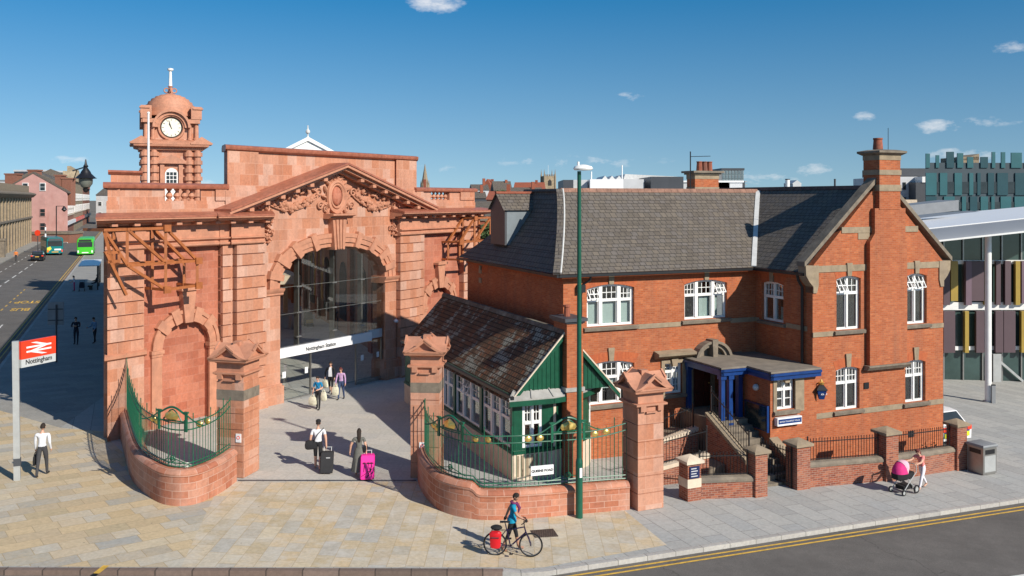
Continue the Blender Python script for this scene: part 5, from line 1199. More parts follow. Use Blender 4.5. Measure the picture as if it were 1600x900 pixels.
# ================================================================= GATEPOSTS
def gatepost(c, deg, wid, ztop, label, mats=None):
    """c = ground point of the front centre"""
    f = yawfr((c.x, c.y), deg); g = c.z; h = wid/2
    t = thing('gatepost', Vector((c.x, c.y, g)), label, 'gatepost', 'terracotta gateposts')
    zs_ = ztop-1.02
    mb = MB(); z = g-.2; step = .56; first = True
    z = g+.0; mb.box(f, -h+.03, h-.03, .03, wid-.03, g-.3, zs_)
    while z < zs_-.5:
        mb.box(f, -h, h, 0, wid, z+.015, min(z+step-.015, zs_)); z += step
    mb.build('shaft', M['terra'], t)
    if mats:
        mb = MB(); mb.box(f, -h-.006, h+.006, -.006, wid+.006, zs_-.86, zs_-.5); mb.build('stone_band', M['stone_d'], t)
    sq_ = lambda o, z: [f(a, b, z) for a, b in ((-h-o, -o), (h+o, -o), (h+o, wid+o), (-h-o, wid+o))]
    mb = MB(); mb.loft([sq_(-.02, zs_-.05), sq_(.0, zs_-.0), sq_(.1, zs_+.06), sq_(.1, zs_+.12), sq_(.0, zs_+.14), sq_(.0, zs_+.42), sq_(.06, zs_+.46), sq_(.2, zs_+.5), sq_(.22, zs_+.58), sq_(.1, zs_+.6)])
    for a in (-h+.06, h-.26): mb.box(f, a, a+.2, -.1, 0, zs_-.12, zs_+.06)
    mb.bar(f(-.2, -.05, zs_-.16), f(.2, -.05, zs_-.16), .07, .05)
    mb.build('cornice', M['terra_p'], t)
    # four little swept pediments forming the cap
    e = h+.24; zb = zs_+.58
    curve = lambda x: zb+.05+(.42)*((1-abs(x)/e)**1.55)
    mb = MB()
    for fr_ in (f, Fr(f(0, h, 0)+f.a*(-h)+Vector((0, 0, 0)), (f.b.x, f.b.y), (-f.a.x, -f.a.y))):
        pass
    cc = f(0, h, 0)
    for k in range(2):
        fr_ = Fr(cc, (f.a.x, f.a.y), (f.b.x, f.b.y)) if k == 0 else Fr(cc, (f.b.x, f.b.y), (-f.a.x, -f.a.y))
        xs = [-e+2*e*i/16 for i in range(17)]
        lo_ = [(x, zb if abs(x) < e else zb) for x in xs]
        th = .09
        hi_ = [(x, curve(x)+.0) for x in xs]
        mb.strip(fr_, [(x, max(zb, z-th)) for x, z in hi_], [(x, z+.02*(1-abs(x)/e)) for x, z in hi_], -e, e)
        mb.strip(fr_, [(x, zb) for x in xs], [(x, max(zb, z-th)) for x, z in hi_], -e+.16, e-.16)
        for s_ in (-1, 1):
            q = fr_(0, s_*(e+.0), curve(0)+.0)
            mb.strip(fr_, [(x, curve(x)) for x in xs[5:12]], [(x, curve(x)+.07) for x in xs[5:12]], s_*e-.04 if s_ > 0 else -e-.03, s_*e+.03 if s_ > 0 else -e+.04)
    mb.box(f, -.13, .13, h-.13, h+.13, zb+.3, zb+.56)
    mb.build('pediment_cap', M['terra_p'], t)
    return f
c1 = G(381, 748); c1 = c1+Vector((-.97, .242, 0))*.54; c1.z = gz(c1.x, c1.y)
gL = gatepost(c1, -14, 1.06, P(370, 541, 31.6).z, 'terracotta gatepost left of the forecourt with a weathered stone band and small notice', True)
c2 = G(664, 748); gR = gatepost(c2, -4, 1.04, P(664, 531, 32).z, 'terracotta gatepost in the middle, beside the green pavilion', True)
c3 = G(997, 799)+U*.48; c3.z = gz(c3.x, c3.y); g3 = gatepost(c3, 23.2, .97, P(1015, 583, 29.7).z, 'terracotta gatepost on the right, nearest to the road kerb, without a stone band')
for f, zz, lab in ((gL, c1.z+1.25, 'small white notice on the left gatepost'), (gR, c2.z+1.0, 'small white notice on the middle gatepost')):
    x = .34 if f is gL else -.1
    t = thing('notice', f(x, 0, zz), lab, 'notice'); mb = MB(); mb.box(f, x-.1, x+.1, -.03, -.002, zz, zz+.3); mb.build('plate', M['signw'], t)
    mb = MB(); mb.tube([f(x+.055*math.cos(2*PI*i/12), -.032, zz+.17+.055*math.sin(2*PI*i/12)) for i in range(13)], .012, 4); mb.build('mark', M['redsign'], t)
# ================================================================= CURVED WALLS + GREEN RAILINGS
def smooth(pts, n=60):
    pts = [Vector((p[0], p[1], 0)) for p in pts]; o = []
    pts = [pts[0]*2-pts[1]]+pts+[pts[-1]*2-pts[-2]]
    for i in range(1, len(pts)-2):
        p0, p1, p2, p3 = pts[i-1:i+3]
        for k in range(n//(len(pts)-3)):
            t = k/(n//(len(pts)-3)); o.append(.5*((2*p1)+(p2-p0)*t+(2*p0-5*p1+4*p2-p3)*t*t+(3*p1-p0-3*p2+p3)*t**3))
    o.append(pts[-2]); return o
def wallprof(h, th=.5):
    return [(0, -.25), (0, h-.22), (-.03+.05, h-.2), (.03, h-.12), (-.02, h-.05), (-.1, h), (-.3, h+.01), (-th+.05, h-.03), (-th, h-.1), (-th, -.25)]
def curvedwall(name, pts, hf, label, cat='wall'):
    path = smooth(pts, 72); t = thing('curved_wall', (path[0].x, path[0].y, gz(path[0].x, path[0].y)), label, cat)
    mb = MB(); mb.sweep(path, lambda u_: wallprof(hf(u_))); mb.build('wall_body', M['cbrick'], t); return path
lp = [S(-8.0, .0, 0), S(-8.55, -.9, 0)]
lpts = [S(-8.3, .0, 0), G(189, 690), G(205, 748), G(235, 778), G(265, 790), G(305, 788), G(345, 770), G(370, 752)]
pathL = curvedwall('l', lpts, lambda u_: 1.12, 'curved terracotta block wall of the left forecourt railing')
rpts = [G(651, 742), G(657, 764), G(675, 789), G(700, 803), G(745, 812), G(800, 812), G(850, 808.5), G(905, 803.5), G(984, 796.5)]
def hR(u_):
    lo, hi = .90, 1.1
    s = min(1, max(0, (u_-.475)/.035)); s = s*s*(3-2*s); return hi+(lo-hi)*s
pathR = curvedwall('r', rpts, hR, 'long curved terracotta block wall under the right green railing')
mb = MB(); mb.sweep([Vector((p[0], p[1], 0)) for p in (G(981, 797), G(987, 796.5))], wallprof(1.0)) if 0 else None
def greenrail(path, hw_, hf, label, orn, bottom=None, endrise=.55, back=.24, sag=True):
    t = thing('railing', Vector((path[0].x, path[0].y, gz(path[0].x, path[0].y)+hw_(0))), label, 'railing', 'green forecourt railings')
    n = len(path); q = []; L_ = [0]
    for i in range(n):
        d = path[min(i+1, n-1)]-path[max(i-1, 0)]; d.normalize(); w_ = Vector((d.y, -d.x, 0)); q.append(path[i]-w_*back)
        if i: L_.append(L_[-1]+(q[i]-q[i-1]).length)
    T_ = L_[-1]
    def at(s):
        s = max(0, min(T_, s)); i = 0
        while i < n-2 and L_[i+1] < s: i += 1
        k = (s-L_[i])/max(1e-6, L_[i+1]-L_[i]); p = q[i].lerp(q[i+1], k); u_ = (i+k)/(n-1); return p, u_, gz(p.x, p.y)
    def H(u_, s): 
        e = min(s, T_-s) if hf is None else s
        return 1.45+endrise*max(0, 1-s/1.6)**2+(endrise*.45)*max(0, 1-(T_-s)/1.8)**2
    m = int(T_/.145); mb = MB()
    tops = []
    for i in range(m+1):
        s = T_*i/m; p, u_, g = at(s); hb = hw_(u_)+.06; ht = H(u_, s)
        major = i % 6 == 0
        p0 = Vector((p.x, p.y, g+hb-.04)); p1 = Vector((p.x, p.y, g+hw_(0)+ht+(.26 if major else .1 if i % 2 == 0 else -.0)))
        mb.tube([p0, p1], .016 if major else .0105, 5)
        if major: mb.ball(p1, .02, .02, .05, 5, 4)
    mb.build('bar_panel', M['greenb'], t)
    mb = MB(); N_ = 70; w0 = hw_(0)
    for hh in (0, -.22):
        mb.tube([Vector((at(T_*i/N_)[0].x, at(T_*i/N_)[0].y, at(T_*i/N_)[2]+w0+H(0, T_*i/N_)+hh)) for i in range(N_+1)], .022, 5)
    for hh in (.06, .17):
        mb.tube([Vector((at(T_*i/N_)[0].x, at(T_*i/N_)[0].y, at(T_*i/N_)[2]+hw_(at(T_*i/N_)[1])+hh)) for i in range(N_+1)], .02, 5)
    mb.build('rail', M['greenb'], t)
    # ornamental crest panels with gold hearts
    for s in orn:
        s = min((abs(at(T_*i/400)[0].x/at(T_*i/400)[0].y*F+HX-s), T_*i/400) for i in range(401) if not (s < 400 and at(T_*i/400)[0].y > 31))[1]
        p, u_, g = at(s); d = (at(s+.1)[0]-at(s-.1)[0]).normalized(); f = Fr((p.x, p.y), (d.x, d.y), (-d.y, d.x)); zt = g+w0+H(0, s)
        mb = MB()
        for sg in (-1, 1): mb.box(f, sg*.55-.04, sg*.55+.04, -.03, .03, zt-.25, zt+.34); mb.box(f, sg*.55-.08, sg*.55+.08, -.04, .04, zt+.34, zt+.39)
        pts = [f(-.55+1.1*i/16, 0, zt+.34+.2*math.sin(PI*i/16)**1.5-.04) for i in range(17)]; mb.tube(pts, .035, 6)
        mb.tube([f(-.36+.72*i/12, 0, zt+.08+.34*math.sin(PI*i/12)) for i in range(13)], .022, 5); mb.tube([f(-.55, 0, zt+.06), f(.55, 0, zt+.06)], .025, 5)
        for sg in (-1, 1):
            mb.tube([f(sg*(.55+.7*i/10), 0, zt+.3-.28*math.sin(PI/2*i/10)) for i in range(11)], .022, 5)
        o = mb.build('crest', M['greenb'], t); mb = MB()
        cen = f(0, 0, g+hw_(u_)+.3); mb.torus(cen, f.b, .09, .02, 12, 5); mb.ball(cen, .05); 
        for sg in (-1, 1): mb.tube([cen+f.a*sg*.08, f(sg*.7, 0, g+hw_(u_)+.16)], .014, 5)
        mb.build('rosette', M['greenb'], t)
        mb = MB(); mb.loft([[f(x*1.0, -.04, zt+.06+z) for x, z in ((0, .36), (.08, .30), (.24, .24), (.28, .14), (.22, .05), (.08, .03), (-.08, .03), (-.22, .05), (-.28, .14), (-.24, .24), (-.08, .30))], [f(x*.5, -.1, zt+.12+z*.6) for x, z in ((0, .36), (.08, .30), (.24, .24), (.28, .14), (.22, .05), (.08, .03), (-.08, .03), (-.22, .05), (-.28, .14), (-.24, .24), (-.08, .30))]])
        mb.build('gilt_heart', M['gold'], o)
        for k in (-1.35, -.95, .95, 1.35):
            p2, u2, g2 = at(s+k); mb = MB(); c = Vector((p2.x, p2.y, g2+w0+H(0, s+k)-.11)); mb.ball(c, .13, .06, .1, 9, 6, Matrix((f.a, f.b, Z)).transposed()); mb.build('gilt_boss', M['gold'], o)
    return t, at, T_
tL, atL, TL = greenrail(pathL[6:], lambda u_: 1.12, None, 'green iron railing with gilt hearts on the left curved wall', [0], endrise=.5) if 0 else greenrail(pathL[8:], lambda u_: 1.12, None, 'green iron railing with gilt hearts on the left curved wall', [270], endrise=.55)
tR, atR, TR = greenrail(pathR, hR, None, 'long green iron railing with gilt hearts in front of the pavilion', [704, 888], endrise=.5)
sp_ = G(840, 800); 
# street name plate
best = min((abs((atR(s)[0].x/atR(s)[0].y*F+HX)-846), s) for s in [TR*i/200 for i in range(200)])[1]
p, u_, g = atR(best); d = (atR(best+.1)[0]-atR(best-.1)[0]).normalized(); f = Fr((p.x, p.y), (d.x, d.y), (-d.y, d.x)); z_ = ZC-(741-HY)/F*p.y
t = thing('street_sign', f(0, -.05, z_), 'white street name plate with black lettering fixed to the right green railing', 'street sign')
mb = MB(); mb.box(f, -.38, .38, -.09, -.05, z_, z_+.3); mb.build('plate', M['signw'], t)
text('lettering', 'QUEENS ROAD', .105, f, 0, -.094, z_+.11, M['ink'], t, ext=.003, bold=.004)
# ================================================================= STREET FURNITURE
g = G(905, 809)
t = thing('street_lamp', g, 'tall dark green street lamp with white dish head beside the curved wall', 'street lamp')
zt = 10+.86
mb = MB(); mb.tube([g-Z*.1, g+Z*1.75], .115, 14); mb.tube([g+Z*1.75, g+Z*1.9], [.115, .085], 14, False); mb.tube([g+Z*1.9, Vector((g.x, g.y, zt))], [.085, .062], 14); mb.build('column', M['greenp'], t)
mb = MB(); hc_ = Vector((g.x+.12, g.y-.06, zt+.08)); mb.lathe(hc_, [(.05, -.06), (.26, -.05), (.30, 0), (.26, .07), (.12, .12), (.03, .13)], 16, 1.05, .62, .0)
mb.tube([Vector((g.x-.03, g.y, zt+.18)), Vector((g.x-.03, g.y, zt+.3))], .04, 8); mb.build('lamp_head', M['white'], t)
mb = MB(); mb.box(yawfr(g, 23), -.06, .07, -.122, -.1, 1.45+g.z-g.z+.9, 1.45+.35+.9) if 0 else mb.box(Fr((g.x, g.y, g.z), U, V), -.045, .045, -.125, -.112, 1.3, 1.6); mb.build('label_plate', M['signw'], t)
# station sign post
g = G(27, 750); ztp = P(22, 533, g.y).z
t = thing('station_sign', g, 'station name sign with white double arrow on red, on a grey post', 'sign')
sf = Fr((g.x, g.y), (.34, .94), (-.94, .34))
mb = MB(); mb.tube([g-Z*.1, Vector((g.x-.12, g.y, ztp))], .115, 4) if 0 else mb.bar(g-Z*.1, Vector((g.x-.06, g.y, ztp)), .2, .2); mb.build('post', M['galv'], t)
mb = MB(); mb.bar(g+Z*.5+Vector((.0, .0, 0)), g+Z*.75, .215, .215); mb.build('sticker', M['dkgrey'], t)
x0 = .12; x1 = sf.A(85.5); zt_ = ZC-(534-HY)/F*sf(x0, 0, 0).y; zb_ = ZC-(575-HY)/F*sf(x0, 0, 0).y; zm_ = ZC-(562-HY)/F*sf(x0, 0, 0).y
mb = MB(); mb.box(sf, x0, x1, -.05, .05, zm_, zt_); pn = mb.build('red_panel', M['redsign'], t)
mb = MB(); mb.box(sf, x0, x1, -.048, .048, zb_, zm_-.004); pn2 = mb.build('name_panel', M['signg'], t)
wd2, ht2 = x1-x0, zt_-zm_; cx, cz = (x0+x1)/2, (zt_+zm_)/2
mb = MB(); s_ = ht2*.78
for dz in (.155, -.155): mb.box(sf, cx-wd2*.36, cx+wd2*.36, -.058, -.05, cz+dz*s_-.06*s_, cz+dz*s_+.06*s_)
def para(x_lo, x_hi, zlo, zhi, w_): mb.az(sf, [(cx+x_lo-w_, cz+zlo), (cx+x_lo+w_, cz+zlo), (cx+x_hi+w_, cz+zhi), (cx+x_hi-w_, cz+zhi)], -.0595, -.05)
k = wd2*.16
para(k, -k, .215*s_, .47*s_, .11) ; para(-k, k, -.1*s_, .1*s_, .12); para(k, -k, -.47*s_, -.215*s_, .11)
mb.build('double_arrow', M['signw'], pn)
text('lettering', 'Nottingham', .23, sf, cx, -.052, zb_+.09, M['ink'], pn2, ext=.003, bold=.004)
# rear of a road sign
g = G(88, 566); t = thing('road_sign', g, 'dark rear side of a rectangular road sign on a thin post in the shade', 'road sign')
mb = MB(); mb.tube([g, Vector((g.x, g.y, P(88, 476, g.y).z))], .05, 8); mb.build('post', M['dkgrey'], t)
zt_, zb_ = P(88, 472, g.y).z, P(88, 508, g.y).z
mb = MB(); rf = yawfr((g.x, g.y), 8); mb.box(rf, -.5, .38, .06, .09, zb_, zt_); sgp = mb.build('panel', M['grey'], t)
mb = MB()
for z in (zb_+.25, zt_-.45): mb.box(rf, -.48, .36, .03, .06, z, z+.06)
mb.build('stiffener', M['dkgrey'], sgp)
# litter bin
g = G(1534, 738); f = Fr((g.x, g.y), U, V); t = thing('litter_bin', g, 'square brushed steel litter bin with slot openings at the end of the brick wall', 'litter bin')
z0 = g.z; mb = MB(); mb.box(f, -.36, .36, -.36, .36, z0+.05, z0+1.05); mb.box(f, -.33, .33, -.33, .33, z0-.05, z0+.05); 
mb.build('bin_body', M['steel'], t)
mb = MB(); mb.loft([[f(a*(.38+o), b*(.38+o), z0+z) for a, b in ((-1, -1), (1, -1), (1, 1), (-1, 1))] for o, z in ((0, 1.05), (.02, 1.1), (0, 1.15), (-.1, 1.18))]); mb.build('lid', M['grey'], t)
mb = MB(); mb.box(f, -.25, .25, -.37, -.355, z0+.8, z0+.97); mb.box(f, -.37, -.355, -.25, .25, z0+.8, z0+.97); mb.box(f, .355, .37, -.25, .25, z0+.8, z0+.97); mb.build('slot', M['black'], t)
mb = MB(); mb.box(f, -.30, .30, -.368, -.358, z0+.12, z0+.74); mb.build('door_panel', M['galv'], t)
# metal bollard strip by the column, drain gratings
g = G(1552, 630); t = thing('bollard', g, 'thin grey bollard post at the foot of the tall white column', 'bollard'); mb = MB(); mb.box(yawfr((g.x, g.y), 0), -.1, .1, -.05, .05, g.z-.1, g.z+.95); mb.build('post', M['grey'], t)
mb = MB(); mb.box(yawfr((g.x, g.y), 0), -.105, .105, -.055, .055, g.z+.95, g.z+1.0); mb.build('cap', M['black'], t)
# ================================================================= MODERN CONCOURSE BUILDING (right)
mf = Fr((24.0, 54.5), (1, .02), (-.02, 1))
mg = gz(30, 54)
t = thing('glass_building', (33, 56, mg), 'modern glass building with purple and gold fins below a white roof', 'building')
mzz = lambda py, Y=54.5: ZC-(py-HY)/F*Y
mb = MB(); mb.box(mf, 0, 24, .3, .36, mg-.2, 7.9); mb.build('glass_wall', basic('green_tinted_glass', (.045, .08, .075), .06, .4, .35), t)
mb = MB()
for z in (mzz(356), mzz(476), mzz(410)-.0, mzz(482)-.0, mzz(545)): mb.box(mf, 0, 24, .12, .3, z-.12, z+.12)
mb.build('floor_edge', M['white'], t)
mb = MB(); 
for a in [1.2*i for i in range(20)]: mb.box(mf, a-.04, a+.04, .2, .3, mg-.2, 7.9)
mb.build('mullion', M['steel'], t)
mb = MB(); rnd = random.Random(5)
pal = [basic('aubergine_mesh_fin', (.095, .06, .07), .5, .1, .5), basic('gold_fin', (.36, .25, .05), .4, .12, .8), basic('plum_fin', (.16, .105, .135), .5, .1, .5)]
for row, (yt, yb) in enumerate(((408, 474), (486, 551))):
    fins = [[(1473, 1483, 0), (1484, 1495, 1), (1507, 1516, 2), (1517, 1536, 0), (1537, 1543, 1), (1555, 1562, 0), (1569, 1578, 0), (1585, 1592, 1), (1594, 1603, 2), (1606, 1625, 0), (1630, 1638, 1)], [(1473, 1491, 0), (1506, 1512, 1), (1524, 1537, 0), (1538, 1542, 2), (1554, 1566, 0), (1567, 1585, 0), (1594, 1600, 1), (1604, 1620, 0), (1626, 1640, 0)]][row]
    for p0, p1, c in fins:
        mb = MB(); a0, a1 = mf.A(p0), mf.A(p1); dz = rnd.choice((0, .15, -.1)) if row == 0 else 0
        mb.box(mf, a0, a1, -.12-.03*c, .08, mzz(yb)+dz, mzz(yt)); mb.build('fin', pal[c], t)
for a in (1.4, 5.5, 9.6, 13.7):
    mb = MB(); mb.box(mf, a-.25, a+.25, -.15, .3, mg-.2, mzz(553)); mb.build('pier', M['galv'], t)
mb = MB(); mb.bar(mf(5.2, .1, mzz(553)), mf(7.2, .1, mg), .14); mb.bar(mf(9.2, .1, mzz(553)), mf(10.6, .1, mg), .14); mb.build('brace', M['galv'], t)
# roof canopy
q0, q1 = P(1370, 387.6, 47), P(1720, 350, 47); up0, up1 = P(1370, 366.5, 47.6), P(1720, 329.5, 47.6); b0_, b1_ = P(1370, 345, 76), P(1760, 309, 76)
mb = MB(); dn = Vector((0, 0, -.12)); s0_, s1_ = Vector((q0.x, 76, q0.z+.3)), Vector((q1.x+8, 76, q1.z+.3)); mb.add([q0, q1, s1_, s0_], [(0, 1, 2, 3)]); mb.build('roof_soffit', M['grey'], t)
mid0, mid1 = q0.lerp(up0, .52)+Vector((0, -.12, 0)), q1.lerp(up1, .52)+Vector((0, -.12, 0))
mb = MB(); mb.add([q0, q1, mid1, mid0, up1, up0], [(0, 1, 2, 3), (3, 2, 4, 5)]); mb.build('roof_fascia', basic('grey_metal_fascia', (.20, .22, .25), .4, .06, .5, metal=.2), t)
mb = MB(); mb.loft([[up0, up1, b1_, b0_], [p+Z*.05 for p in (up0, up1, b1_, b0_)]]); mb.build('roof_top', M['signw'], t)
mb = MB(); mb.bar(q0-Vector((0, .03, -.03)), q1-Vector((0, .03, -.03)), .06, .09); mb.build('roof_edge', M['white'], t)
u0, u1 = P(1415, 338, 64), P(1498, 329, 64); mb = MB(); mb.loft([[u0, u1, u1+Vector((0, 3, 0)), u0+Vector((0, 3, 0))], [p+Z*.75 for p in (u0, u1, u1+Vector((0, 3, 0)), u0+Vector((0, 3, 0)))]]); mb.build('roof_plant_screen', M['grey'], t)
# lower ground: the column
g = G(1544, 628); ct_ = P(1546, 372, g.y).z
t2 = thing('column', g, 'tall round white column carrying the roof of the glass building', 'column'); mb = MB(); mb.tube([g-Z*.1, Vector((g.x, g.y, ct_+.3))], .165, 18); mb.build('shaft', M['white'], t2)
mb = MB(); mb.tube([g, g+Z*.06], .27, 18); mb.build('base_ring', M['galv'], t2)
# ================================================================= CARS, BUSES
def car(c, yaw, label, bodymat, cat='car', name='parked_car', extra=None, group=None):
    f = yawfr((c.x, c.y, c.z), yaw); t = thing(name, c, label, cat, group)    # a = length forward is +b
    mb = MB(); prof = [(-2.1, .32), (-2.12, .7), (-2.05, .9), (-1.2, 1.0), (1.0, .98), (1.85, .82), (2.1, .65), (2.1, .32)]
    mb.loft([[f(x*s, b, z) for b, z in prof] for x, s in ((-.86, 1), (-.78, 1))][:1]+[[f(x, b*(1 if abs(x) < .8 else .985), .32+(z-.32)) for b, z in prof] for x in (-.80, .80)]+[[f(.86, b, z) for b, z in prof]])
    cab = [(-1.95, .93), (-1.55, 1.42), (-1.2, 1.47), (.1, 1.46), (.35, 1.4), (1.05, .96)]
    mb.loft([[f(x*(.78 if z < 1.2 else .62), b, z) for b, z in cab] for x in (-1, 1)])
    body = mb.build('body', bodymat, t)
    mb = MB()
    mb.add([f(-.66, -1.93, 1.0), f(.66, -1.93, 1.0), f(.55, -1.6, 1.39), f(-.55, -1.6, 1.39)], [(0, 1, 2, 3)]); mb.add([f(-.68, .97, 1.03), f(.68, .97, 1.03), f(.57, .42, 1.4), f(-.57, .42, 1.4)], [(0, 1, 2, 3)])
    for s in (-1, 1): mb.add([f(s*.765, -1.6, 1.0), f(s*.765, .8, 1.0), f(s*.655, .25, 1.38), f(s*.655, -1.3, 1.40)], [(0, 1, 2, 3)])
    for v in mb.v: pass
    wn = mb.build('window', M['bgglass'], t); 
    wn.scale = (1.0, 1.0, 1.0); wn.location = (0, 0, .012)
    for s in (-1, 1):
        for b in (-1.3, 1.3):
            mb = MB(); mb.torus(f(s*.78, b, .31), f.a, .24, .075, 16, 6); w_ = mb.build('wheel', M['black'], t); mb = MB(); mb.tube([f(s*.76, b, .31), f(s*.83, b, .31)], .19, 10); mb.build('rim', M['galv'], w_)
        mb = MB(); mb.box(f, *sorted((s*.6, s*.84)), -2.14, -2.05, .72, .9); mb.build('tail_light', M['redsign'], t)
    mb = MB(); mb.box(f, -.26, .26, -2.145, -2.11, .62, .73); mb.build('number_plate', M['yellow'], t)
    return t, f
M['carblack'] = basic('black_car_paint', (.012, .013, .016), .2, .05, 1); M['carwhite'] = basic('white_car_paint', (.78, .78, .78), .25, .03, 1)
roadg = lambda px, py: (lambda g: Vector((g.x, g.y, g.z-.115)))(G(px, py))
car(roadg(58, 407)+V*2, math.degrees(math.atan2(V.y, V.x))-90, 'black hatchback seen from behind on the left road following the bus', M['carblack'], name='black_car')
gp_ = GF(GW+1.15, .25+2.15, 0); gp_.z = gz(gp_.x, gp_.y)
pc, pf = car(gp_, 23.2, 'white police car with yellow and blue rear markings half hidden behind the brick gable', M['carwhite'], 'police car', 'police_car')
mb = MB()
for i in range(5):
    for j in range(2): 
        if (i+j) % 2: mb.box(pf, -.72+i*.29, -.72+(i+1)*.29, -2.128, -2.10, .45+j*.2, .45+(j+1)*.2)
mb.build('blue_check', M['blue'], pc)
mb = MB()
for i in range(5):
    for j in range(2): 
        if (i+j) % 2 == 0: mb.box(pf, -.72+i*.29, -.72+(i+1)*.29, -2.127, -2.10, .45+j*.2, .45+(j+1)*.2)
mb.build('yellow_check', basic('fluorescent_yellow', (.62, .70, .02), .4, .05, 2), pc)
M['teal'] = basic('teal_bus_paint', (.0, .17, .18), .3, .08, .4); M['lime'] = basic('lime_bus_paint', (.06, .50, .03), .3, .08, .4)
def bus(c, yaw, label, mat, ln, h, rear, name):
    f = yawfr((c.x, c.y, c.z), yaw); t = thing(name, c, label, 'bus')
    mb = MB(); sec = lambda b, i: [f(a*(1.25-i), b, z) for a, z in ((-1, .35), (1, .35), (1, h-.3), (.86, h), (-.86, h), (-1, h-.3))]
    mb.loft([sec(0, .08), sec(.12, 0), sec(ln-.12, 0), sec(ln, .08)]); mb.build('body', mat, t)
    mb = MB(); mb.box(f, -1.1, 1.1, -.03, .02, h*.52, h-.55); mb.build('windscreen' if not rear else 'rear_window', M['bgglass'], t)
    mb = MB()
    for k in range(5): mb.box(f, 1.235, 1.262, .8+k*(ln-1.4)/5, .6+(k+1)*(ln-1.4)/5, h*.45, h-.6); mb.box(f, -1.262, -1.235, .8+k*(ln-1.4)/5, .6+(k+1)*(ln-1.4)/5, h*.45, h-.6)
    mb.build('side_window', M['bgglass'], t)
    mb = MB(); mb.box(f, -.95, .95, -.03, .02, h-.5, h-.15); mb.build('destination_panel', M['ink'] if not rear else M['dkgrey'], t)
    for a in (-1, 1):
        mb = MB(); mb.box(f, *sorted((a*.95, a*1.15)), -.04, .02, .55, .95); mb.build('lamp', M['redsign'] if rear else M['signw'], t)
        for b in (1.8, ln-2.2): mb = MB(); mb.tube([f(a*1.0, b, .45), f(a*1.27, b, .45)], .46, 12); mb.build('wheel', M['black'], t)
    mb = MB(); mb.box(f, -.5, .5, -.05, 0, .5, .65); mb.build('number_plate', M['yellow'] if rear else M['signw'], t)
    if rear: mb = MB(); mb.az(f, [(-1.2, .5), (-.5, 1.1), (-.7, 1.5), (-1.2, 1.3)], -.035, 0); mb.build('yellow_flash', basic('bus_yellow_flash', (.6, .62, .05), .4, .05, 1), t); mb = MB(); mb.box(f, -.1, .9, -.032, 0, .85, 1.1); mb.build('white_strip', M['signw'], t)
    return t
ya = math.degrees(math.atan2(V.y, V.x))-90
bus(roadg(86, 398), ya+10, 'teal single decker bus seen from behind on the left road', M['teal'], 9.5, 2.95, True, 'teal_bus')
g = roadg(133, 399); bus(g, ya, 'lime green single decker bus coming down the left road', M['lime'], 9.5, 2.9, False, 'green_bus')
# small traffic sign, banded post and tram-like poles near the pink gable
def signpost(px, py, h, label, disc, mat, stripes=False):
    g = G(px, py); t = thing('sign_post', g, label, 'sign post')
    mb = MB(); mb.tube([g, g+Z*h], .07, 6); mb.build('post', M['dkgrey'], t)
    if stripes:
        for i in range(4): mb = MB(); mb.tube([g+Z*(h*.12+i*h*.22), g+Z*(h*.12+i*h*.22+h*.11)], .13, 8); mb.build('white_band', M['signw'], t)
    if disc: mb = MB(); mb.tube([g+Z*h-Vector((0, .1, 0)), g+Z*h-Vector((0, .04, 0))], disc, 14); mb.build('disc', mat, t)
signpost(59, 395, 3.4, 'round red and white traffic sign in front of the brick wall, far left road', .5, M['redsign'])
signpost(71, 396, 5.0, 'black and white banded post beside the teal bus', 0, None, True)
g = G(88, 392); t = thing('street_lamp', g, 'thin street lamp standing before the pink gable house', 'street lamp')
hh = P(88, 322, g.y).z-g.z; mb = MB(); mb.tube([g, g+Z*hh], .09, 6); mb.tube([g+Z*hh, g+Z*(hh)+Vector((1.3, 0, 0))], .05, 5); mb.build('column', M['black'], t)
mb = MB(); mb.lathe(g+Vector((1.4, 0, hh-1.0)), [(.1, 0), (.45, .35), (.35, .6), (.1, 1.0)], 10); mb.build('lamp_head', M['black'], t)
# bus shelter
s0 = G(146, 452); f = Fr((s0.x, s0.y), V, -U); z0 = s0.z
t = thing('bus_shelter', s0, 'bus shelter with a flat pale roof on the shaded left pavement', 'bus shelter')
mb = MB(); mb.box(f, -1, 9, -.6, 1.4, z0+2.5, z0+2.6); mb.build('shelter_roof', M['white'], t)
for a in (-.8, 3.5, 8.5): mb = MB(); mb.box(f, a-.07, a+.07, -.5, -.36, z0, z0+2.5); mb.build('post', M['black'], t)
mb = MB(); mb.box(f, -.7, 8.4, -.45, -.41, z0+.4, z0+2.3); mb.build('glass_panel', M['glass'], t)
mb = MB(); mb.box(f, -.9, .4, .0, .5, z0+.42, z0+.5); mb.box(f, -.6, -.5, .1, .4, z0, z0+.42); mb.box(f, .1, .2, .1, .4, z0, z0+.42); mb.build('bench', M['black'], t)
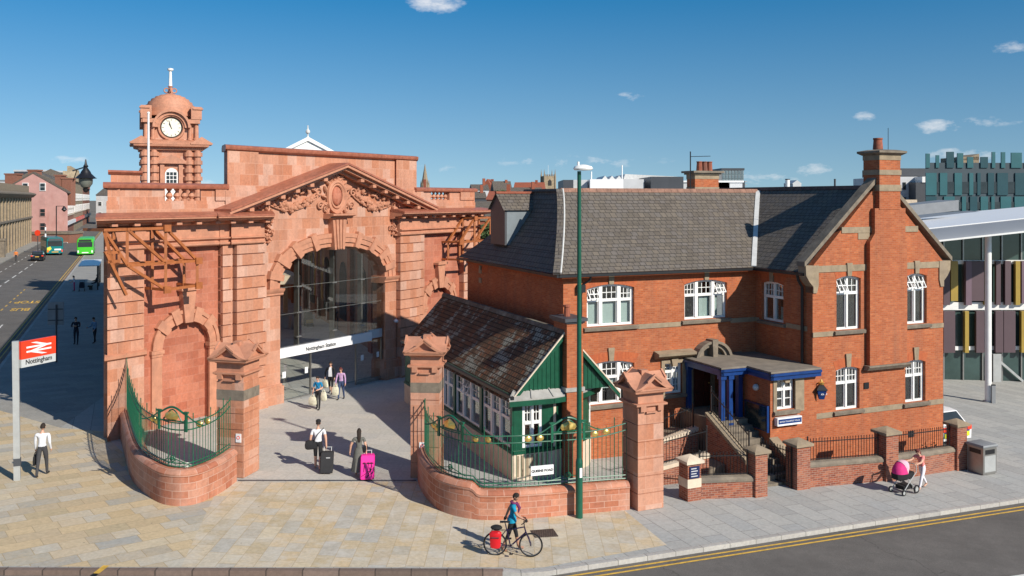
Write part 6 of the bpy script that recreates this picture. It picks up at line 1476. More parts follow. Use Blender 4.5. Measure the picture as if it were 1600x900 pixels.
# ================================================================= BACKGROUND BUILDINGS
def bbox(label, p0, p1, ytop, Y, mat, name='building', depth=12, deg=0, roof=None, wins=None, wmat=None, base=None, ybot=None, roofmat=None, frame=None, group=None):
    """box building whose front spans px p0..p1 at distance Y"""
    a, b = P(p0, ytop, Y), P(p1, ytop, Y); c = (a+b)/2; w_ = (b-a).length; f = yawfr((c.x, c.y), deg); zt = a.z; zb = gz(c.x, c.y)-2 if base is None else base
    t = thing(name, (c.x, c.y+depth/2, zb), label, 'building', group)
    mb = MB(); mb.box(f, -w_/2, w_/2, 0, depth, zb, zt); mb.build('wall', mat, t)
    if roof:
        kind, h = roof; mb = MB()
        if kind == 'ridge': mb.bz(f, [(-.3, zt), (depth/2, zt+h), (depth+.3, zt)], -w_/2-.2, w_/2+.2)
        elif kind == 'gable': mb.az(f, [(-w_/2-.3, zt), (0, zt+h), (w_/2+.3, zt)], 0, depth)
        elif kind == 'flat': mb.box(f, -w_/2-.2, w_/2+.2, -.2, depth, zt, zt+h)
        mb.build('roof', roofmat or M['slate'], t)
    if wins:
        nx, nz, fw, fh, z0f, z1f = wins
        for i in range(nx):
            for j in range(nz):
                x = -w_/2+(i+.5)*w_/nx; z = zb+(zt-zb)*(z0f+(z1f-z0f)*(j+.5)/nz); hw_, hh_ = fw*w_/nx/2, fh*(zt-zb)*(z1f-z0f)/nz/2
                mb = MB()
                mb.box(f, x-hw_, x+hw_, -.10, .0, z-hh_, z+hh_); wq = mb.build('window', frame or M['white'], t)
                mb = MB(); mb.box(f, x-hw_*.8, x+hw_*.8, -.13, -.1, z-hh_*.88, z-.03*hh_); mb.box(f, x-hw_*.8, x+hw_*.8, -.13, -.1, z+.05*hh_, z+hh_*.88); mb.build('pane', wmat or M['bgglass'], wq)
    return t, f, w_, zb, zt
redfar = bricky('far_red_brick', [(.24, .085, .055), (.30, .11, .07), (.27, .1, .06)], (.25, .15, .11), .4, .16, .02, .9)
# pink painted gable
M['pink'] = basic('faded_pink_paint', (.56, .31, .27), .85, .14, .5, dirt=(.50, .235, .2))
Y = 196; c = P(52, 340, Y); f = yawfr((c.x, c.y), 0); hw_ = P(104, 340, Y).x-c.x; e0 = ZC-(300-HY)/F*Y; ap = ZC-(271-HY)/F*Y
t = thing('pink_house', onG(c.x, c.y+6), 'tall house end painted faded pink with four small windows', 'house')
mb = MB(); mb.az(f, [(-hw_-2, 0), (hw_, 0), (hw_, e0), (0, ap), (-hw_-2, e0-1.2)], 0, .5); mb.build('wall', M['pink'], t)
mb = MB(); mb.az(f, [(hw_+.5, e0-.3), (hw_+.4, e0+.1), (0, ap+.35), (0, ap)], -.1, .9); mb.az(f, [(-hw_-2.4, e0-1.4), (-hw_-2.3, e0-1.1), (0, ap+.35), (0, ap)], -.1, .9); mb.build('roof', M['slate'], t)
for px, py, s in ((40, 292, 1), (67, 292, 1), (67, 332, 0), (67, 354, 0)):
    a = f.A(px); z = f.z(a, 0, py); mb = MB(); mb.box(f, a-.65, a+.65, -.12, .0, z-.9, z+.9); wq = mb.build('window', M['white'] if s else M['pink'], t)
    mb = MB(); mb.box(f, a-.5, a+.5, -.16, -.12, z-.75, z-.05); mb.box(f, a-.5, a+.5, -.16, -.12, z+.05, z+.75); mb.build('pane', M['bgglass'], wq)
for px, py in ((41, 307), (67, 313)): a = f.A(px); z = f.z(a, 0, py); mb = MB(); mb.box(f, a-.6, a+.6, -.03, .05, z-.9, z+.9); mb.build('blocked_window', redfar if py == 307 else M['pink'], t)
for p0, p1, yt, yb in ((8, 27, 273, 300), (86, 96, 275, 300), (97, 111, 280, 300), (44, 58, 267, 285)):
    a0, a1 = f.A(p0, 1), f.A(p1, 1); mb = MB(); mb.box(f, a0, a1, .9, 3, f.z(a0, 1, yb)-3, f.z(a0, 1, yt)); mb.box(f, a0-.2, a1+.2, .8, 3.1, f.z(a0, 1, yt), f.z(a0, 1, yt)+.3); mb.build('chimney', redfar, t)
bbox('low brick shop wall below the pink gable with signs', 46, 108, 366, 190, redfar, depth=6, roof=('flat', .5), roofmat=M['stone_d'], wins=(6, 1, .6, .35, .2, .7))
# sandstone railway-era building on the left
SBf = Fr(Q(-18.6, 165), V, -U)
t = thing('sandstone_building', Q(-22, 175), 'long two storey sandstone building with arched openings along the left road', 'building')
sz0 = 1; szt = 10.1; L0, L1 = -40, 46
mb = MB(); mb.box(SBf, L0, L1, 0, 14, -1, szt); mb.build('wall', M['stoneset'], t)
mb = MB(); mb.bz(SBf, [(0, szt-.9), (-.5, szt-.7), (-1.0, szt-.2), (-1.0, szt), (0, szt+.3)], L0, L1+.8); mb.bz(SBf, [(0, 5.0), (-.35, 5.1), (-.35, 5.4), (0, 5.5)], L0, L1+.3); mb.build('cornice', M['stone_d'], t)
mb = MB(); mb.box(SBf, L0, L1, .3, 1, szt, szt+1.6); mb.build('parapet', M['stone'], t)
for i in range(14):
    a = L1-3-i*4.2; mb = MB(); mb.az(SBf, [(a-.95, 1.2), (a-.95, 3.3)]+[(a-.95*math.cos(PI*k/8), 3.3+.95*math.sin(PI*k/8)) for k in range(1, 8)]+[(a+.95, 3.3), (a+.95, 1.2)], -.02, .1); mb.build('arched_opening', M['dark'], t)
    mb = MB(); mb.box(SBf, a-.8, a+.8, -.02, .1, 6.0, 8.2); wq = mb.build('window', M['stone'], t); mb = MB(); mb.box(SBf, a-.6, a+.6, -.04, -.02, 6.2, 8.0); mb.build('pane', M['bgglass'], wq)
    mb = MB(); mb.box(SBf, a+1.8, a+2.3, -.25, 0, -1, szt-.9); mb.build('pilaster', M['stone'], t)
fw = Fr(Q(-17.2, 120), V, -U); t = thing('stone_wall', Q(-17.2, 130), 'low stone parapet wall along the far left pavement', 'wall')
mb = MB(); mb.box(fw, 0, 24, 0, .5, 0, 2.3); mb.build('wall_body', redfar, t)
mb = MB(); mb.box(fw, -.1, 24.1, -.08, .58, 2.3, 2.5); mb.build('coping', M['stone_d'], t)
for i in range(2):
    fw2 = Fr(Q(-17.6, 150+i*9), V, -U); t = thing('gate_pier', Q(-17.6, 150+i*9), ('nearer' if i == 0 else 'farther')+' weathered stone pier along the far left pavement', 'pier'); mb = MB(); mb.box(fw2, 0, 1.4, 0, 1.4, 0, 2.6); mb.build('shaft', M['stone_d'], t); mb = MB(); mb.box(fw2, -.15, 1.55, -.15, 1.55, 2.6, 2.9); mb.build('cap', M['stone_d'], t)
# terrace of striped brick buildings beyond
for i, (v0, v1, h, m_, lab) in enumerate(((236, 285, 12.4, redfar, 'red and cream striped brick corner building beyond the pink house'), (286, 340, 14.2, M['stoneset'], 'gabled sandstone front with chimneys in the far terrace'), (341, 400, 12.8, redfar, 'red brick terrace at the far end of the left road'))):
    f = Fr(Q(-14.2, v0), V, -U); ln = v1-v0; z0 = gz(*Q(-14.2, v0).xy)
    t = thing('terrace_building', Q(-17, (v0+v1)/2), lab, 'building'); mb = MB(); mb.box(f, 0, ln, 0, 12, z0-1, h); mb.build('wall', m_, t)
    mb = MB(); mb.bz(f, [(-.4, h), (6, h+3.5), (12.3, h)], -.1, ln+.1); mb.build('roof', M['slate'], t)
    for z in ([4.8, 6.3, 7.8, 9.3, 10.8] if i == 0 else [5, 9]): mb = MB(); mb.box(f, -.12, ln, -.12, .1, z, z+.45); mb.build('cream_band', M['cream'], t)
    for k in range(int(ln/4)):
        for zf in (5.3, 8.6): mb = MB(); mb.box(f, 1+k*4, 2.6+k*4, -.15, 0, zf, zf+2.1); wq = mb.build('window', M['signw'], t); mb = MB(); mb.box(f, 1.2+k*4, 2.4+k*4, -.18, -.15, zf+.2, zf+1.9); mb.build('pane', M['bgglass'], wq)
        if i: mb = MB(); mb.az(f, [(1+k*4, h), (3.6+k*4, h), (2.3+k*4, h+3)], -.3, 3); mb.build('gablet', m_, t); mb = MB(); mb.box(f, 4+k*4, 4.6+k*4, 1, 2, h, h+4.5); mb.build('chimney', m_, t)
    mb = MB(); mb.box(f, 0, ln, -.6, 0, 2.6, 3.5); mb.build('shop_fascia', (M['signw'], M['redsign'], M['dkgrey'])[i], t)
# station-side far buildings right of the road
bbox('white and dark roofed distant building between terrace and station', 150, 200, 305, 330, M['ltgrey'], depth=15, roof=('ridge', 3), wins=(4, 2, .5, .4, .3, .9))
bbox('distant grey office block at the far left horizon', -12, 12, 283, 400, M['ltgrey'], depth=20, wins=(5, 4, .6, .5, .3, .95), roof=('flat', .6), roofmat=M['grey'])
bbox('distant glass topped block behind the pink house', 22, 70, 268, 420, M['dkgrey'], depth=20, roof=('flat', .8), roofmat=M['ltgrey'])
# church spire
q = P(664, 330, 420); t = thing('church_spire', onG(q.x, q.y), 'slender pale stone church spire on the skyline', 'spire')
zz = lambda py, Y=420: ZC-(py-HY)/F*Y
mb = MB(); mb.lathe(Vector((q.x, q.y, 0)), [(2.0, -3), (2.0, zz(290)), (1.7, zz(287)), (.08, zz(256))], 8, rot=PI/8); mb.build('steeple', M['stone'], t)
mb = MB()
for i in range(8): a = PI/4*i; mb.lathe(Vector((q.x+1.9*math.cos(a), q.y+1.9*math.sin(a), zz(296))), [(.3, 0), (.3, 2), (.03, 4.5)], 4)
mb.build('pinnacle', M['stone'], t); mb = MB(); mb.lathe(Vector((q.x, q.y-.3, zz(300))), [(.5, 0), (.5, 2.5), (.05, 3.6)], 6, 1, 3.4); mb.build('belfry_opening', M['stone_d'], t)
# church tower
Y = 480; c = P(859, 290, Y); hw_ = 9.5/F*Y*.92; f = yawfr((c.x, c.y), 14)
t = thing('church_tower', onG(c.x, c.y+3), 'square crenellated stone church tower with corner pinnacles on the hill', 'church tower')
mb = MB(); mb.box(f, -hw_, hw_, 0, 2*hw_, -3, zz(275, Y)); mb.build('tower_body', M['stoneset'], t)
for i in range(5): mb = MB(); mb.box(f, -hw_+i*hw_*.43, -hw_+i*hw_*.43+.8, -.15, .3, zz(275, Y), zz(272.5, Y)); mb.build('merlon', M['stone_d'], t)
for a in (-hw_, hw_):
    for b in (0, 2*hw_): mb = MB(); mb.lathe(f(a, b, zz(276, Y)), [(.55, -14), (.5, 0), (.3, 1.5), (.03, 4.0)], 6); mb.build('pinnacle', M['stone'], t)
mb = MB(); mb.az(f, [(-1, zz(290, Y)), (1, zz(290, Y)), (1, zz(283, Y)), (0, zz(280, Y)), (-1, zz(283, Y))], -.1, .1); mb.build('belfry_opening', M['dark'], t)
mb = MB(); mb.tube([f(0, hw_, zz(275, Y)), f(0, hw_, zz(258, Y))], .08, 5); mb.build('flagpole', M['white'], t)
# mid distance houses between station and roof
bbox('long red brick warehouse with white windows behind the station balustrade', 742, 850, 345, 120, redfar, depth=10, wins=(9, 2, .45, .45, .35, 1.0), roof=('ridge', 2.6))
bbox('blank red brick gable left of the distant warehouse', 738, 765, 345, 116, M['pot'], depth=3, roof=('flat', .3), roofmat=M['stone_d'])
bbox('cream rendered house with small windows below the distant warehouse', 742, 770, 364, 105, M['stoneset'], depth=6, wins=(2, 1, .5, .22, .55, .95))
rn = random.Random(4)
for i, (p0, p1, yt, Y, mt, rf, lab) in enumerate(((738, 764, 297, 300, M['ltgrey'], ('ridge', 2), 'distant pale house with grey roof at the left of the skyline gap'), (752, 770, 296, 340, redfar, ('gable', 4), 'distant red gabled house on the skyline'), (772, 800, 298, 320, redfar, ('ridge', 3.5), 'distant red house with white dormer on the skyline'), (802, 848, 298, 330, redfar, ('ridge', 3.2), 'distant long red roofed house near the church tower'), (735, 760, 310, 260, M['dkgrey'], ('ridge', 2), 'dark slate roofed shed below the skyline houses'), (760, 800, 312, 230, redfar, ('ridge', 2.2), 'slate roofed brick terrace below the skyline houses'), (798, 850, 306, 250, M['stoneset'], ('ridge', 2.4), 'stone gabled row below the long red house'), (648, 662, 296, 350, redfar, ('flat', .5), 'small red building beside the church spire'))):
    t, f, w_, zb, zt = bbox(lab, p0, p1, yt, Y, mt, 'house', depth=10, deg=(-1)**i*8, roof=rf, roofmat=[M['slate'], M['pot'], M['slate'], M['pot']][i % 4], wins=(max(2, (p1-p0)//7), 2, .4, .35, .45, .95))
    mb = MB(); mb.box(f, w_*.2, w_*.2+.9, 4, 5, zt, zt+4); mb.build('chimney', M['pot'], t)
# white roofed shopping building
t, f, w_, zb, zt = bbox('white roofed shopping building with a saw tooth roof behind the slate ridge', 905, 1160, 285, 150, M['ltgrey'], depth=30, roof=('flat', .3), roofmat=M['signw'])
def addbox(t, f, Y, p0, p1, yt, yb, b0, b1, mat, nm):
    a0, a1 = f.A(p0, b0), f.A(p1, b0); mb = MB(); mb.box(f, a0, a1, b0, b1, f.z(a0, b0, yb), f.z(a0, b0, yt)); return mb.build(nm, mat, t)
addbox(t, f, 150, 880, 896, 281, 300, -8, 8, M['dkgrey'], 'dark_block'); addbox(t, f, 150, 896, 918, 281, 302, -4, 8, M['ltgrey'], 'plant_room')
addbox(t, f, 150, 922, 974, 280, 300, -6, 10, M['signw'], 'white_block'); addbox(t, f, 150, 974, 1006, 280, 300, -6, 10, M['ltgrey'], 'white_block'); addbox(t, f, 150, 1017, 1068, 276, 300, -7, 8, M['dkgrey'], 'dark_block'); addbox(t, f, 150, 1060, 1100, 285, 300, 4, 12, M['ltgrey'], 'white_block'); addbox(t, f, 150, 1115, 1140, 283, 300, 0, 8, M['ltgrey'], 'white_block')
mb = MB()
for i in range(3): a = f.A(940+i*11, 6); mb.az(f, [(a, f.z(a, 6, 281)), (a+1.2, f.z(a, 6, 281)), (a+.6, f.z(a, 6, 274.5))], 6, 20)
a0_, a1_ = f.A(974, 6), f.A(1060, 6); mb.az(f, [(a0_, f.z(a0_, 6, 281)), (a0_+.3, f.z(a0_, 6, 272)), (a1_, f.z(a1_, 6, 276)), (a1_, f.z(a1_, 6, 281))], 6, 20); mb.build('saw_tooth_roof', M['ltlead'], t)
for px, yt in ((972, 258), (924, 268)): a = f.A(px, 4); mb = MB(); mb.tube([f(a, 4, f.z(a, 4, 285)), f(a, 4, f.z(a, 4, yt))], .12, 6); mb.build('mast', M['white'], t)
addbox(t, f, 150, 1140, 1185, 294, 297, -5, 20, M['signw'], 'roof_edge')
# glass tower
t, f, w_, zb, zt = bbox('glass apartment tower behind the chimney with three pots', 1128, 1162, 266, 260, basic('blue_green_curtain_glass', (.14, .20, .21), .15, .25, .15), depth=14, wins=(7, 9, .8, .8, .5, 1.0), frame=M['galv'], wmat=basic('sky_tinted_pane', (.16, .22, .24), .1, .3, .2), roof=('flat', .6), roofmat=M['dkgrey'])
addbox(t, f, 260, 1133, 1152, 264, 267, 2, 8, M['dkgrey'], 'roof_plant'); addbox(t, f, 260, 1131, 1164, 283, 297, -3, 0, M['dkgrey'], 'dark_podium'); addbox(t, f, 260, 1122, 1128, 268, 297, 0, 10, M['grey'], 'side_block')
for i in range(3): addbox(t, f, 260, 1162, 1167, 283+i*5, 284.2+i*5, 0, 6, M['galv'], 'balcony')
# small roof vents on the skyline
for p0, p1, yt, lab, mt, nm in ((1227, 1234, 281, 'white round flue on the skyline above the dark slate roof', M['white'], 'flue'), (1303, 1306, 281, 'thin dark flue on the skyline left of the gable chimney', M['dkgrey'], 'flue')):
    a = P((p0+p1)/2, yt, 140); r_ = (p1-p0)/2/F*140; t = thing(nm, (a.x, a.y, 0), lab, 'flue'); mb = MB(); mb.tube([Vector((a.x, a.y, 0)), a], r_, 12); mb.build('pipe', mt, t); mb = MB(); mb.tube([a, a+Z*.15], r_*1.08, 12); mb.build('rim', M['dkgrey'], t)
bbox('pale stepped industrial roof on the skyline right of the white flue', 1239, 1252, 287, 300, M['ltgrey'], depth=10, roof=('gable', 1.2), roofmat=M['ltgrey'])
# hotel and teal building
t, f, w_, zb, zt = bbox('white rendered hotel block with dark windows and a grey top floor', 1396, 1452, 276, 170, M['ltgrey'], depth=20, wins=(5, 5, .42, .5, .2, .98), frame=M['dkgrey'])
addbox(t, f, 170, 1392, 1452, 263, 275, 1, 15, M['dkgrey'], 'top_floor'); addbox(t, f, 170, 1431, 1446, 285, 320, -3, 0, M['dkgrey'], 'dark_bay'); addbox(t, f, 170, 1446, 1453, 275, 320, -3, 0, M['cream'], 'cream_fin'); addbox(t, f, 170, 1441, 1452, 276, 285, -3.2, 0, M['white'], 'window_box')
addbox(t, f, 170, 1392, 1433, 312, 320, -8, -2, M['cream'], 'low_roof')
Y = 130; tm = [basic('teal_cladding', (.028, .115, .13), .35, .12, .4), basic('dark_teal_cladding', (.015, .06, .075), .35, .12, .4), basic('grey_teal_cladding', (.045, .065, .078), .4, .12, .4)]
a, b = P(1448, 250, Y), P(1660, 248, Y); f = yawfr((a.x, a.y), 3)
t = thing('teal_office_block', onG(a.x+6, a.y+5), 'office block clad in teal and grey vertical panels', 'building')
W_ = (b-a).length; mb = MB(); mb.ab(f, [(0, .4), (W_, .4), (W_+9, 18), (9.5, 18)], -4, f.z(0, 0, 254)); mb.build('wall', tm[2], t)
rn = random.Random(9); x = 0
rows = ((240, 262), (270, 305), (307, 330))
for r_, (yt, yb) in enumerate(rows):
    x = 0; k = 0
    while x < W_-.8:
        wdt = rn.choice((.5, .9, 1.6, .6, 1.1)); kind = k % 2
        z0, z1 = f.z(0, 0, yb), f.z(0, 0, yt)+(rn.uniform(-.5, .35) if r_ == 0 else 0)
        mb = MB()
        if kind == 0: mb.box(f, x, x+wdt, .22, .4, z0, z1); mb.build('panel', tm[rn.choice((0, 0, 1))], t)
        elif r_: mb.box(f, x+.05, x+wdt-.05, .3, .41, z0+.3, z0+(z1-z0)*rn.choice((.6, .62))); mb.build('window', M['bgglass'], t)
        x += wdt; k += 1
addbox(t, f, Y, 1503, 1530, 245, 262, 3, 9, M['stone'], 'roof_plant') ; mb = MB(); q0 = f.A(1502, 3); mb.az(f, [(q0, f.z(0, 3, 250)), (f.A(1530, 3), f.z(0, 3, 250)), (f.A(1530, 3), f.z(0, 3, 240))], 3, 8); mb.build('slanted_roof', M['stone'], t)
# trees in the distance
def tree(px, py, Y, h, label, seed):
    rn = random.Random(seed); c = P(px, py, Y); g = onG(c.x, c.y); t = thing('tree', g, label, 'tree'); top = c.z
    mb = MB(); mb.tube([g, Vector((c.x, c.y, top-h*.5)), Vector((c.x+.3, c.y, top-h*.2))], [.3, .2, .06], 6)
    for i in range(5): mb.tube([Vector((c.x, c.y, top-h*.55)), Vector((c.x+rn.uniform(-1, 1)*h*.3, c.y+rn.uniform(-1, 1)*h*.3, top-h*.2))], [.12, .03], 5)
    mb.build('trunk', M['stone_d'], t)
    mb = MB(); bl = [(rn.uniform(-.4, .4)*h, rn.uniform(-.4, .4)*h, rn.uniform(-.55, -.1)*h, rn.uniform(.12, .24)*h) for _ in range(12)]
    for i in range(1500):
        x, y, z, r_ = rn.choice(bl); d = Vector((rn.gauss(0, 1), rn.gauss(0, 1), rn.gauss(0, 1))).normalized()*r_*rn.uniform(.6, 1.05); q = Vector((c.x+x, c.y+y, top+z))+d
        a_ = Vector((rn.gauss(0, 1), rn.gauss(0, 1), rn.gauss(0, 1))).normalized(); b_ = a_.orthogonal().normalized(); s = rn.uniform(.12, .3)
        mb.add([q-a_*s, q+b_*s*.6, q+a_*s, q-b_*s*.6], [(0, 1, 2, 3)])
    mb.build('crown', M['leaf'], t)
tree(783, 299, 290, 7, 'small green tree among the skyline houses', 1); tree(738, 299, 330, 6, 'small tree at the end of the station parapet on the skyline', 2)
tree(758, 349, 100, 4, 'small green tree before the distant warehouse', 3)
# ================================================================= PEOPLE
SKIN = basic('skin', (.58, .33, .23), .55, .08, 8); SKIN2 = basic('tanned_skin', (.40, .21, .14), .55, .08, 8)
def cloth(n, c, v=.18): return basic(n, c, .85, v, 9, bmp=.1)
HAIR = cloth('dark_brown_hair', (.022, .014, .010)); HAIRR = cloth('auburn_hair', (.12, .025, .02))
def skinmesh(joints, radii, edges, sub=3):
    me = bpy.data.meshes.new('tmp'); me.from_pydata(joints, edges, []); o = bpy.data.objects.new('tmp', me); C.objects.link(o)
    md = o.modifiers.new('s', 'SKIN'); md.use_smooth_shade = True; md.branch_smoothing = .6
    for i, v in enumerate(me.skin_vertices[0].data): v.radius = radii[i] if isinstance(radii[i], tuple) else (radii[i], radii[i]); v.use_root = i == 0
    s = o.modifiers.new('u', 'SUBSURF'); s.levels = sub; s.render_levels = sub
    dg = bpy.context.evaluated_depsgraph_get(); m2 = bpy.data.meshes.new_from_object(o.evaluated_get(dg))
    bpy.data.objects.remove(o); bpy.data.meshes.remove(me); return m2
def person(label, foot, yaw, H=1.72, top=None, legs=None, shoes=None, skin=SKIN, hair=HAIR, hairstyle='short', pose=None, sleeve=.75, longsl=False, shorts=1.0, group=None, extras=None, female=False, seat=None):
    ps = dict(lean=3, hL=12, kL=6, hR=-10, kR=14, sL=8, aL=10, eL=15, sR=-8, aR=10, eR=15, hp=5, hy=0); ps.update(pose or {})
    k = H/1.75
    def rotx(v, a): c, s = math.cos(R(a)), math.sin(R(a)); return Vector((v.x, v.y*c+v.z*s, -v.y*s+v.z*c))   # pitch forward (+y) for +a
    pel = Vector((0, 0, .94)); sp = lambda x, y, z: pel+rotx(Vector((x, y, z)), ps['lean'])
    sw = .175 if female else .195
    J = {'pel': pel, 'waist': sp(0, .0, .14), 'chest': sp(0, .015, .34), 'neck': sp(0, 0, .50), 'head': sp(0, .02, .60)}
    for s, n in ((-1, 'L'), (1, 'R')):
        h = pel+Vector((s*.09, 0, -.04)); d = lambda a: Vector((0, math.sin(R(a)), -math.cos(R(a))))
        kn = h+d(ps['h'+n])*.43+Vector((s*.01, 0, 0)); an = kn+d(ps['h'+n]-ps['k'+n])*.42
        fa = ps['h'+n]-ps['k'+n]; ft = fa+90 if fa < -8 else 90+min(fa, 0)
        ft = 90+fa*.6 if fa < 0 else 90+fa*.35
        toe = an+d(ft)*.17+Vector((s*.02, 0, -.035)); 
        J['hip'+n], J['kn'+n], J['an'+n], J['toe'+n] = h, kn, an, toe
        sh = sp(s*sw, 0, .455); a, b = ps['s'+n], ps['a'+n]
        da = lambda f_, ab_: Vector((s*math.sin(R(ab_)), math.sin(R(f_))*math.cos(R(ab_)), -math.cos(R(f_))*math.cos(R(ab_))))
        el = sh+da(a, b)*.285; wr = el+da(a+ps['e'+n], ps.get('i'+n, b*.3))*.25; hd = wr+da(a+ps['e'+n], ps.get('i'+n, b*.3))*.075
        J['sh'+n], J['el'+n], J['wr'+n], J['hd'+n] = sh, el, wr, hd
    low = min(J['anL'].z, J['anR'].z)-.075
    if seat is not None: low = J['pel'].z-.1-seat/k
    f = yawfr((foot.x, foot.y), yaw); base = Vector(foot)
    W = lambda v: base+(f.a*v.x+f.b*v.y+Z*(v.z-low))*k
    J = {n: W(v) for n, v in J.items()}
    t = thing('person', base, label, 'person', group)
    fm = female
    order = ['pel', 'waist', 'chest', 'neck', 'head', 'hipL', 'knL', 'anL', 'toeL', 'hipR', 'knR', 'anR', 'toeR', 'shL', 'elL', 'wrL', 'hdL', 'shR', 'elR', 'wrR', 'hdR']
    rad = dict(pel=(.135, .12) if fm else (.13, .12), waist=(.115, .10) if fm else (.135, .115), chest=(.14, .115) if fm else (.16, .125), neck=.058, head=.055)
    for n in 'LR': rad.update({'hip'+n: .1, 'kn'+n: .062, 'an'+n: .043, 'toe'+n: .036, 'sh'+n: .07, 'el'+n: .046, 'wr'+n: .032, 'hd'+n: .034})
    E = [('pel', 'waist'), ('waist', 'chest'), ('chest', 'neck'), ('neck', 'head')]
    for n in 'LR': E += [('pel', 'hip'+n), ('hip'+n, 'kn'+n), ('kn'+n, 'an'+n), ('an'+n, 'toe'+n), ('chest', 'sh'+n), ('sh'+n, 'el'+n), ('el'+n, 'wr'+n), ('wr'+n, 'hd'+n)]
    rr = [tuple(x*k for x in rad[n]) if isinstance(rad[n], tuple) else rad[n]*k for n in order]
    m2 = skinmesh([J[n]-base for n in order], rr, [(order.index(a), order.index(b)) for a, b in E])
    topm, legm, shoem = top, legs, shoes or M['black']
    mats = [skin, topm, legm, shoem, HAIR if hair is None else hair, M['ink'], basic('lip', (.4, .15, .12), .5, .05, 5)]
    segs = []
    def seg(a, b, mt, t0=0., t1=1.): segs.append((J[a].lerp(J[b], t0), J[a].lerp(J[b], t1), mt))
    seg('pel', 'waist', 2, -.2, .35); seg('pel', 'waist', 1, .45, 1); seg('waist', 'chest', 1); seg('chest', 'neck', 1, 0, .75); seg('neck', 'head', 0, .1, 1)
    for n in 'LR':
        seg('pel', 'hip'+n, 2); seg('hip'+n, 'kn'+n, 2, 0, min(1, shorts*2)); 
        if shorts < .5: seg('hip'+n, 'kn'+n, 0, shorts*2+.06, 1)
        if shorts > .5: seg('kn'+n, 'an'+n, 2, 0, min(1, (shorts-.5)*2))
        if shorts < .95: seg('kn'+n, 'an'+n, 0, max(0, (shorts-.5)*2+.06), 1)
        seg('an'+n, 'toe'+n, 3); seg('chest', 'sh'+n, 1)
        if longsl: seg('sh'+n, 'el'+n, 1); seg('el'+n, 'wr'+n, 1)
        else: seg('sh'+n, 'el'+n, 1, 0, sleeve); seg('sh'+n, 'el'+n, 0, sleeve+.05, 1); seg('el'+n, 'wr'+n, 0)
        seg('wr'+n, 'hd'+n, 0, .05, 1)
    def dist(p, a, b): 
        ab = b-a; q = max(0, min(1, (p-a).dot(ab)/max(1e-9, ab.length_squared))); return (p-a-ab*q).length
    mb = MB(); mb.v = [v.co+base for v in m2.vertices]
    for pl in m2.polygons:
        c = pl.center+base; best = min(segs, key=lambda s: dist(c, s[0], s[1])); mb.f.append(list(pl.vertices)); mb.m.append(best[2]); mb.u.append(None)
    bpy.data.meshes.remove(m2)
    # fingers
    mb.mi = 0
    for n, s in (('L', -1), ('R', 1)):
        d = (J['hd'+n]-J['wr'+n]).normalized(); side = f.b; side = (side-d*side.dot(d)).normalized(); inn_ = d.cross(side)*(1 if n == 'L' else -1)
        inn_ = (f.a*-s); inn_ = (inn_-d*inn_.dot(d)).normalized(); side = d.cross(inn_)
        if side.dot(f.b) < 0: side = -side
        p0 = J['hd'+n]
        for i, l_ in enumerate((.062, .075, .078, .066)):
            b0 = p0+side*(.026-.017*i)*k*(-1)*-1; m_ = b0+(d*.5+inn_*.12)*l_*k; e_ = m_+(d*.42+inn_*.35)*l_*k
            mb.tube([b0-d*.02*k, b0+d*.012*k, m_, e_], [.0095*k, .0095*k, .0085*k, .006*k], 6)
        b0 = p0-d*.045*k+side*.03*k; mb.tube([b0, b0+(side*.03+d*.02)*k, b0+(side*.035+d*.055+inn_*.01)*k], [.012*k, .010*k, .007*k], 6)
    # head
    hy = yaw+ps['hy']; hf = yawfr((0, 0), hy); pitch = ps['hp']+ps['lean']
    hx = hf.a; hyv = (hf.b*math.cos(R(pitch))-Z*math.sin(R(pitch))); hz = hx.cross(hyv); hm = Matrix((hx, hyv, hz)).transposed()
    hc = J['head']+(hz*.085+hyv*.018)*k
    rings = []
    for i in range(11):
        ph = -PI/2+PI*i/10; z = math.sin(ph); r_ = max(.03, math.cos(ph)); jaw = 1-.28*max(0, -z)**1.2
        rings.append([hc+hm @ (Vector((.074*r_*jaw*math.cos(a), .092*r_*(jaw if math.sin(a) < 0 else 1-.12*max(0, -z))*math.sin(a)+(.008 if z < 0 and math.sin(a) > 0 else 0), .112*z))*k) for a in [2*PI*j/14 for j in range(14)]])
    mb.loft(rings)
    hv = lambda x, y, z: hc+hm @ (Vector((x, y, z))*k)
    mb.loft([[hv(-.012, .085, .012), hv(.012, .085, .012), hv(.010, .088, .02), hv(-.01, .088, .02)], [hv(-.017, .09, -.028), hv(.017, .09, -.028), hv(.006, .113, -.02), hv(-.006, .113, -.02)]])
    for s in (-1, 1): mb.ball(hv(s*.076, -.004, -.005), .012*k, .022*k, .032*k, 7, 5, hm)
    mb.mi = 5
    for s in (-1, 1): mb.ball(hv(s*.03, .083, .014), .012*k, .008*k, .007*k, 7, 5, hm); mb.bar(hv(s*.03-.016, .086, .033), hv(s*.03+.016, .086, .033), .006*k, .006*k)
    mb.mi = 6; mb.ball(hv(0, .089, -.052), .024*k, .008*k, .008*k, 7, 5, hm)
    mb.build('body', mats, t)
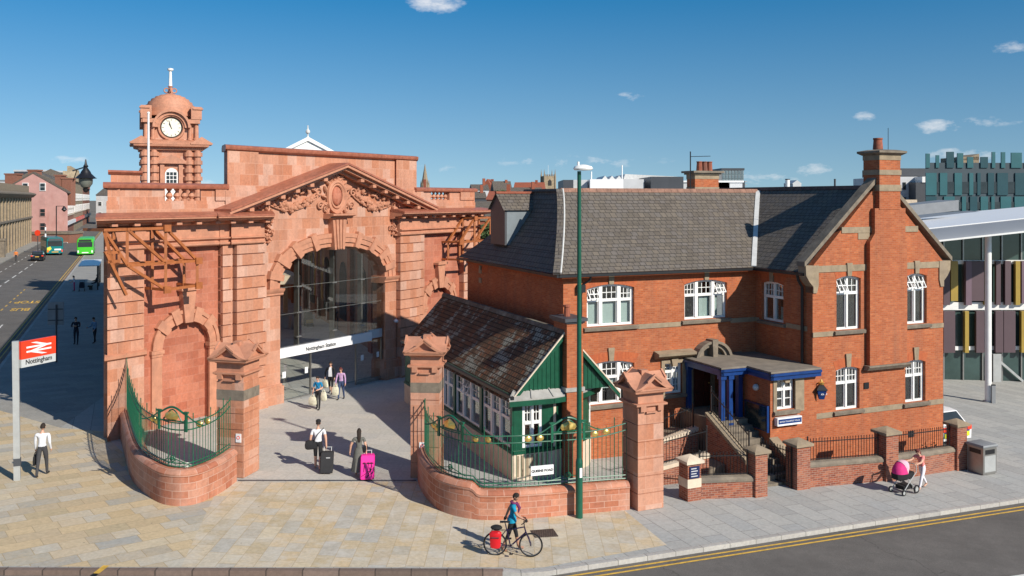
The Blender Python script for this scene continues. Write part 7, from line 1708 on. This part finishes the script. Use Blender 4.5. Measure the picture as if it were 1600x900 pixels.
    if hairstyle:
        mb = MB(); rings = []
        for i in range(9):
            ph = -.35+(PI/2+.35)*i/8; z = math.sin(ph); r_ = max(.02, math.cos(ph)); row = []
            for j in range(16):
                a = 2*PI*j/16; fr_ = max(0, math.sin(a)); lift = fr_*.075*(1-i/8)
                row.append(hv(.083*r_*math.cos(a), (.100*r_*math.sin(a)-.006)*(1-.06*fr_), .122*z+lift+.002))
            rings.append(row)
        mb.loft(rings)
        if hairstyle in ('long', 'bob', 'pony'):
            L_ = {'long': .42, 'bob': .16, 'pony': .30}[hairstyle]
            wd = {'long': .085, 'bob': .092, 'pony': .04}[hairstyle]
            mb.loft([[hv(wd*(1-.25*i/6)*math.cos(a), -.055-.035*math.sin(i/6*PI)+.05*math.sin(a), .04-L_*i/6) for a in [2*PI*j/10 for j in range(10)]] for i in range(7)])
        if hairstyle == 'bun': mb.ball(hv(0, -.1, .05), .04*k)
        mb.build('hair', hair, t)
    info = dict(J=J, f=f, k=k, base=base, t=t, hv=hv, hm=hm)
    return info
def skirt(info, mat, z0, z1, r0, r1, name='dress', back=0, n=18):
    """garment from waist (z1) down to z0, folds on the hem"""
    J, f, k = info['J'], info['f'], info['k']; c = J['waist']; mb = MB(); rings = []
    for i in range(8):
        u_ = i/7; z = z1+(z0-z1)*u_; r_ = r0+(r1-r0)*u_**.8; cc = c.lerp((J['anL']+J['anR'])/2, u_*.9)
        rings.append([Vector((cc.x, cc.y, info['base'].z+z*k))+(f.a*math.cos(a)*r_*1.08+f.b*math.sin(a)*r_*.85)*(1+.09*u_*math.sin(a*6+1))*k for a in [2*PI*j/n for j in range(n)]])
    mb.loft(rings); return mb.build(name, mat, info['t'])
def bag(c, w_, d_, h, yaw, mat, name, label, cat='bag', handle=True, plastic=False):
    f = yawfr((c.x, c.y), yaw); t = thing(name, c, label, cat); mb = MB(); rn = random.Random(int(abs(c.x*100)))
    prof = [(.7, 0), (1, .12), (1.05, .45), (.92, .85), (.6, 1.0)]
    mb.loft([[f(a*w_*s*(1+(.08*rn.uniform(-1, 1) if plastic else 0)), b*d_*s, c.z+h*z) for a, b in ((-.5, -.35), (-.25, -.5), (.25, -.5), (.5, -.35), (.5, .35), (.25, .5), (-.25, .5), (-.5, .35))] for s, z in prof]); mb.build('bag_body', mat, t)
    if handle:
        mb = MB()
        for b in (-.3, .3): mb.tube([f(-w_*.25, b*d_, c.z+h*.97), f(-w_*.16, b*d_*.6, c.z+h*1.15), f(0, 0, c.z+h*1.25), f(w_*.16, b*d_*.6, c.z+h*1.15), f(w_*.25, b*d_, c.z+h*.97)], .012, 5)
        mb.build('handle', mat, t)
    return t, f
W_ = M['white']
JE = cloth('blue_denim', (.035, .06, .14)); BK = cloth('black_cloth', (.010, .010, .012)); CH = cloth('charcoal_trousers', (.045, .045, .05)); TQ = cloth('turquoise_cloth', (.0, .26, .42)); TQ2 = cloth('bright_blue_top', (.0, .20, .42))
WS = cloth('white_shirt', (.66, .67, .70), .1); LI = cloth('lilac_jumper', (.46, .30, .50)); PK = cloth('coral_pink_top', (.80, .24, .22)); WT = cloth('white_trousers', (.74, .72, .76), .08); GD = cloth('grey_dress_cloth', (.13, .13, .115)); NV = cloth('navy_clothing', (.012, .014, .028)); MG = cloth('magenta_cloth', (.66, .03, .20)); BL = cloth('pale_blue_shirt', (.16, .25, .36))
PLB = basic('white_yellow_plastic', (.70, .68, .52), .4, .25, 9)
# man in white shirt
i1 = person('man in a white shirt and grey trousers walking away with a dark bag', G(66, 744), 12, 1.82, WS, CH, M['black'], longsl=True, pose=dict(hL=-14, kL=8, hR=16, kR=8, sL=8, aL=7, eL=10, sR=-16, aR=9, eR=42, hp=2))
h = i1['J']['hdL']; bag(Vector((h.x, h.y, h.z-.46)), .4, .12, .34, 102, BK, 'briefcase', 'dark soft briefcase carried by the man in the white shirt', 'briefcase')
person('man in dark clothes standing with folded arms in the shade on the left pavement', G(119, 538), 190, 1.8, NV, NV, longsl=True, pose=dict(hL=4, kL=2, hR=-3, kR=2, sL=20, eL=85, aL=12, iL=-40, sR=20, eR=85, aR=12, iR=-40))
person('person in a pale blue shirt and black trousers standing in the shade', G(148, 536), 150, 1.72, BL, BK, longsl=True, pose=dict(hL=8, kL=4, hR=-6, kR=4, sL=10, eL=30, sR=15, eR=60))
i_ = person('woman in pink trousers standing by a buggy on the shaded pavement', G(116, 455), 120, 1.6, WS, cloth('pink_trousers', (.55, .06, .16)), hairstyle='bob', female=True, pose=dict(hL=3, kL=2, hR=-3, kR=2, sL=25, eL=30, sR=25, eR=30))
g = G(150, 449); i_ = person('person in black seated with legs stretched out under the bus shelter', Vector((g.x, g.y, g.z)), 125, 1.72, BK, NV, longsl=True, seat=.5, pose=dict(lean=-14, hL=74, kL=30, hR=68, kR=26, sL=25, eL=50, sR=25, eR=50))
person('distant pedestrian in an orange jacket on the far left pavement', G(92, 401)if 0 else G(25, 409), 200, 1.75, cloth('orange_jacket', (.7, .2, .03)), CH, longsl=True, pose=dict(hL=8, hR=-8))
# group at the entrance
i2 = person('woman in a bright blue top and black trousers carrying carrier bags out of the station', G(497, 640), 172, 1.58, TQ2, BK, female=True, hairstyle='short', pose=dict(lean=2, hL=8, kL=3, hR=-6, kR=8, sL=6, aL=16, eL=70, iL=-35, sR=2, aR=12, eR=12))
h = i2['J']['hdR']; bag(h-Z*.52, .36, .16, .40, 160, PLB, 'carrier_bag', 'white and yellow carrier bag in the right hand of the woman in blue', plastic=True)
h = i2['J']['elL']; bag(h-Z*.60+i2['f'].a*-.06, .26, .14, .42, 160, PLB, 'carrier_bag', 'white carrier bag hanging from the left arm of the woman in blue', plastic=True)
mb = MB(); J = i2['J']; mb.tube([J['shR']+Z*.05, J['chest']+i2['f'].b*.17, J['waist']+i2['f'].b*.16+i2['f'].a*-.12], .014, 5); mb.build('strap', BK, i2['t'])
i3 = person('woman in a black jacket over a white top stepping out of the station doors', G(517, 615), 178, 1.66, BK, BK, female=True, hairstyle='bob', longsl=True, shorts=.62, pose=dict(hL=14, kL=4, hR=-12, kR=16, sL=8, eL=15, sR=-14, aR=24, eR=12))
mb = MB(); J = i3['J']; fb = i3['f'].b; fa_ = i3['f'].a; mb.loft([[J['neck']+fb*.085+fa_*x-Z*.0 for x in (-.05, .05)]+[J['neck']+fb*.07+fa_*x for x in (.05, -.05)], [J['chest']+fb*.15+fa_*x for x in (-.075, .075)]+[J['chest']+fb*.1+fa_*x for x in (.075, -.075)], [J['pel']+fb*.15+fa_*x for x in (-.09, .09)]+[J['pel']+fb*.1+fa_*x for x in (.09, -.09)]]); mb.build('white_top', WS, i3['t'])
h = i3['J']['hdR']; bag(h-Z*.5, .3, .14, .38, 150, PLB, 'carrier_bag', 'pale carrier bag held by the woman in the black jacket', plastic=True)
i4 = person('woman in a lilac jumper and blue jeans walking out of the station', G(533, 624), 176, 1.62, LI, JE, female=True, hairstyle='bob', hair=HAIRR, longsl=True, pose=dict(hL=-10, kL=12, hR=14, kR=4, sL=2, aL=12, eL=10, sR=6, aR=14, eR=10, hp=14))
h = i4['J']['hdR']; bag(h-Z*.52, .34, .16, .42, 170, PLB, 'carrier_bag', 'carrier bag in the hand of the woman in the lilac jumper', plastic=True)
# travellers with suitcases
def suitcase(c, yaw, w_, d_, h, mat, label, tall=.42, deco=None, tilt=14):
    f = yawfr((c.x, c.y, c.z), yaw); t = thing('suitcase', c, label, 'suitcase'); tl = math.tan(R(tilt))
    P3 = lambda a, b, z: f(a, b+z*tl, z)
    mb = MB(); ring = lambda z, s: [P3(a*w_/2*s, b*d_/2*s, z) for a, b in ((-1, -.7), (-.88, -1), (.88, -1), (1, -.7), (1, .7), (.88, 1), (-.88, 1), (-1, .7))]
    mb.loft([ring(.06, .9), ring(.09, 1), ring(h-.05, 1), ring(h, .9)]); b_ = mb.build('shell', mat, t)
    mb = MB()
    for a in (-.13, .13): mb.tube([P3(a, d_*.36, h-.05), P3(a, d_*.36, h+tall)], .012, 6)
    mb.tube([P3(-.15, d_*.36, h+tall), P3(.15, d_*.36, h+tall)], .02, 6); mb.build('pull_handle', M['galv'], t)
    for s in (-1, 1): mb = MB(); mb.tube([P3(s*(w_/2-.06), d_*.3, .05), P3(s*(w_/2-.02), d_*.3, .05)], .05, 10); mb.build('wheel', M['black'], t)
    mb = MB(); mb.az(Fr(P3(0, -d_/2-.012, 0)-Z*0, (f.a.x, f.a.y), (f.b.x, f.b.y)), [(-w_*.36, .18), (w_*.36, .18), (w_*.36, h*.62), (-w_*.36, h*.62)], .05, .11) if 0 else None
    return t, P3
WG = basic('pale_straps', (.5, .5, .5), .6, .1, 4)
i5 = person('man in a white t-shirt, dark cap and black shorts walking into the station', G(497, 734), 6, 1.80, WS, BK, M['black'], shorts=.5, sleeve=.55, pose=dict(lean=4, hL=12, kL=4, hR=-16, kR=16, sL=-10, aL=13, eL=14, sR=-16, aR=16, eR=6), hairstyle='short')
mb = MB(); hv = i5['hv']; mb.loft([[hv(.09*math.cos(a)*s, .105*math.sin(a)*s-.004, z) for a in [2*PI*j/14 for j in range(14)]] for s, z in ((1, .045), (1.02, .075), (.9, .115), (.5, .14), (.1, .145))]); mb.loft([[hv(x, .09+(.08 if abs(x) < .05 else .05)*q, .052+dz) for x in (-.065, -.03, .03, .065)] for q, dz in ((0, 0), (1, -.01), (1, -.004), (0, .008))]); mb.build('cap', BK, i5['t'])
J = i5['J']; mb = MB(); fb = i5['f'].b; mb.tube([J['shR']+Z*.07, J['chest']-fb*.17, J['waist']-fb*.15-i5['f'].a*.12, J['hipL']-fb*.13-i5['f'].a*.1], .016, 5); mb.build('strap', BK, i5['t'])
q = J['hipL']-i5['f'].a*.16-fb*.06; bag(q-Z*.16, .40, .2, .32, 20, BK, 'shoulder_bag', 'black shoulder bag slung at the hip of the man in the cap', handle=False)
q = i5['J']['hdR']; cs_ = onG(q.x+.08, q.y-.42); t, P3 = suitcase(cs_, 4, .46, .26, .72, basic('black_suitcase_fabric', (.018, .018, .02), .75, .2, 6), 'black wheeled suitcase pulled by the man in the white t-shirt', tall=max(.12, q.z-cs_.z-.74), tilt=24)
mb = MB(); mb.bar(P3(-.02, -.14, .55), P3(.12, -.14, .55), .04, .03); mb.build('tag_strip', WG, t)
i6 = person('woman with long dark hair in a grey dress walking into the station', G(561, 744), 8, 1.68, GD, GD, M['black'], female=True, hairstyle='long', sleeve=.5, pose=dict(lean=3, hL=10, kL=6, hR=-12, kR=12, sL=2, aL=26, eL=8, sR=-14, aR=14, eR=8), shorts=.3)
skirt(i6, GD, .22, 1.06, .135, .26)
q = i6['J']['hdR']; cs_ = onG(q.x+.10, q.y-.42); t, P3 = suitcase(cs_, 6, .50, .30, .82, basic('magenta_suitcase', (.80, .025, .30), .45, .1, 5), 'bright pink suitcase with dark palm print pulled by the woman in the dress', tall=max(.1, q.z-cs_.z-.84), tilt=22)
mb = MB(); yb = -.155
for x0 in (-.12, .02, .13):
    mb.bar(P3(x0, yb, .30), P3(x0+.02, yb, .56), .018, .012)
    for k_ in range(6): a = PI*k_/5; mb.bar(P3(x0+.02, yb, .56), P3(x0+.02+.075*math.cos(a), yb, .56+.055*math.sin(a)), .018, .012)
for q0, q1 in (((-.2, .16), (.22, .42)), ((-.05, .12), (.22, .30)), ((.0, .12), (.16, .5))): mb.bar(P3(q0[0], yb, q0[1]), P3(q1[0], yb, q1[1]), .03, .012)
mb.build('dark_print', basic('dark_purple_print', (.05, .005, .03), .6, .1, 4), t)
q = i6['J']['hipR']+i6['f'].a*.14; bag(q-Z*.02, .24, .12, .26, 80, BK, 'handbag', 'small black handbag at the side of the woman in the dress', handle=False)
# person inside the station
q = G(530, 518); q.z = .012; person('person with long fair hair in black standing inside behind the glass screen', q, 190, 1.68, BK, NV, female=True, hairstyle='long', hair=cloth('fair_hair', (.3, .2, .09)), longsl=True, pose=dict(hL=2, hR=-2, kL=2, kR=2))
# ---- bicycle and cyclist
r0g, r1g = G(773.5, 867.5), G(829.5, 870.8)
bd = (r1g-r0g); bd.z = 0; bl = bd.length; bf_ = Fr((r0g.x, r0g.y, (r0g.z+r1g.z)/2), (bd.x, bd.y), (-bd.y, bd.x))
sc_ = 1.06/bl if 0 else 1; wb = bl
t = thing('bicycle', Vector((r0g.x+bd.x/2, r0g.y+bd.y/2, bf_.o.z)), 'dark purple bicycle with drop frame and red pannier pushed along the pavement', 'bicycle')
Bk = lambda a, z, b=0: bf_(a, b, z); rw_ = .335
for nm, a in (('wheel', 0), ('wheel', wb)):
    mb = MB(); mb.torus(Bk(a, rw_), bf_.b, rw_-.018, .019, 32, 6); w_ = mb.build('wheel', M['black'], t)
    mb = MB(); mb.torus(Bk(a, rw_), bf_.b, rw_-.043, .010, 32, 5); mb.tube([Bk(a, rw_, -.05), Bk(a, rw_, .05)], .025, 8)
    for i in range(18): an_ = 2*PI*i/18; mb.tube([Bk(a+.02*math.cos(an_+.5), rw_+.02*math.sin(an_+.5), .02*(-1)**i), Bk(a+(rw_-.045)*math.cos(an_), rw_+(rw_-.045)*math.sin(an_))], .0022, 3)
    mb.build('rim', M['steel'], w_)
fpnt = basic('dark_purple_frame', (.02, .012, .05), .3, .1, 4)
bbk = (.43, .28); seat_ = (.30, .86); hdl = (wb-.18, .83); hd2 = (wb-.14, .68)
mb = MB()
for p, q, r_ in ((bbk, seat_, .017), (bbk, hd2, .022), ((.335, .72), hdl, .017), (hdl, hd2, .02)): mb.tube([Bk(*p), Bk(*q)], r_, 8)
for s in (-.06, .06): mb.tube([Bk(0, rw_, s), Bk(bbk[0], bbk[1], s*.4)], .011, 6); mb.tube([Bk(0, rw_, s), Bk(.325, .74, s*.3)], .009, 6); mb.tube([Bk(hd2[0], hd2[1], s*.6), Bk(wb-.05, .5, s), Bk(wb, rw_, s)], .013, 6)
mb.build('frame', fpnt, t)
mb = MB(); mb.tube([Bk(*seat_), Bk(seat_[0]-.02, .93)], .014, 6); mb.tube([Bk(*hdl), Bk(hdl[0]-.02, .98), Bk(hdl[0]+.04, 1.02)], .014, 6)
mb.tube([Bk(hdl[0]-.06, 1.0, .3), Bk(hdl[0]+.02, 1.02, .18), Bk(hdl[0]+.04, 1.02, 0), Bk(hdl[0]+.02, 1.02, -.18), Bk(hdl[0]-.06, 1.0, -.3)], .014, 6); mb.build('handlebar', M['black'], t)
mb = MB(); mb.loft([[Bk(seat_[0]-.02+a, .95+z, b) for b, z in ((-w__, 0), (0, .035), (w__, 0), (0, -.02))] for a, w__ in ((-.14, .07), (-.06, .08), (.05, .035), (.14, .02))]); mb.build('saddle', M['black'], t)
mb = MB(); mb.torus(Bk(*bbk, -.05), bf_.b, .085, .009, 20, 5); mb.tube([Bk(bbk[0], bbk[1], -.08), Bk(bbk[0]+.03, bbk[1]-.165, -.09)], .011, 5); mb.tube([Bk(bbk[0], bbk[1], .08), Bk(bbk[0]-.03, bbk[1]+.165, .09)], .011, 5); mb.build('crankset', M['steel'], t)
for s, a, z in ((-1, .03, -.165), (1, -.03, .165)): mb = MB(); mb.box(bf_, bbk[0]+a-.05, bbk[0]+a+.05, *sorted((s*.09, s*.17)), bbk[1]+z-.012, bbk[1]+z+.012); mb.build('pedal', M['black'], t)
mb = MB(); mb.tube([Bk(.3, .72, .04), Bk(-.1, .72, .05), Bk(0, rw_, .06)], .007, 5); mb.tube([Bk(.3, .72, -.04), Bk(-.1, .72, -.05), Bk(0, rw_, -.06)], .007, 5)
for a in (-.08, .06, .2): mb.tube([Bk(a, .72, -.05), Bk(a, .72, .05)], .006, 5)
mb.build('luggage_rack', M['black'], t)
for s, cc in ((-.10, 'bright red pannier bag hung on the near side of the bicycle rack'),):
    tp = thing('pannier', Bk(.02, .3, s), cc, 'pannier'); RP = basic('red_pannier', (.68, .012, .02), .45, .1, 5)
    mb = MB(); mb.loft([[bf_(.03+a*w__, s-.07+b*.085, z) for a, b in ((-.5, -.7), (-.3, -1), (.3, -1), (.5, -.7), (.5, .6), (-.5, .6))] for w__, z in ((.22, .30), (.28, .34), (.32, .64), (.33, .70), (.22, .74))]); mb.build('bag_body', RP, tp)
    mb = MB(); mb.bar(bf_(-.08, s-.165, .6), bf_(.14, s-.165, .6), .03, .015); mb.build('strap', M['dkgrey'], tp)
tp = thing('pannier', Bk(-.02, .72, .1), 'dark rolled bag on the top of the bicycle rack behind the saddle', 'pannier'); mb = MB(); mb.ball(Bk(.04, .79), .17, .12, .075, 10, 6, Matrix((bf_.a, bf_.b, Z)).transposed()); mb.build('bag_body', BK, tp)
cp_ = Bk(.44, 0, .42); hg = Bk(hdl[0]-.06, 1.0, .3)
i7 = person('woman in a turquoise t-shirt and purple scarf pushing a bicycle', onG(cp_.x, cp_.y), math.degrees(math.atan2(bd.y, bd.x))-90, 1.66, TQ, BK, SKIN2, skin=SKIN2, female=True, hairstyle='bob' if 0 else 'short', sleeve=.6, shorts=.62, pose=dict(lean=6, hL=16, kL=6, hR=-14, kR=12, sL=-34, aL=16, eL=12, sR=24, aR=12, eR=38, iR=2, hp=10, hy=-18))
mb = MB(); J = i7['J']; mb.torus(J['neck']+Z*.0, Z+i7['f'].b*.3, .075, .035, 14, 6); mb.tube([J['neck']+i7['f'].b*.08, J['chest']+i7['f'].b*.17, J['waist']+i7['f'].b*.17+Z*.06], [.04, .045, .02], 6); mb.build('scarf', cloth('purple_scarf', (.16, .02, .10)), i7['t'])
mb = MB(); mb.loft([[J['pel'].lerp(J['waist'], u_)+(i7['f'].a*math.cos(a)*r_+i7['f'].b*math.sin(a)*r_*.85) for a in [2*PI*j/14 for j in range(14)]] for u_, r_ in ((-.55, .165), (0, .155), (.8, .125))]); mb.build('shirt_hem', TQ, i7['t'])
for n in 'LR': mb = MB(); mb.ball(J['hd'+n], .042, .042, .05); mb.build('glove', BK, i7['t'])
# ---- pram and mother
g = G(1441, 764); yw = math.degrees(math.atan2(U.y, U.x))+90+6
i8 = person('woman with red hair in a coral pink top and white trousers leaning forward', g, yw, 1.58, PK, WT, SKIN, female=True, hairstyle='pony', hair=HAIRR, sleeve=.45, shorts=.9, pose=dict(lean=20, hL=26, kL=10, hR=-22, kR=14, sL=52, aL=10, eL=34, sR=52, aR=10, eR=34, hp=6))
hm_ = (i8['J']['hdL']+i8['J']['hdR'])/2; fd = i8['f'].b
pc_ = onG(g.x+fd.x*1.0, g.y+fd.y*1.0); pfm = Fr((pc_.x, pc_.y, pc_.z), (fd.x, fd.y), (-fd.y, fd.x)); t = thing('pram', pc_, 'pram with a bright pink hood and black chassis pushed along the pavement', 'pram')
def PB(a, z, b=0): return pfm(a, b, z)
for a, r_ in ((-.32, .15), (.36, .11)):
    for s in (-.27, .27): mb = MB(); mb.torus(PB(a, r_, s), pfm.b, r_-.025, .025, 18, 6); w_ = mb.build('wheel', M['black'], t); mb = MB(); mb.tube([PB(a, r_, s-.02), PB(a, r_, s+.02)], r_*.55, 10); mb.build('rim', M['galv'], w_)
mb = MB(); hq = pfm.b
for s in (-.24, .24):
    mb.tube([PB(-.32, .15, s), PB(.05, .48, s), PB(.1, .56, s)], .016, 6); mb.tube([PB(.36, .11, s), PB(.0, .46, s), PB(-.35, .75, s)], .016, 6)
    e_ = hm_+hq*s*.9; mb.tube([PB(-.35, .75, s), e_], .015, 6)
mb.tube([hm_-hq*.22, hm_+hq*.22], .018, 6); mb.tube([PB(-.32, .15, -.27), PB(-.32, .15, .27)], .014, 6); mb.tube([PB(.36, .11, -.27), PB(.36, .11, .27)], .012, 6); mb.build('chassis', M['galv'], t)
mb = MB(); mb.loft([[PB(a*s+.08, z, b*s) for a, b in ((-.42, -.17), (-.3, -.22), (.3, -.22), (.44, -.14), (.44, .14), (.3, .22), (-.3, .22), (-.42, .17))] for s, z in ((.7, .5), (.95, .56), (1.0, .74))]); mb.build('carrycot', BK, t)
mb = MB(); rings = []
for i in range(8):
    th = PI*.02+PI*.62*i/7; rings.append([PB(.12+.40*math.cos(th)*(1), .74+.40*math.sin(th)*math.sin(PI*j/8)**.5*(1 if 0 < j < 8 else 0)+.0, .25*math.cos(PI*j/8)) for j in range(9)])
mb.loft([[PB(.10+.42*math.cos(th)*math.sin(PI*j/10)**.6, .74+.42*math.sin(th)*math.sin(PI*j/10)**.6, .25*math.cos(PI*j/10)) for j in range(11)] for th in [PI*.0+PI*.6*i/7 for i in range(8)]], False, False); hood = mb.build('hood', MG, t)
mb = MB(); mb.loft([[PB(.10+.43*math.cos(th)*math.sin(PI*j/10)**.6, .745+.43*math.sin(th)*math.sin(PI*j/10)**.6, .255*math.cos(PI*j/10)) for j in range(11)] for th in [PI*.38+PI*.24*i/4 for i in range(5)]], False, False); mb.build('pale_panel', cloth('pale_pink_cloth', (.72, .42, .50)), hood)
mb = MB(); mb.loft([[PB(a*s+.0, z, b*s) for a, b in ((-.25, -.18), (.25, -.18), (.25, .18), (-.25, .18))] for s, z in ((.9, .16), (1, .3))]); mb.build('basket', BK, t)
# buggy by the bus stop
g = G(128, 455); f9 = Fr((g.x, g.y, g.z), V, -U); t = thing('buggy', g, 'dark folding buggy beside the woman in pink trousers', 'buggy')
mb = MB(); mb.loft([[f9(a*s, b*s, z) for a, b in ((-.3, -.25), (.3, -.25), (.3, .25), (-.3, .25))] for s, z in ((.8, .35), (1, .5), (.7, .95))]); mb.build('seat', NV, t)
mb = MB(); mb.tube([f9(-.4, -.25, .1), f9(.2, -.25, .9), f9(.45, -.25, 1.05), f9(.45, .25, 1.05), f9(.2, .25, .9), f9(-.4, .25, .1)], .02, 5); mb.build('chassis', M['black'], t)
for a in (-.35, .35):
    for b in (-.25, .25): mb = MB(); mb.torus(f9(a, b, .12), f9.b, .1, .025, 12, 5); mb.build('wheel', M['black'], t)
